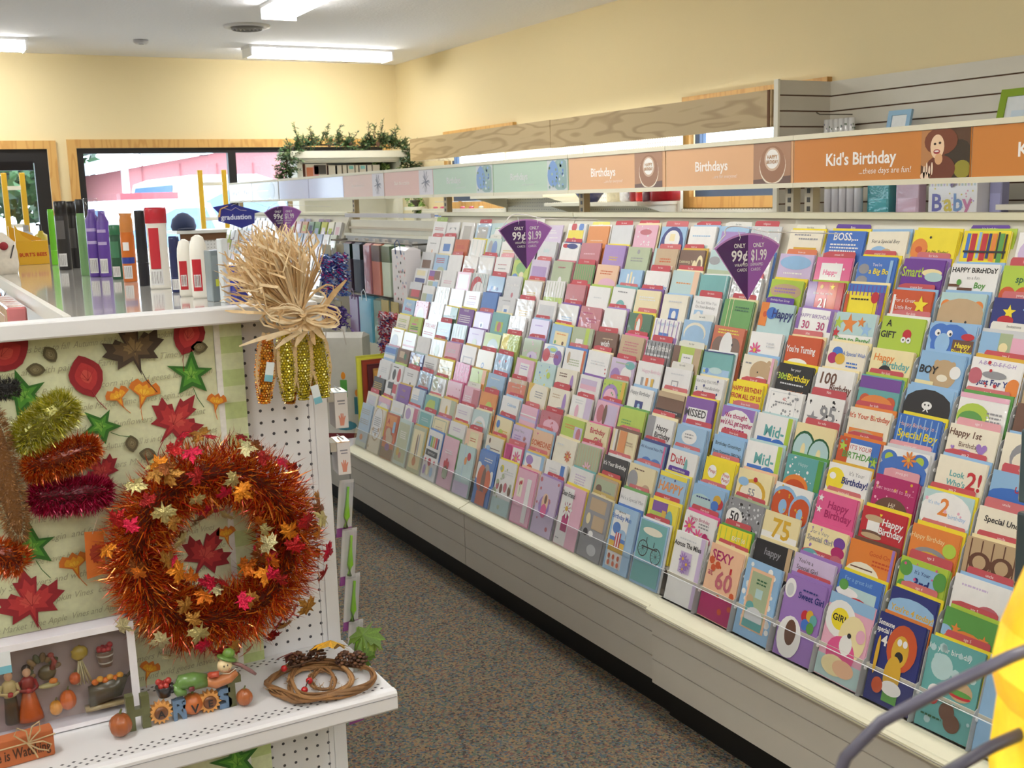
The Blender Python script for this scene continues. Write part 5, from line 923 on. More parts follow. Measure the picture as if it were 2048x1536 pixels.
m = MB(); m.text('V', .016, .012, .017, (36, 28, 26), -.0215, bold=True); m.build('letter_print', 'ceramic', hv)
L3('letter_s', [[(.064, .0), (.084, 0), (.088, .006), (.088, .016), (.083, .022), (.073, .026), (.073, .030), (.086, .030), (.086, .040), (.068, .040), (.063, .035), (.063, .024), (.068, .019), (.077, .015), (.077, .010), (.064, .010)]], BL)
L3('letter_t', [rc(.082, .096, 0, .046), rc(.074, .108, .046, .060)], GR)
pumpkin('ornament_pumpkin', (-.118, -.018, .023), .021, (166, 92, 50), hv, 1.05); pumpkin('ornament_pumpkin', (.110, -.016, .017), .016, (172, 98, 54), hv, 1.05)
m = MB(); m.lathe([(.011, .048), (.016, .066), (.0165, .068)], (40, 36, 36), -.033, .004, 14)
for q in range(8): m.ell((-.033 + .009 * math.cos(q), .004 + .009 * math.sin(q), .071 + (.006 if q % 3 == 0 else 0)), (.006, .006, .006), (176, 56, 50), 8, 6)
m.build('apple_bucket', 'ceramic', hv, True)
m = MB(); DG = (104, 140, 74); m.tube([(-.012, .004, .052), (0, .002, .068), (.02, 0, .066), (.045, .002, .060)], [.008, .015, .017, .013], DG, 10); m.tube([(-.014, .002, .066), (-.008, -.008, .052), (.004, -.008, .05)], [.009, .008, .006], DG, 8); m.ell((-.02, .0, .062), (.008, .008, .010), (40, 34, 34), 8, 6); m.box(.008, .018, -.018, -.014, .054, .062, (110, 40, 44)); m.build('scarecrow_overalls', 'ceramic', hv, True)
m = MB(); m.tube([(.045, .002, .062), (.062, -.004, .054), (.086, -.008, .060), (.100, -.004, .066)], [.013, .012, .011, .008], (196, 126, 82), 9); m.tube([(.06, -.002, .066), (.05, -.01, .074), (.066, -.014, .074)], .006, (196, 84, 60), 7); m.build('scarecrow_shirt', 'ceramic', hv, True)
m = MB(); m.ell((.080, -.004, .084), (.0145, .012, .0145), (236, 214, 168), 14, 9); m.ell((.076, -.0155, .087), (.0012, .001, .0022), (40, 30, 26), 6, 5); m.ell((.083, -.0158, .088), (.0012, .001, .0022), (40, 30, 26), 6, 5)
m.tube([(.072, -.0155, .080), (.077, -.0168, .0765), (.083, -.0165, .0775), (.087, -.015, .081)], .0007, (190, 110, 90), 4); m.build('scarecrow_head', 'ceramic', hv, True)
m = MB(); m.ell((.086, .0, .096), (.021, .018, .005), (98, 132, 60), 14, 5, Matrix.Rotation(R(24), 3, 'Y')); m.ell((.090, .0, .104), (.012, .011, .011), (112, 150, 66), 12, 7); m.build('scarecrow_hat', 'ceramic', hv, True)
m = MB(); m.tube([(.094, -.004, .086), (.11, -.004, .078), (.13, -.004, .060), (.138, -.004, .052)], [.003, .004, .004, .003], (150, 110, 110), 6); m.tube([(.072, -.012, .072), (.085, -.014, .070), (.1, -.01, .076)], .001, (230, 220, 200), 4); m.build('scarecrow_scarf', 'ceramic', hv, True)
# twig pumpkin wreath
tw = tag(empty('twig_pumpkin', (.655, 2.0, SZ)), 'vine twig pumpkin with leaves, berries and cones on the shelf corner', 'decoration')
def vine(pts, seed, n=4, rad=.0042, closed=True):
    r2 = random.Random(seed); m = MB(); P = [Vector((p[0] - .655, p[1] - 2.0, .008)) for p in pts]; N = len(P); S = []
    for i in range(N if closed else N - 1):
        p0, p1, p2, p3 = P[(i - 1) % N], P[i], P[(i + 1) % N], P[(i + 2) % N]
        for k in range(5): t_ = k / 5; S.append(.5 * ((2 * p1) + (-p0 + p2) * t_ + (2 * p0 - 5 * p1 + 4 * p2 - p3) * t_ ** 2 + (-p0 + 3 * p1 - 3 * p2 + p3) * t_ ** 3))
    if closed: S.append(S[0])
    for q in range(n):
        ph = q * 6.28 / n; m.tube([p + Vector((.004 * math.cos(i * .55 + ph), .004 * math.sin(i * .55 + ph), .004 * math.sin(i * .4 + ph) + .002 * q)) for i, p in enumerate(S)], rad * r2.uniform(.6, 1), r2.choice([(150, 108, 66), (128, 90, 54), (170, 128, 82), (140, 104, 70)]), 6)
    for q in range(70):
        p = r2.choice(S); m.tube([p, p + Vector((r2.uniform(-.012, .012), r2.uniform(-.012, .012), r2.uniform(-.004, .014)))], .0005, (176, 136, 84), 3)
    return m.build('vine_ring', 'straw', tw, True)
vine([(.554, 2.04), (.618, 2.092), (.678, 2.082), (.723, 2.04), (.752, 1.985), (.725, 1.926), (.665, 1.915), (.590, 1.932), (.562, 1.983)], 1, 5)
vine([(.596, 2.027), (.632, 2.074), (.704, 2.045), (.702, 1.965), (.652, 1.930), (.593, 1.951)], 2, 4, .0038)
vine([(.636, 2.02), (.668, 2.05), (.680, 2.01), (.655, 1.955), (.630, 1.972)], 3, 3, .0036)
for x, y, z in ((.592, 2.05, .03), (.622, 1.985, .022), (.604, 1.962, .016)):
    MB().ell((0, 0, 0), (.0068, .0068, .0068), (186, 24, 30), 12, 8).build('berry', 'gloss', tw, True, loc=(x - .655, y - 2.0, z))
MB().tube([(-.063, .05, .03), (-.03, .06, .026), (0, .06, .03)], .0016, (84, 60, 40), 5).build('berry_twig', 'straw', tw)
MB().tube([(-.033, -.015, .022), (-.04, -.028, .028), (-.051, -.038, .016)], .0012, (60, 44, 34), 5).build('berry_twig', 'straw', tw)
for x, y in ((.632, 2.085), (.672, 2.085), (.715, 2.035), (.738, 2.02)):
    m = MB(); r2 = random.Random(int(x * 1000))
    for q in range(46):
        t_ = q / 46; a = q * 2.4; rr = .017 * math.sin(math.pi * (.15 + .8 * t_)); c = Vector((rr * math.cos(a), rr * math.sin(a), .03 * t_))
        m.ell(tuple(c), (.005, .005, .0026), r2.choice([(96, 64, 46), (120, 80, 54), (76, 50, 38)]), 6, 4)
    o = m.build('pine_cone', 'straw', tw, True, loc=(x - .655, y - 2.0, .012))
for x, y, z, sz, col, e in ((.625, 2.10, .035, .07, (150, 70, 64), (-.5, .2, 0)), (.695, 2.06, .058, .095, (220, 166, 30), (-.15, .35, .6)), (.768, 2.06, .055, .09, (96, 128, 44), (-.7, .1, 2.2)), (.785, 2.05, .042, .06, (120, 146, 56), (-.7, .5, 4.2)), (.755, 2.03, .02, .055, (84, 116, 40), (-1.3, .2, 3.1))):
    o = leaf_mesh('silk_leaf', col, tw, 'leaf', .6); o.location = (x - .655, y - 2.0, z); o.rotation_euler = e; o.scale = (sz, sz, sz)
# ---------------------------------------------------------------- toiletries on the gondola deck
DZ = 1.3268
def bottle(name, x, y, h, r, prof, cols, label, n=20, sy=1, mm='plastic', extra=None):
    o = tag(empty(name, (x, y, DZ)), label, 'bottle' if 'can' not in name else 'can', 'toiletries on the deck')
    k = len(prof) - 1; ci = cols[0]
    # body and cap are split at the profile entry marked by a negative radius
    sp = [i for i, p in enumerate(prof) if p[0] < 0]; sp = sp[0] if sp else None
    P = [(abs(a) * r, b * h) for a, b in prof]
    body = P[:sp + 1] if sp else P
    MB().lathe(body, ci, n=n, sy=sy).build('body', mm, o, True)
    if sp: MB().lathe([(P[sp][0] * .98, P[sp][1] - .0005)] + P[sp:], cols[1], n=n, sy=sy).build('cap', mm, o, True)
    if extra:
        for nm, z0, z1, w, col, txt in extra:
            m = MB(); a0 = R(-118) - w / 2; q = 8
            for j in range(q):
                a, b = a0 + w * j / q, a0 + w * (j + 1) / q; rr = r * 1.012
                m.poly([(rr * math.cos(a), rr * sy * math.sin(a), z0 * h), (rr * math.cos(b), rr * sy * math.sin(b), z0 * h), (rr * math.cos(b), rr * sy * math.sin(b), z1 * h), (rr * math.cos(a), rr * sy * math.sin(a), z1 * h)], col)
            if txt == 'bars':
                for j in range(9):
                    a = a0 + w * (j + .7) / 10; rr = r * 1.02; d_ = .018 + .02 * (j % 2)
                    m.poly([(rr * math.cos(a), rr * sy * math.sin(a), (z0 + .02) * h), (rr * math.cos(a + d_), rr * sy * math.sin(a + d_), (z0 + .02) * h), (rr * math.cos(a + d_), rr * sy * math.sin(a + d_), (z1 - .02) * h), (rr * math.cos(a), rr * sy * math.sin(a), (z1 - .02) * h)], (50, 50, 56))
            m.build(nm, mm, o)
    return o
CAN = [(.94, 0), (1, .015), (1, .78), (.9, .82), (-.94, .822), (.96, .99), (.85, 1.0)]
TUBEP = [(.9, 0), (1, .02), (1, .25), (-1, .27), (1, .95), (.9, 1)]
bar = ('barcode', .05, .24, 1.3, (226, 226, 228), 'bars')
bottle('green_tube', .497, 4.236, .197, .0107, TUBEP, ((120, 206, 50), (110, 196, 44)), 'slim bright green tube at the far end of the bottle row')
bottle('spray_can', .488, 3.892, .222, .0210, CAN, ((44, 42, 44), (24, 23, 25)), 'black spray can with black cap beside the green tube', extra=[bar, ('print_band', .45, .72, 1.4, (96, 94, 96), '')])
bottle('spray_can', .533, 3.97, .221, .0205, CAN, ((40, 38, 40), (22, 21, 23)), 'second black spray can, behind the first', extra=[('print_band', .3, .6, 1.2, (86, 84, 86), '')])
bottle('lotion_bottle', .556, 3.86, .165, .0165, [(.9, 0), (1, .03), (1, .8), (.6, .9), (-.5, .91), (.5, 1)], ((234, 232, 222), (232, 230, 224)), 'white lotion bottle with yellow band behind the green can', extra=[('label', .45, .6, 1.5, (226, 214, 90), ''), bar])
bottle('hair_spray_can', .491, 3.491, .224, .0126, CAN, ((120, 166, 110), (26, 26, 28)), 'slim green can with black cap left of the purple cans')
for x, y, h, r, lb in ((.510, 3.409, .226, .0197, 'purple spray can with clear cap, left of the pair'), (.533, 3.381, .219, .0180, 'purple spray can with clear cap, right of the pair')):
    o = bottle('purple_can', x, y, h, r, [(.94, 0), (1, .015), (1, .72), (.55, .80), (.5, .86)], ((98, 66, 160), (98, 66, 160)), lb, extra=[bar, ('print_band', .42, .46, 1.5, (190, 176, 220), ''), ('print_band', .58, .62, 1.5, (186, 170, 220), '')])
    MB().lathe([(r, .72 * h), (r * 1.02, .74 * h), (r * 1.0, .99 * h), (r * .9, h)], (225, 222, 235), n=18).build('clear_cap', 'acrylic', o, True)
bottle('shave_gel_can', .541, 3.233, .150, .0168, CAN, ((36, 84, 62), (44, 110, 76)), 'dark green shaving gel can between purple and orange cans', extra=[bar, ('print_band', .4, .7, 1.4, (70, 130, 100), '')])
bottle('shave_gel_can', .548, 3.096, .182, .0182, [(.94, 0), (1, .015), (1, .66), (.93, .72), (-.95, .725), (.95, .9), (.8, .95), (.95, 1)], ((206, 110, 40), (206, 134, 70)), 'orange shaving gel can with blue band and bronze cap', extra=[bar, ('blue_band', .27, .36, 2.4, (50, 66, 150), ''), ('emblem', .46, .58, .9, (240, 240, 240), '')])
bottle('roll_on_stick', .560, 2.985, .141, .0080, TUBEP, ((206, 214, 226), (60, 84, 150)), 'thin blue and white stick behind the black tube')
bottle('black_tube', .548, 2.905, .189, .0135, [(1, 0), (1, .02), (1, .3), (-1, .31), (.94, .98), (.9, 1)], ((26, 28, 40), (22, 24, 34)), 'tall plain black tube beside the big red-capped bottle')
o = bottle('body_wash', .560, 2.77, .196, .0256, [(.96, 0), (1, .03), (.94, .2), (.9, .45), (.94, .76), (.97, .80), (-1.0, .805), (1.03, .97), (.94, 1)], ((232, 230, 224), (186, 40, 56)), 'big white bottle with red cap and red label', sy=.7, extra=[('red_label', .25, .75, 1.0, (190, 44, 58), ''), bar])
bottle('deodorant', .567, 2.625, .129, .0122, TUBEP, ((34, 46, 96), (30, 40, 86)), 'short navy stick between the white bottles', extra=[bar])
OV = [(.9, 0), (1, .04), (1, .7), (.92, .84), (.66, .96), (.2, 1.0)]
for x, y, h, r, lb in ((.559, 2.491, .126, .0165, 'white round-topped deodorant stick, left and smaller'), (.571, 2.413, .136, .0190, 'white round-topped deodorant stick, right and larger')):
    bottle('deodorant', x, y, h, r, OV, ((236, 234, 226),), lb, sy=.7, extra=[('red_label', .12, .62, 1.1, (190, 40, 52), ''), ('barcode', .18, .38, .8, (230, 230, 230), 'bars')])
def carton(name, x, y, w, d, h, col, label, rot=0, extra=None, z=DZ, cat='box', group='toiletries on the deck', mm='gloss'):
    o = tag(empty(name, (x, y, z), (0, 0, rot)), label, cat, group)
    MB().bbox(-w / 2, w / 2, -d / 2, d / 2, 0, h, col, .0015).build('carton', mm, o)
    m = MB()
    for (a, b, c, e, cc) in extra or []: m.box(-w / 2 + a * w, -w / 2 + b * w, -d / 2 - .0008, -d / 2 - .0002, c * h, e * h, cc)
    if extra: m.build('print', mm, o)
    return o
carton('soap_carton', .578, 2.314, .028, .03, .106, (132, 144, 150), 'grey carton with yellow sticker near the raffia', .2, [(.3, .9, .3, .44, (214, 220, 80)), (.1, .9, .6, .9, (150, 162, 168))])
carton('clear_pack', .588, 2.275, .016, .02, .130, (214, 222, 228), 'slim clear and white pack behind the raffia', .2, [(.2, .8, .1, .35, (236, 238, 240))])
carton('blue_carton', .612, 2.262, .028, .03, .075, (40, 50, 160), 'small royal blue carton at the front end of the bottle row', .2, [(.1, .9, .6, .8, (90, 100, 200))])
o = carton('lip_balm_display', .434, 4.41, .11, .10, .085, (222, 170, 50), 'yellow counter display box with red lettering at far left', .12, None)
m = MB(); m.text("BURT'S BEES", .0, .03, .013, (190, 60, 40), -.051, maxw=.095, bold=True); m.build('lettering', 'gloss', o)
MB().prism([(-.055, .085), (.0, .085), (-.03, .105), (-.055, .145)], -.05, -.045, (226, 176, 58)).build('header_card', 'gloss', o)
MB().prism([(-.055, .085), (.055, .085), (.055, .09), (-.055, .14)], .045, .05, (216, 160, 44)).build('back_card', 'gloss', o)
o = tag(empty('gift_pouch', (.30, 3.82, DZ)), 'rounded cream cloth pouch with red dot at the left edge', 'pouch', 'toiletries on the deck')
m = MB(); m.lathe([(.036, 0), (.042, .03), (.040, .07), (.034, .1), (.015, .12), (.004, .13)], (222, 214, 200), n=20, sy=.7); m.build('pouch', 'fabric', o, True)
d_ = MB().lathe([(.013, 0), (.013, .002)], (150, 34, 44), n=16).build('red_dot', 'fabric', o, True, loc=(.0, -.030, .088)); d_.rotation_euler = (R(80), 0, 0)
MB().tube([(.03, -.02, .09), (.016, -.032, .05)], .002, (60, 56, 58), 5).build('tie', 'fabric', o)
bottle('perfume_bottle', .615, 6.32, .115, .032, [(.95, 0), (1, .05), (1, .62), (.5, .7), (-.45, .72), (.45, 1)], ((206, 208, 214), (170, 168, 168)), 'clear perfume bottle with grey cap far back by the door', sy=.5)
o = bottle('pump_bottle', .672, 6.2, .085, .030, [(.95, 0), (1, .05), (1, .75), (.5, .86), (.35, 1)], ((206, 186, 70), (206, 186, 70)), 'yellow lotion bottle with black pump far back')
MB().tube([(0, 0, .083), (0, 0, .115), (-.02, 0, .118)], .006, (30, 28, 30), 8).build('pump', 'plastic', o)
# boxes and toothbrush packs hanging on the aisle side of the gondola
HX = .80
for z, h, top, lb in ((1.047, .078, (150, 180, 206), 'white boxed product with a hand picture and blue top, upper one on the aisle side'), (.945, .072, (222, 168, 96), 'white boxed product with a hand picture and orange top, lower one on the aisle side')):
    o = tag(empty('hanging_box', (HX, 2.225, z), (0, 0, R(-8))), lb, 'box', 'hand care boxes on the aisle side')
    MB().bbox(-.014, .014, -.03, .03, 0, h, (236, 232, 232), .001).build('carton', 'gloss', o)
    MB().box(-.0142, .0142, -.0302, .0302, h - .0008, h + .0005, top).build('lid', 'gloss', o)
    m = MB(); c = (224, 150, 130); y = -.0306
    m.prism([(-.004, .006), (.004, .006), (.006, .018), (.0085, .026), (.0065, .027), (.004, .022), (.0035, .032), (.0015, .032), (.001, .023), (-.0005, .033), (-.0025, .032), (-.0025, .022), (-.0055, .029), (-.007, .027), (-.005, .018)], y, y + .0005, c); m.box(-.008, .008, y, y + .0005, h - .02, h - .017, (150, 150, 160)); m.box(-.006, .008, y, y + .0005, h - .026, h - .0235, (150, 150, 160)); m.build('hand_print', 'gloss', o)
    MB().tube([(0, .03, h + .004), (0, -.03, h + .006)], .0015, (200, 200, 204), 5).build('peg_hook', 'metal', o); MB().box(-.0275, -.0145, -.028, .028, h - .02, h, (190, 184, 170)).build('back_card', 'paper', o)
hgt = [.862, .752, .648, .540, .43]
for k, z in enumerate(hgt):
    o = tag(empty('toothbrush_pack', (HX + .006, 2.235 - .004 * k, z), (R(-8), 0, R(-66))), '%s lime green toothbrush pack from the top on the aisle side of the gondola' % ['first', 'second', 'third', 'fourth', 'fifth'][k], 'toothbrush', 'toothbrush packs')
    MB().box(-.001, .001, -.022, .022, -.058, .06, (206, 204, 206)).build('backing_card', 'paper', o); MB().box(-.0015, .0015, -.022, .022, -.066, -.046, (140, 70, 140)).build('purple_label', 'paper', o)
    m = MB(); m.tube([(.005, 0, -.045), (.007, 0, -.02), (.006, 0, .01), (.005, .002, .045)], [.006, .007, .004, .003], (140, 206, 50), 8); m.build('brush_handle', 'plastic', o, True)
    MB().box(-.002, .012, -.014, .014, -.05, .055, (235, 238, 240)).build('blister', 'cello', o)
for k, (y, col, hh) in enumerate(((2.55, (70, 66, 70), .26), (2.85, (150, 140, 136), .22), (3.2, (96, 90, 96), .28), (3.6, (170, 160, 150), .24))):
    o = tag(empty('blister_pack', (.70, y, .855)), 'dim carded pack on the aisle-side shelf, %s one from the end' % ['first', 'second', 'third', 'fourth'][k], 'package', 'carded packs on the aisle side'); MB().box(-.05, .05, -.09, .09, 0, hh, col).build('card', 'gloss', o); MB().box(.05, .064, -.06, .06, .03, hh * .7, shade(col, 1.3)).build('bubble', 'gloss', o)
o = tag(empty('pink_package', (.232, 2.95, .982)), 'pink packaged garment on the far aisle side below the deck', 'package'); MB().bbox(-.022, .02, -.2, .2, 0, .325, (216, 126, 128), .004).build('pack', 'wrap', o); MB().box(-.0228, -.0215, -.12, .02, .2, .3, (236, 206, 200)).build('label', 'gloss', o)
o = tag(empty('black_tinsel', (.235, 3.36, .99)), 'black and orange tinsel bunch below the deck at the left edge', 'decoration')
m = MB(); r2 = random.Random(77)
for k in range(1500):
    d_ = Vector((r2.gauss(0, 1), r2.gauss(0, 1), r2.gauss(0, 1))).normalized(); strand(m, Vector((0, 0, .22)) + Vector((d_.x * .012, d_.y * .06, d_.z * .07)), d_, .03, .0012, r2.choice([(30, 28, 28), (24, 22, 22), (200, 90, 20), (40, 38, 38)]), r2)
stuff(m.build('tinsel', 'foil', o)); MB().tube([(0, 0, 0), (0, 0, .2)], .008, (30, 28, 28), 6).build('stalk', 'matte', o)

# ---------------------------------------------------------------- gift wrap bay between the racks
b = tag(empty('gift_wrap_bay', (2.2, 5.485, 0)), 'cream gift wrap bay with peg rods between the near and far racks', 'shelving')
at(b, MB().box(2.33, 2.36, 4.90, 6.09, .1, 1.30, (150, 146, 138)), 'back_panel', 'pegcream')
at(b, MB().box(1.87, 2.36, 4.90, 6.09, 0, .12, (22, 21, 22)), 'kick_base', 'paint')
at(b, MB().box(1.80, 1.83, 4.90, 6.09, .12, .29, (206, 202, 192)), 'base_fascia', 'paint'); at(b, MB().box(1.80, 2.33, 4.90, 6.09, .27, .295, (222, 220, 214)), 'base_deck', 'paint')
for z0, z1, x, c in ((1.425, 1.447, 2.29, (196, 194, 196)), (1.335, 1.41, 2.325, (226, 222, 204)), (1.36, 1.372, 2.312, (190, 176, 150)), (1.26, 1.325, 2.29, (186, 186, 186)), (1.322, 1.336, 2.28, (224, 220, 200))): at(b, MB().box(x, x + .02, 4.91, 6.08, z0, z1, c), 'back_rail', 'paint')
for z in (1.30, 1.02): at(b, MB().tube([(2.2, 4.95, z), (2.2, 6.06, z)], .005, (110, 106, 100), 6), 'hang_rod', 'metal')
for y in (4.93, 6.06):
    for z in (1.30, 1.02): at(b, MB().tube([(2.33, y, z), (2.19, y, z)], .005, (120, 116, 110), 6), 'rod_arm', 'metal')
def bag(name, y, z, w, h, col, label, d=.06, mm='gloss', x=2.2, handle=None, top=None, dots=None, cat='gift bag', group='gift bags and tissue on the rods'):
    o = tag(empty(name, (x, y, z - h), (0, 0, R(-90))), label, cat, group)
    m = MB(); m.loft([[(-w / 2, -d / 2, 0), (w / 2, -d / 2, 0), (w / 2, d / 2, 0), (-w / 2, d / 2, 0)], [(-w / 2, -d / 2, h * .96), (w / 2, -d / 2, h * .96), (w / 2, d / 2, h * .96), (-w / 2, d / 2, h * .96)], [(-w * .46, -.006, h), (w * .46, -.006, h), (w * .46, .006, h), (-w * .46, .006, h)]], col); m.build('bag', mm, o)
    if top: MB().box(-w / 2 - .001, w / 2 + .001, -d / 2 - .001, d / 2 + .001, h * .66, h * .97, top).build('clear_top', 'gloss', o)
    if handle: MB().tube([(-w * .2, -d / 2 - .002, h * .9), (-w * .16, -d / 2 - .006, h + .02), (0, -d / 2 - .004, h + .035), (w * .16, -d / 2 - .006, h + .02), (w * .2, -d / 2 - .002, h * .9)], .0025, handle, 6).build('handle', 'fabric', o)
    if dots:
        r2 = random.Random(int(y * 100)); m = MB()
        for k in range(46): m.poly([(r2.uniform(-w * .46, w * .46) + 0, 0, 0)] * 3, col) if 0 else m.prism([(cx + p[0], cz + p[1]) for cx, cz in [(r2.uniform(-w * .45, w * .45), r2.uniform(.02, h * .93))] for p in circ(8, .006, .007)], -d / 2 - .001, -d / 2 - .0004, r2.choice(dots))
        m.build('dot_print', 'gloss', o)
    MB().box(-.012, .012, d / 2, d / 2 + .02, h - .03, h + .02, (200, 196, 190)).build('hanger_card', 'paper', o)
    return o
for k, (y, w, col, top, mm, lb) in enumerate(((5.78, .105, (92, 74, 88), (34, 46, 40), 'paper', 'mauve tissue pack with dark top, leftmost on the upper rod'), (5.63, .10, (78, 86, 102), (34, 46, 44), 'paper', 'slate blue tissue pack with dark top on the upper rod'), (5.485, .085, (190, 130, 140), None, 'wrap', 'pink cellophane pack on the upper rod'), (5.36, .105, (206, 120, 92), (120, 104, 100), 'wrap', 'salmon cellophane pack on the upper rod'), (5.225, .105, (196, 210, 186), (84, 104, 76), 'wrap', 'pale green cellophane pack on the upper rod'))):
    bag('tissue_pack', y, 1.295, w, .265, col, lb, .05, mm, top=top, cat='tissue pack')
for k, y in enumerate((5.705, 5.555, 5.42, 5.29, 5.145)): bag('tissue_pack', y + .0, 1.295, .04, .26, (40, 50, 40) if k != 4 else (60, 120, 50), 'dark wrap pack in the gap, %s from the left on the upper rod' % ['first', 'second', 'third', 'fourth', 'fifth'][k], .03, x=2.23, cat='tissue pack')
bag('gift_bag', 5.0, 1.29, .17, .36, (226, 222, 226), 'tall white dotted gift bag with blue ribbon beside the card rack', .08, x=2.19, handle=(70, 90, 130), dots=[(60, 60, 70), (214, 150, 160), (150, 160, 190), (240, 200, 205)])
bag('gift_bag', 5.70, 1.01, .12, .24, (146, 110, 158), 'mauve gift bag on the lower rod', .06, handle=(200, 180, 206))
bag('gift_bag', 5.53, 1.015, .17, .245, (110, 184, 212), 'turquoise gift bag with white cord on the lower rod', .06, handle=(226, 236, 240))
bag('tissue_pack', 5.37, 1.01, .10, .24, (150, 176, 160), 'silver green cellophane pack on the lower rod', .05, 'wrap', cat='tissue pack')
def bow(name, c, h, w, cols, label, top=None, seed=1, n=520):
    o = tag(empty(name, (c[0], c[1], c[2] - h)), label, 'ribbon', 'curled ribbon bunches'); r2 = random.Random(seed); m = MB()
    for k in range(n):
        p = Vector((r2.uniform(-.02, .02), r2.gauss(0, w * .3), h * (1 - abs(r2.gauss(0, .45))))); p.z = max(.01, p.z); a = r2.uniform(0, 6); q = [tuple(p + Vector((.010 * math.cos(a + j * 1.3), .012 * math.sin(a + j * 1.3), -.005 * j))) for j in range(6)]
        ribbon(m, q, .0032, r2.choice(cols))
    stuff(m.build('curled_ribbon', 'gloss', o))
    MB().box(-.002, .002, -w * .5, w * .5, h * .93, h * 1.2, top or (150, 140, 110)).build('header_card', 'paper', o)
    return o
BLU = [(70, 100, 180), (120, 150, 214), (60, 60, 150), (190, 200, 230), (200, 60, 140), (90, 130, 190)]; PUR = [(90, 60, 150), (70, 40, 120), (130, 100, 180), (60, 50, 120)]; RWB = [(190, 60, 70), (220, 200, 210), (80, 80, 160), (226, 220, 226), (200, 90, 110)]
bow('ribbon_bunch', (2.04, 5.72, 1.24), .24, .13, BLU, 'blue and pink curled ribbon bunch, left of the twin bunch', seed=2); bow('ribbon_bunch', (2.08, 5.62, 1.25), .22, .10, BLU, 'blue curled ribbon bunch beside the mauve tissue pack', seed=3)
bow('ribbon_bunch', (2.04, 5.64, .97), .12, .20, PUR, 'dark purple curled ribbon bunch below the blue ones', seed=4); bow('ribbon_bunch', (2.12, 5.13, .97), .27, .09, RWB, 'red white and blue curled ribbon hanging beside the card rack', (176, 158, 96), 5); bow('ribbon_bunch', (2.13, 5.03, .97), .25, .09, RWB, 'red and blue curled ribbon partly behind the cards', (176, 158, 96), 6)
# big white birthday bag with candles, envelopes and poster sheets on the deck
o = bag('gift_bag', 5.40, .85, .28, .55, (206, 204, 196), 'large white birthday gift bag with candle pictures behind the corn', .14, 'paper', x=1.97, handle=(190, 180, 170)); o.rotation_euler.z = R(-38)
m = MB()
for cx, cz, c in ((-.07, .27, (196, 40, 70)), (.03, .28, (84, 160, 70)), (.10, .19, (60, 130, 150))):
    m.prism([(cx - .018, cz - .06), (cx + .018, cz - .06), (cx + .018, cz + .03), (cx - .018, cz + .03)], -.0715, -.0708, c); m.prism([(cx + p[0] * .012, cz + .052 + p[1] * .02) for p in circ(10)], -.072, -.0708, (236, 150, 40))
m.prism([(-.138, 0), (.138, 0), (.138, .03), (-.138, .03)], -.0715, -.0708, (110, 30, 34)); m.prism([(.03 + p[0] * .06, .07 + p[1] * .025) for p in circ(12)], -.0718, -.0709, (70, 140, 160)); m.build('candle_print', 'paper', o)
for k, (dy, c) in enumerate(((0, (206, 206, 70)), (.035, (150, 60, 40)), (.07, (90, 36, 40)), (.105, (200, 150, 80)))):
    o = tag(empty('poster_sheet', (2.02 + .02 * k, 5.13 - dy * .7, .296)), '%s folded sheet standing on the deck beside the birthday bag' % ['lime', 'rust', 'maroon', 'tan'][k], 'paper', 'sheets on the gift wrap deck'); MB().box(-.07, .12, -.006, .006, 0, .46 - .02 * k, c).build('sheet', 'paper', o); MB().box(-.068, .118, -.008, -.0062, .005, .45 - .02 * k, shade(c, 1.15)).build('fold', 'paper', o)
m = tag(empty('deck_tray', (1.90, 5.02, .296)), 'white plastic tray on the low deck beside the near rack', 'tray'); MB().box(-.08, .08, -.1, .1, 0, .006, (236, 236, 240)).build('tray_base', 'plastic', m)
for sg in (-1, 1): MB().box(-.08, .08, sg * .1 - .003, sg * .1 + .003, .006, .05, (236, 236, 240)).build('tray_wall', 'plastic', m)
# ---------------------------------------------------------------- right wall: valance, pegboard, slatwall
o = tag(empty('wood_valance', (3.9, 6.5, 1.92)), 'long oak valance board running along the right wall above the racks', 'valance')
at(o, MB().box(3.89, 3.91, 6.42, 8.70, 1.825, 2.006, W_), 'board', 'oak'); at(o, MB().box(3.891, 3.911, 4.29, 6.415, 1.822, 2.004, W_), 'board', 'oak')
at(o, MB().box(3.91, 4.29, 8.68, 8.70, 1.825, 2.006, W_), 'end_return', 'oak'); at(o, MB().box(3.91, 4.22, 4.285, 4.30, 1.822, 2.004, (150, 116, 76)), 'end_return', 'matte'); at(o, MB().box(3.888, 3.90, 4.30, 4.318, 1.822, 2.004, (110, 76, 52)), 'end_trim', 'matte')
pg = tag(empty('wall_pegboard', (4.2, 6.5, 0)), 'cream pegboard wall fixture between and below the two high windows', 'pegboard')
def pegpanel(y0, y1, z0, z1):
    q = MB().box(0, y1 - y0, 0, .02, z0, z1, W_).build('peg_panel', 'pegcream', pg); q.location = (0, y1 - 6.5, 0); q.rotation_euler = (0, 0, R(-90))
for y0, y1, z0, z1 in ((5.43, 6.50, .1, 1.98), (6.51, 7.60, .1, 1.98), (7.61, 8.7, .1, 1.42), (4.32, 5.42, .1, 1.41), (8.71, 9.3, .1, 1.42)): pegpanel(y0, y1, z0, z1)
for y in (5.425, 6.505, 7.605, 4.31, 8.705): at(pg, MB().box(4.185, 4.21, y - .016, y + .016, .1, 1.985 if 5.4 < y < 7.7 else 1.43, (228, 226, 212)), 'upright', 'paint')
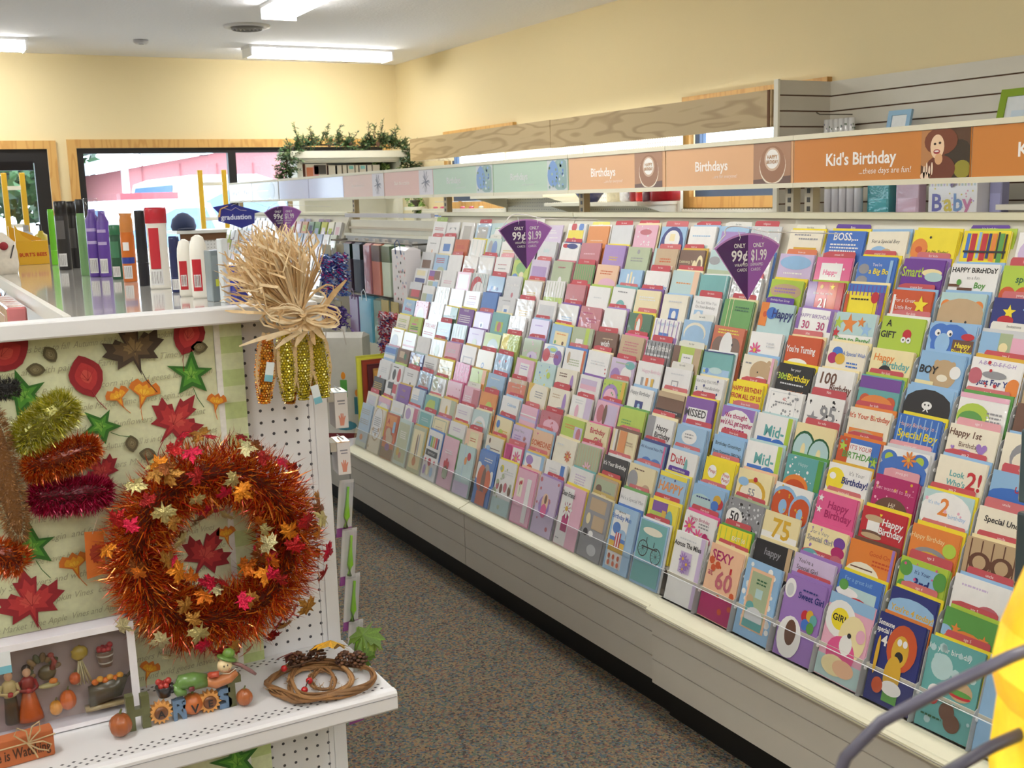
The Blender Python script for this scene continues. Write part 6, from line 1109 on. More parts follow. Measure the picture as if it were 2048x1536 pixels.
for y0, y1, z in ((5.0, 6.50, 1.44), (6.52, 7.6, 1.50)):
    s_ = tag(empty('wall_shelf', (4.0, (y0 + y1) / 2, z)), 'cream metal wall shelf holding %s' % ('mugs and jars' if y0 < 6 else 'a cookie jar, left of the mugs'), 'shelf'); at(s_, MB().box(3.88, 4.185, max(y0, 5.43), y1, z, z + .022, (236, 232, 214)), 'shelf_board', 'paint')
    for y in (max(y0, 5.43) + .01, y1 - .01):
        m = MB(); m.loft([[(p[0], yy, p[1]) for p in ((3.92, z), (4.185, z), (4.185, z - .075), (4.12, z - .06), (4.02, z - .03))] for yy in (y - .004, y + .004)], (230, 228, 214)); at(s_, m, 'bracket', 'paint')
SH = 1.462
def jar(name, y, prof, col, label, mm='ceramic', x=4.0, z=SH, cat='jar', cap=None, n=18):
    o = tag(empty(name, (x, y, z)), label, cat, 'housewares on the wall shelf'); MB().lathe(prof, col, n=n).build('body', mm, o, True)
    if cap: MB().lathe(cap[0], cap[1], n=n).build('lid', mm, o, True)
    return o
jar('fruit_bowl', 6.12, [(.05, 0), (.055, .005), (.115, .085), (.108, .085)], (44, 48, 92), 'navy bowl of red and orange fruit on the wall shelf', cat='bowl')
r2 = random.Random(8)
for k in range(9):
    o = tag(MB().ell((0, 0, 0), (.026, .026, .026), r2.choice([(200, 50, 40), (220, 120, 40), (190, 40, 40), (180, 190, 60)]), 10, 7).build('toy_fruit', 'ceramic', None, True, loc=(4.0 + .05 * math.cos(k * 2.1), 6.12 + .05 * math.sin(k * 2.1), SH + .085 + .012 * (k % 2))), '%s fruit in the navy bowl, %s in the heap' % (['small', 'round'][k % 2], ['first', 'second', 'third', 'fourth', 'fifth', 'sixth', 'seventh', 'eighth', 'ninth'][k]), 'fruit', 'fruit in the navy bowl')
jar('cookie_jar', 6.62, [(.055, 0), (.06, .01), (.06, .075), (.05, .085)], (232, 226, 214), 'white cookie jar with red lettering at the left end of the shelf', z=1.522, cap=([(.055, .085), (.058, .095), (.03, .11)], (190, 50, 50)))
o = C.objects['cookie_jar']; q = MB(); q.text('COOKIES', 0, .03, .03, (190, 50, 40), -.0615, maxw=.1, bold=True); q = q.build('lettering', 'ceramic', o); q.rotation_euler = (0, 0, R(-70))
jar('candle_can', 5.83, [(.05, 0), (.052, .004), (.052, .12), (.048, .125)], (226, 216, 186), 'plain cream canister beside the white mug')
o = jar('white_mug', 5.70, [(.036, 0), (.045, .01), (.046, .1), (.043, .1), (.041, .012)], (238, 238, 242), 'white mug with grey handle on the wall shelf', cat='mug'); MB().tube([(-.02, -.042, .085), (-.035, -.07, .07), (-.03, -.07, .035), (-.02, -.042, .02)], .006, (190, 190, 200), 6).build('handle', 'ceramic', o)
jar('red_mug', 5.60, [(.036, 0), (.042, .01), (.042, .13), (.038, .13)], (150, 24, 34), 'slim dark red mug left of the yellow jar', cat='mug')
jar('yellow_jar', 5.525, [(.045, 0), (.048, .01), (.048, .055), (.048, .12), (.04, .13)], [(206, 40, 40), (206, 40, 40), (226, 176, 50), (226, 176, 50)], 'red and yellow jar between the dark red ones')
jar('pump_bottle', 5.40, [(.022, 0), (.024, .01), (.024, .055), (.012, .065), (.010, .1), (.016, .105), (.012, .12)], [(120, 80, 90), (120, 80, 90), (120, 80, 90), (230, 224, 210), (230, 224, 210), (230, 224, 210)], 'small pump bottle with white top in front of the red jar', x=3.93, cat='bottle')
jar('red_canister', 5.31, [(.085, 0), (.09, .01), (.09, .14), (.08, .15)], (164, 22, 34), 'big glossy red canister at the right end of the shelf', cat='canister')
for k, (y, col) in enumerate(((8.72, (60, 110, 190)), (8.58, (80, 80, 170)), (8.45, (70, 120, 200)), (8.20, (140, 110, 180)), (8.04, (220, 160, 190)), (7.87, (140, 190, 130)))):
    o = tag(empty('carded_item', (4.12, y, 1.36), (0, 0, R(-90))), '%s small carded item on the pegboard under the high window' % ['leftmost blue', 'indigo', 'right blue', 'purple', 'pink', 'green'][k], 'package', 'small carded items under the window')
    MB().box(-.055, .055, 0, .012, 0, .115, col).build('card', 'gloss', o); MB().lathe([(.02, 0), (.02, .012), (.01, .016)], (206, 90, 110) if k != 5 else (220, 230, 210), n=12).build('bubble', 'gloss', o, loc=(-.01, -.001, .065)); o.children[-1].rotation_euler = (R(90), 0, 0)
    MB().tube([(0, .082, .118), (0, -.01, .12)], .003, (200, 200, 200), 5).build('peg_hook', 'metal', o)
# slatwall corner
sw = tag(empty('slatwall', (4.25, 2.6, 0)), 'cream slatwall panels with dark grooves in the right corner above the rack', 'slatwall')
at(sw, MB().box(4.262, 4.295, 1.0, 4.265, .3, 2.046, (112, 84, 66)), 'groove_backing', 'matte'); at(sw, MB().box(3.905, 4.262, 4.256, 4.27, .3, 2.046, (112, 84, 66)), 'groove_backing', 'matte')
for k in range(10):
    z1 = 2.046 - k * .0762; at(sw, MB().box(4.25, 4.262, 1.0, 4.25, z1 - .069, z1, (212, 206, 192)), 'wall_slat', 'paint'); at(sw, MB().box(3.905, 4.25, 4.25, 4.258, z1 - .069, z1, (206, 200, 188)), 'side_slat', 'paint')
at(sw, MB().box(3.893, 3.906, 4.246, 4.276, .3, 2.05, (232, 228, 212)), 'front_edge', 'paint')
for k in range(6):
    y = 4.19 - k * .033 if k < 6 else 0
    o = tag(empty('gift_wrap_roll', (4.17, y + .0, 1.70)), '%s white patterned gift wrap roll hanging in the slatwall corner' % ['first', 'second', 'third', 'fourth', 'fifth', 'sixth'][k], 'gift wrap', 'upper gift wrap rolls')
    MB().lathe([(.016, 0), (.016, .15), (.012, .152)], (222, 222, 222), n=12).build('roll', 'wrap', o, True); r2 = random.Random(k); m = MB()
    for q in range(6): a = R(r2.uniform(170, 290)); zz = r2.uniform(.02, .13); m.ell((.0165 * math.cos(a), .0165 * math.sin(a), zz), (.003, .003, .005), r2.choice([(120, 140, 110), (150, 150, 170), (90, 110, 90)]), 6, 4)
    m.build('pattern', 'gloss', o)
m = tag(MB().tube([(4.25, 4.1, 1.872), (4.05, 4.12, 1.872), (4.03, 4.12, 1.88)], .003, (120, 112, 100), 6).build('peg_hook', 'metal'), 'thin wire hook above the upper gift wrap rolls', 'hook')
for k in range(5):
    o = tag(empty('gift_wrap_roll', (3.98 + .0 * k, 3.98 - k * .048, 1.36)), '%s clear-wrapped gift wrap roll on the lower slatwall shelf' % ['first', 'second', 'third', 'fourth', 'fifth'][k], 'gift wrap', 'lower gift wrap rolls'); MB().lathe([(.021, 0), (.021, .215), (.015, .22)], (206, 204, 212), n=12).build('roll', 'wrap', o, True); MB().lathe([(.0213, .15), (.0213, .19)], (214, 206, 160), n=12).build('band', 'wrap', o, True)
ls = tag(empty('slatwall_shelf', (4.1, 2.6, 1.33)), 'white lower shelf on the slatwall behind the card tops', 'shelf'); at(ls, MB().box(3.90, 4.25, 1.0, 4.20, 1.335, 1.358, (236, 232, 220)), 'shelf_board', 'paint'); at(ls, MB().box(3.893, 3.90, 1.0, 4.20, 1.325, 1.362, (240, 236, 210)), 'shelf_lip', 'paint')
ts = tag(empty('slatwall_shelf', (4.1, 2.4, 1.41)), 'small white shelf carrying the toy balls on the slatwall', 'shelf'); at(ts, MB().box(3.95, 4.25, 1.2, 3.02, 1.408, 1.43, (232, 228, 214)), 'shelf_board', 'paint')
def stat(name, y, w, h, col, label, x=4.0, z=1.359, mm='wrap', d=.05):
    o = tag(empty(name, (x, y, z), (0, 0, R(-90))), label, 'stationery', 'boxed stationery on the slatwall'); MB().bbox(-w / 2, w / 2, 0, d, 0, h, col, .003).build('box', mm, o); MB().box(-w * .4, w * .4, -.001, 0, h * .15, h * .5, shade(col, 1.12)).build('label', mm, o); return o
stat('stationery_box', 3.69, .13, .20, (60, 150, 160), 'teal wrapped stationery box beside the gift wrap rolls'); stat('stationery_box', 3.63, .04, .20, (40, 90, 130), 'narrow dark blue pack beside the teal box', 4.06); stat('stationery_box', 3.52, .13, .20, (190, 160, 180), 'mauve wrapped stationery box next to the baby bag')
stat('tissue_folder', 3.64, .24, .035, (40, 120, 150), 'teal folded tissue lying under the stationery boxes', 3.93)
o = tag(empty('baby_gift_bag', (3.98, 3.26, 1.359), (0, 0, R(-90))), 'white gift bag lettered Baby with a striped top', 'gift bag'); MB().bbox(-.125, .125, 0, .08, 0, .24, (232, 232, 236), .002).build('bag', 'gloss', o)
m = MB()
for k in range(16): m.box(-.124 + k * .0155, -.124 + k * .0155 + .008, -.0008, -.0001, .15, .24, [(190, 200, 170), (200, 190, 214), (214, 206, 170), (180, 200, 206)][k % 4])
for ch, x, c in (('B', -.08, (110, 110, 180)), ('a', -.02, (206, 190, 90)), ('b', .03, (120, 150, 200)), ('y', .08, (200, 130, 170))): m.text(ch, x, .045, .075, c, -.001, bold=True)
r2 = random.Random(6)
for k in range(30): a, b_ = r2.uniform(-.12, .12), r2.uniform(.01, .14); m.prism([(a + p[0] * .004, b_ + p[1] * .004) for p in circ(6)], -.0009, -.0002, r2.choice([(214, 200, 100), (180, 160, 210), (150, 190, 210), (220, 160, 180)]))
m.build('baby_print', 'gloss', o); MB().tube([(-.02, -.004, .22), (.02, -.02, .19), (.0, -.01, .15), (.04, -.01, .2)], .008, (170, 160, 206), 6).build('ribbon', 'fabric', o)
stat('stationery_box', 3.10, .06, .23, (150, 150, 190), 'striped lavender gift bag side behind the baby bag', 4.05); stat('stationery_box', 2.93, .085, .085, (160, 190, 214), 'small pale blue booklet hanging above the pink pack', 4.1, 1.475); stat('stationery_box', 2.83, .06, .09, (140, 150, 180), 'row of small grey blue booklets next to the pale blue one', 4.12, 1.475); stat('stationery_box', 2.86, .30, .03, (220, 170, 190), 'flat pink pack lying on the lower slatwall shelf', 3.94)
def frame(y, x, z, w, h, c1, c2, label, tilt):
    o = tag(empty('picture_frame', (x, y, z), (R(tilt), 0, R(-90))), label, 'picture frame', 'picture frames on the slatwall'); b_ = w * .17
    for q in ((-w / 2, w / 2, 0, b_), (-w / 2, w / 2, h - b_, h), (-w / 2, -w / 2 + b_, b_, h - b_), (w / 2 - b_, w / 2, b_, h - b_)): MB().box(q[0], q[1], 0, .014, q[2], q[3], c1).build('frame_bar', 'gloss', o)
    MB().box(-w / 2 + b_, w / 2 - b_, .006, .010, b_, h - b_, c2).build('photo_mat', 'paper', o); MB().box(-w * .16, w * .16, .005, .006, h * .36, h * .62, (206, 222, 234)).build('photo', 'gloss', o); MB().box(-.01, .01, .014, .06, 0, .012, (60, 56, 54)).build('stand_foot', 'paint', o)
fs = tag(empty('slatwall_shelf', (4.15, 2.9, 1.655)), 'narrow shelf under the picture frames, hidden behind the orange header', 'shelf'); at(fs, MB().box(4.04, 4.25, 1.6, 3.75, 1.652, 1.665, (232, 228, 214)), 'shelf_board', 'acrylic'); at(fs, MB().box(4.03, 4.04, 1.6, 3.75, 1.65, 1.67, (232, 228, 214)), 'shelf_lip', 'acrylic')
frame(3.70, 4.10, 1.666, .135, .20, (150, 190, 220), (236, 240, 240), 'pale blue patterned picture frame on the slatwall', -12); frame(3.08, 4.10, 1.666, .19, .245, (140, 170, 40), (226, 230, 232), 'lime green picture frame leaning on the slatwall at right', -14)
def toy(name, y, r, col, label, z=1.431, x=4.03, sq=1): o = tag(empty(name, (x, y, z)), label, 'toy', 'toys on the slatwall shelf'); MB().ell((0, 0, r * sq), (r, r, r * sq), col, 16, 10).build('body', 'plastic', o, True); return o
o = toy('squeeze_ball', 2.82, .042, (206, 60, 36), 'red and orange round toy with a crest on the slatwall shelf'); MB().ell((0, 0, .06), (.036, .036, .026), (226, 120, 40), 12, 7).build('crest', 'plastic', o, True)
for y, lb, r in ((2.555, 'left lime green toy ball', .036), (2.36, 'right lime green toy ball', .034)):
    o = toy('toy_ball', y, r, (176, 206, 60), lb + ' on the slatwall shelf'); MB().tube([(-r * 1.0, 0, r), (-r * .7, r * .72, r), (0, r * 1.01, r)], .0015, (226, 236, 200), 4).build('seam', 'plastic', o)
o = toy('blue_plush', 2.46, .04, (170, 190, 220), 'pale blue toy between the two lime balls', x=4.1); MB().ell((0, 0, .09), (.026, .026, .026), (180, 198, 226), 12, 8).build('head', 'plastic', o, True)
o = toy('frog_toy', 2.24, .05, (110, 170, 60), 'green toy frog in blue with bulging eyes on the slatwall shelf', sq=.8)
for s_ in (-1, 1): MB().ell((-.03, s_ * .02, .085), (.014, .014, .014), (150, 200, 90), 10, 7).build('eye', 'plastic', o, True)
MB().ell((0, 0, .015), (.053, .053, .015), (60, 80, 160), 14, 5).build('blue_base', 'plastic', o, True)
o = toy('red_plush', 2.30, .045, (190, 50, 50), 'red plush toy behind the frog', x=4.14, sq=1.5); MB().ell((-.02, .03, .14), (.024, .024, .024), (220, 170, 160), 10, 7).build('ear', 'fabric', o, True)
o = toy('small_bottle', 2.05, .018, (214, 206, 150), 'small cream bottle at the right edge of the toy shelf', sq=1.6); MB().lathe([(.010, .05), (.010, .07)], (236, 236, 240), n=10).build('cap', 'plastic', o)
stat('dark_basket', 2.52, .16, .06, (90, 86, 90), 'dark grey wire basket box above the toy balls', 4.12, 1.51, 'matte')
for k, (y0, y1) in enumerate(((4.45, 5.65), (5.75, 6.95), (7.05, 8.25))):  # unseen strips added to brighten the pegboard band below the valance
    o = tag(empty('added_valance_light', (3.99, (y0 + y1) / 2, 1.90)), '%s fluorescent strip hidden behind the oak valance' % ['near', 'middle', 'far'][k], 'strip light', 'strip lights behind the valance')
    MB().box(-.04, .04, -.6, .6, 0, .03, (230, 230, 230)).build('housing', 'paint', o); t_ = MB().tube([(0, -.58, -.02), (0, .58, -.02)], .014, W_, 8).build('tube', 'tubelens', o, True)
    for yy in (-.5, .5): MB().box(-.08, -.076, yy - .01, yy + .01, 0, .06, (200, 200, 200)).build('bracket', 'paint', o); MB().box(-.08, -.04, yy - .01, yy + .01, .01, .02, (200, 200, 200)).build('bracket', 'paint', o)
# ---------------------------------------------------------------- corner bookcase with garland
bc = tag(empty('white_bookcase', (3.61, 9.5, 0)), 'white bookcase with moulded top in the far corner by the window', 'bookcase'); IV = (228, 226, 210)
for nm, q in [('side_panel', (3.12, 3.17, 9.38, 9.68, 0, 1.86)), ('side_panel', (4.05, 4.10, 9.38, 9.68, 0, 1.86)), ('top_board', (3.08, 4.14, 9.35, 9.70, 1.86, 1.885)), ('crown', (3.05, 4.17, 9.32, 9.71, 1.885, 1.945)), ('back_panel', (3.17, 4.05, 9.66, 9.68, 0, 1.86)), ('shelf_board', (3.17, 4.05, 9.40, 9.66, 1.665, 1.687)), ('shelf_board', (3.17, 4.05, 9.40, 9.66, 1.25, 1.272)), ('shelf_board', (3.17, 4.05, 9.40, 9.66, .85, .872)), ('fascia', (3.12, 4.10, 9.375, 9.385, 1.845, 1.865))]: at(bc, MB().box(*q, IV), nm, 'paint')
bks = [((3.20, .20), (196, 140, 120), 'photo album box with orange and pink cover'), ((3.41, .07), (60, 40, 40), 'dark lettered box beside the album'), ((3.49, .05), (30, 34, 34), 'thin black book after the dark box'), ((3.545, .04), (196, 184, 150), 'tan book between black ones'), ((3.59, .07), (30, 40, 40), 'black book with teal top'), ((3.665, .03), (190, 178, 146), 'second tan book'), ((3.70, .07), (28, 36, 36), 'second black book with teal top'), ((3.775, .05), (44, 36, 34), 'brown black book near the plant'), ((3.83, .07), (200, 188, 160), 'tan book next to the plant')]
for (x, w), c, lb in bks:
    o = tag(empty('book', (x + w / 2, 9.45, 1.687)), lb + ' on the top bookcase shelf', 'book', 'books in the corner bookcase'); hh = .135 if w < .1 else .15; MB().box(-w / 2, w / 2 - .002, -.05, .09, 0, hh, c).build('cover', 'gloss', o); MB().box(-w / 2 + .003, w / 2 - .005, -.0505, .088, .004, hh + .0006, (222, 214, 196)).build('pages', 'paper', o)
    if w > .15: MB().box(-.02, .09, -.053, -.0512, .06, .14, (40, 34, 36)).build('cover_print', 'gloss', o); MB().box(-.09, -.03, -.053, -.0512, .02, .12, (216, 120, 80)).build('cover_print', 'gloss', o); MB().box(-.03, .02, -.053, -.0512, .03, .13, (214, 150, 150)).build('cover_print', 'gloss', o)
    elif 'teal' in lb: MB().box(-w * .3, w * .3, -.052, -.0508, .1, .13, (120, 190, 180)).build('cover_print', 'gloss', o)
def sprig(m, p, d, L_, r2, cols):
    p = Vector(p); d = Vector(d).normalized(); q = p + d * L_; m.tube([p, p.lerp(q, .5) + Vector((r2.uniform(-.01, .01), r2.uniform(-.01, .01), .01)), q], .003, (84, 66, 44), 4)
    for k in range(int(L_ * 230)):
        t_ = r2.uniform(.1, 1.05); c = p.lerp(q, t_); dd = (d * .5 + Vector((r2.gauss(0, 1), r2.gauss(0, 1), r2.gauss(0, 1))).normalized()).normalized(); e = c + dd * r2.uniform(.025, .05); s_ = dd.orthogonal().normalized() * .006
        m.poly([tuple(c), tuple(c.lerp(e, .5) + s_), tuple(e), tuple(c.lerp(e, .5) - s_)], r2.choice(cols))
gd = tag(empty('pine_garland', (3.6, 9.42, 1.945)), 'dark green pine garland draped over the corner bookcase', 'garland'); m = MB(); r2 = random.Random(61); GC = [(44, 78, 46), (62, 98, 56), (36, 62, 40), (84, 116, 64), (96, 110, 60)]
path = [(2.96, 9.33, 1.58), (3.0, 9.33, 1.72), (3.02, 9.34, 1.86), (3.10, 9.38, 1.98), (3.30, 9.42, 2.0), (3.5, 9.42, 2.0), (3.7, 9.42, 1.98), (3.9, 9.42, 2.0), (4.05, 9.40, 2.02), (4.14, 9.36, 1.95), (4.17, 9.33, 1.82), (4.16, 9.33, 1.70)]
m.tube(path, .008, (74, 58, 40), 5)
for k in range(260):
    i = r2.randrange(len(path) - 1); t_ = r2.random(); p = Vector(path[i]).lerp(Vector(path[i + 1]), t_); up = 1 if 2 < i < 9 else .2
    sprig(m, p, (r2.gauss(0, .6), r2.gauss(-.1, .35), r2.uniform(-.15, 1) * up + r2.gauss(0, .25)), r2.uniform(.05, .12), r2, GC)
for x, z, dx in ((3.16, 2.0, -.2), (3.38, 2.05, .4), (3.5, 2.05, .35), (3.60, 2.0, .8), (3.78, 2.03, .2), (3.9, 2.05, .25), (4.0, 2.06, .8), (3.85, 2.0, .1), (3.3, 2.02, -.3)): sprig(m, (x, 9.40, z - .02), (dx, -.05, 1), r2.uniform(.12, .2), r2, GC)
stuff(at(gd, m, 'pine_sprigs', 'leaf')); 
for x in (3.42, 3.62, 3.88, 4.08): at(gd, MB().ell((x, 9.37, 2.0), (.018, .018, .024), (90, 62, 44), 8, 6), 'pine_cone', 'straw')
def pothos(name, c, label, n, seed, sp, drop=.0):
    o = tag(empty(name, c), label, 'plant', 'leafy plants at the bookcase'); r2 = random.Random(seed); proto = None
    MB().lathe([(.035, 0), (.05, .05), (.052, .06)], (70, 60, 50), n=14).build('pot', 'ceramic', o, True)
    for k in range(n):
        a = r2.uniform(0, 6.28); rr = r2.uniform(.3, 1) * sp; p = Vector((rr * math.cos(a), rr * math.sin(a) * .5 - .03, .09 + r2.uniform(-drop - .05, sp * .7)))
        if proto is None:
            m = MB(); P = [(q[0] * 1.1, q[1], -.3 * q[0] ** 2 - .25 * q[1] ** 2) for q in OVATE]; i = m.P([(0, -.1, .05)] + P)
            for j in range(len(P)): m.f.append((i, i + 1 + j, i + 1 + (j + 1) % len(P))); m.c.append((86, 122, 52) if j % 3 else (176, 190, 120))
            proto = lf = m.build('leaf', 'leaf', o)
        else: lf = link_copy(proto, o)
        lf.location = p; lf.rotation_euler = (R(r2.uniform(40, 110)), R(r2.uniform(-50, 50)), a); s_ = r2.uniform(.055, .085); lf.scale = (s_, s_, s_)
    m = MB()
    for k in range(8): a = k * .785; m.tube([(0, 0, .05), (sp * .5 * math.cos(a), sp * .3 * math.sin(a), .12), (sp * .9 * math.cos(a), sp * .5 * math.sin(a), .08 - drop * .5)], .002, (96, 116, 60), 4)
    m.build('stems', 'leaf', o); return o
pothos('pothos_plant', (3.95, 9.50, 1.687), 'variegated pothos plant inside the top bookcase shelf', 26, 3, .10); pothos('pothos_plant', (4.19, 9.30, 1.44), 'trailing pothos beside the bookcase end', 20, 4, .10, .1)
ps = tag(empty('plant_stand', (4.19, 9.30, 0)), 'white plant stand in the far corner', 'stand'); MB().lathe([(.11, 1.41), (.11, 1.44)], IV, n=20).build('stand_top', 'paint', ps); MB().lathe([(.02, 0), (.02, 1.41)], IV, n=10).build('stand_post', 'paint', ps); MB().lathe([(.10, 0), (.10, .02)], IV, n=20).build('stand_base', 'paint', ps)
# ---------------------------------------------------------------- yellow ladders, window display shelf
for x0, x1, lb in ((.80, .93, 'yellow ladder frame seen in the glass door at left'), (2.30, 2.50, 'yellow ladder frame standing in front of the window')):
    o = tag(empty('yellow_ladder', ((x0 + x1) / 2, 9.45, 0)), lb, 'ladder', 'yellow ladders at the window'); hw = (x1 - x0) / 2
    for s_ in (-1, 1): MB().bbox(s_ * hw - .02, s_ * hw + .02, -.015, .015, 0, 1.80, (222, 176, 40), .004).build('rail', 'paint', o)
    for k in range(6): MB().box(-hw, hw, -.014, .014, .22 + k * .29, .25 + k * .29, (236, 232, 214)).build('rung', 'paint', o)
ds = tag(empty('window_display', (2.2, 8.9, 0)), 'white pegboard display unit with brown rail near the window', 'shelving'); at(ds, MB().box(1.93, 2.52, 8.80, 9.15, 1.295, 1.32, (240, 240, 238)), 'top_board', 'paint'); at(ds, MB().box(1.96, 2.50, 8.82, 8.84, 1.24, 1.295, (120, 84, 58)), 'brown_rail', 'matte'); at(ds, MB().box(1.96, 2.50, 8.83, 8.85, .1, 1.24, W_), 'peg_panel', 'pegwhite'); at(ds, MB().box(1.96, 2.50, 8.85, 9.1, 0, .1, (60, 58, 58)), 'base', 'paint')
o = tag(empty('navy_cap', (2.02, 8.95, 1.32)), 'dark blue cloth item on the window display unit', 'cap'); MB().lathe([(.09, 0), (.10, .03), (.085, .09), (.04, .13), (.005, .14)], (44, 56, 92), n=16).build('crown', 'fabric', o, True); MB().ell((.0, -.1, .012), (.07, .08, .008), (36, 46, 80), 14, 5).build('brim', 'fabric', o, True)
# ---------------------------------------------------------------- outdoors through the glass
gr = struct(MB().box(-60, 90, YW + .14, 120, -.12, -.06, (150, 150, 152)).build('parking_lot', 'matte'))
bn = tag(empty('red_barn', (10, 34, 0)), 'faded red metal barn with white trim beyond the parking lot', 'building'); BR = (196, 128, 130)
at(bn, MB().prism([(6.1, -.06), (17, -.06), (17, 3.8), (12, 3.55), (6.1, 2.55)], 34, 46, BR), 'walls', 'matte')
m = MB(); m.loft([[(p[0], yy, p[1]) for p in ((5.4, 2.45), (12, 3.62), (17.3, 3.9), (17.3, 4.2), (12, 3.95), (5.3, 2.8))] for yy in (33.6, 46)], (236, 238, 242)); at(bn, m, 'roof_edge', 'paint'); at(bn, MB().box(6.0, 6.2, 33.9, 34, -.06, 2.6, (236, 236, 236)), 'corner_trim', 'paint')
for k in range(10): at(bn, MB().box(6.6 + k * 1.1, 6.64 + k * 1.1, 33.97, 34.0, -.06, 2.7, (176, 108, 112)), 'siding_rib', 'matte')
at(bn, MB().box(9.2, 11.0, 33.95, 34, .2, 1.5, (120, 150, 180)), 'barn_window', 'gloss'); at(bn, MB().box(9.1, 11.1, 33.96, 33.99, .1, 1.6, (236, 236, 236)), 'window_trim', 'paint')
def vehicle(x, y, s_, col, label, lights=False):
    o = tag(empty('white_van' if lights else 'parked_car', (x, y, -.06)), label, 'vehicle'); o.scale = (s_, s_, s_)
    m = MB(); body = [(-1.0, .35), (1.0, .35), (1.02, .9), (.98, 1.05), (-.98, 1.05), (-1.02, .9)]; cab = [(-.9, 1.05), (.9, 1.05), (.74, 1.72), (.5, 1.8), (-.5, 1.8), (-.74, 1.72)]
    m.loft([[(p[0], -2.2, p[1]) for p in body], [(p[0], 2.2, p[1]) for p in body]], col).build('body', 'gloss', o)
    m = MB(); m.loft([[(p[0], -1.2 + (0 if p[1] > 1.5 else -.5), p[1]) for p in cab], [(p[0], 2.1, p[1]) for p in cab]], col).build('cabin', 'gloss', o)
    MB().faces([(-.78, -1.66, 1.12), (.78, -1.66, 1.12), (.66, -1.26, 1.66), (-.66, -1.26, 1.66)], [(0, 1, 2, 3)], (96, 130, 176)).build('windscreen', 'gloss', o)
    for sx in (-1, 1):
        MB().faces([(sx * .895, -1.3, 1.12), (sx * .895, 1.9, 1.12), (sx * .765, 1.8, 1.66), (sx * .765, -1.1, 1.66)], [(0, 1, 2, 3)], (84, 116, 160)).build('side_window', 'gloss', o)
        for yy in (-1.4, 1.4):
            w_ = MB().lathe([(.34, -.11), (.36, -.08), (.36, .08), (.34, .11)], (30, 30, 32), n=18).build('wheel', 'matte', o, True, loc=(sx * .9, yy, .36)); w_.rotation_euler = (0, R(90), 0)
        MB().ell((sx * .7, -2.2, .78), (.16, .05, .1), (230, 232, 236), 10, 6).build('headlight', 'gloss', o, True)
    MB().box(-.8, .8, -2.26, -2.18, .4, .56, (150, 152, 156)).build('bumper', 'plastic', o)
    if lights: MB().box(-.42, .42, -.6, -.3, 1.8, 1.9, (206, 70, 80)).build('light_bar', 'gloss', o)
    return o
vehicle(3.15, 16.4, .92, (240, 242, 246), 'white vehicle with red roof light bar parked outside the window', True)
vehicle(5.2, 21.0, 1.15, (244, 246, 248), 'larger white vehicle parked further back outside')
def tree(x, y, h, r, seed, label):
    o = tag(empty('tree', (x, y, -.06)), label, 'tree', 'trees beyond the lot'); r2 = random.Random(seed); MB().tube([(0, 0, 0), (.1, 0, h * .4), (0, 0, h * .8)], [.2, .15, .06], (84, 70, 56), 7).build('trunk', 'matte', o); m = MB()
    for k in range(900):
        d_ = Vector((r2.gauss(0, 1), r2.gauss(0, 1), r2.gauss(0, 1))).normalized() * r2.uniform(.6, 1); p = Vector((d_.x * r, d_.y * r, h * .58 + d_.z * h * .44)); s_ = r2.uniform(.18, .34); a = Vector((r2.gauss(0, 1), r2.gauss(0, 1), r2.gauss(0, 1))).normalized() * s_; b_ = a.orthogonal().normalized() * s_ * .6
        m.poly([tuple(p - a), tuple(p - b_), tuple(p + a), tuple(p + b_)], r2.choice([(46, 84, 50), (62, 104, 62), (36, 66, 44), (84, 122, 76)]))
    stuff(m.build('foliage', 'leaf', o))
for k, (x, y, h, r) in enumerate(((4.9, 44, 6.0, 2.0), (2.2, 42, 6.5, 2.4), (5.9, 52, 7, 2.2), (.2, 40, 6, 2.2), (-2.0, 44, 6, 2.6), (3.8, 55, 8, 2.6))): tree(x, y, h, r, k, ['leafy tree beside the barn gable', 'leafy tree seen at the left of the shop window', 'tall tree just behind the barn', 'tree seen through the glass door', 'tree outside the picture beyond the door', 'distant tall tree in the gap by the barn'][k])
o = tag(empty('utility_pole', (3.05, 25, -.06)), 'pale utility pole outside at the left of the window', 'pole'); MB().lathe([(.12, 0), (.09, 7)], (214, 216, 220), n=10).build('pole', 'matte', o, True); MB().box(-.7, .7, -.05, .05, 5.8, 5.95, (190, 190, 192)).build('cross_arm', 'matte', o); MB().tube([(0, 0, 3.4), (3, 6, 2.9), (5.5, 9, 3.0)], .012, (70, 70, 74), 4).build('wire', 'matte', o)
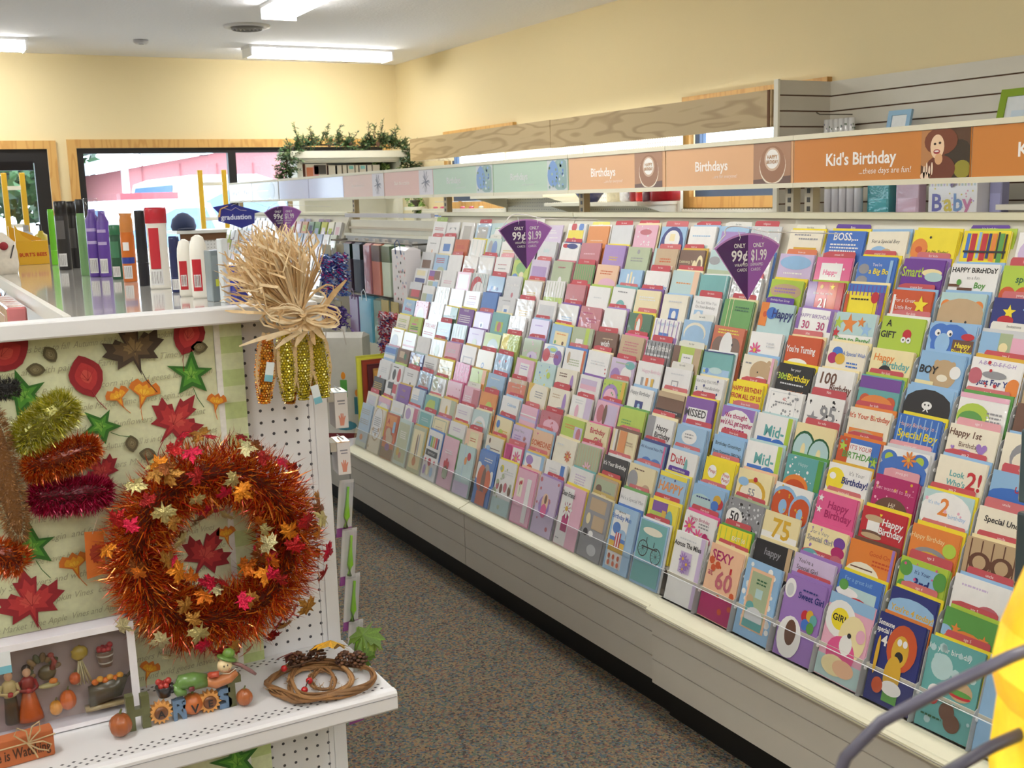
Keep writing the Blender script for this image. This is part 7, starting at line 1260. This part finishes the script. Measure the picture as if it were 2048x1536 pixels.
# ---------------------------------------------------------------- near right: glowing lantern and its cord
o = tag(empty('glowing_lantern', (.742, .47, 0)), 'glowing yellow plastic decoration with grey cord, blurred at the right edge', 'lamp')
m = MB(); pr = [(.0, .99), (.030, .995), (.056, 1.03), (.062, 1.09), (.058, 1.14), (.0635, 1.165), (.058, 1.20), (.044, 1.245), (.028, 1.275), (.0, 1.28)]
rs = [[(max(r_, .002) * math.cos(a) * (1 + .05 * (k % 2)), max(r_, .002) * math.sin(a) * (1 + .05 * (k % 2)), z) for k, a in enumerate([2 * math.pi * q / 14 for q in range(14)])] for r_, z in pr]
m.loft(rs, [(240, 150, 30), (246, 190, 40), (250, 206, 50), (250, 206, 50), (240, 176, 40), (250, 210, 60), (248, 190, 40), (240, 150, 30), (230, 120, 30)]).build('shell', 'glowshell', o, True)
MB().lathe([(.03, .97), (.034, .975), (.034, .995)], (70, 70, 76), n=16).build('socket_base', 'plastic', o, True)
MB().lathe([(.11, 0), (.11, .02), (.02, .03), (.016, .97)], (60, 60, 64), n=16).build('stand', 'paint', o, True)
m = MB(); m.tube([(-.022, .0, 1.203), (-.075, .012, 1.192), (-.125, .03, 1.172), (-.158, .052, 1.148), (-.178, .066, 1.120), (-.186, .075, 1.08), (-.186, .08, .9), (-.15, .07, .3), (-.1, .03, .02)], .0047, (96, 94, 112), 8); m.build('cord', 'plastic', o, True)
m = MB(); m.tube([(-.03, .005, 1.135), (-.08, .018, 1.122), (-.12, .03, 1.105), (-.14, .03, 1.06), (-.12, .03, .5), (-.08, .02, .03)], .0047, (80, 78, 92), 8); m.build('cord', 'plastic', o, True)
# cellophane packs hanging at the right edge of the near rack
for k, (z, c) in enumerate(((.96, (70, 90, 96)), (.80, (60, 74, 80)), (.66, (44, 56, 44)))):
    q = tag(empty('hanging_pack', (1.80, 1.256, z + .04), (0, 0, R(-90))), '%s dark cellophane pack hanging at the right end of the rack' % ['upper', 'middle', 'lower'][k], 'package', 'packs at the rack end')
    MB().bbox(-.045, .045, 0, .02, -.07, .07, c, .004).build('pack', 'wrap', q); MB().box(-.02, .02, -.001, 0, -.03, .02, (150, 170, 90)).build('label', 'gloss', q); MB().tube([(0, .02, .08), (0, .005, .075), (0, .01, .06)], .0015, (190, 190, 194), 5).build('hook', 'metal', q)
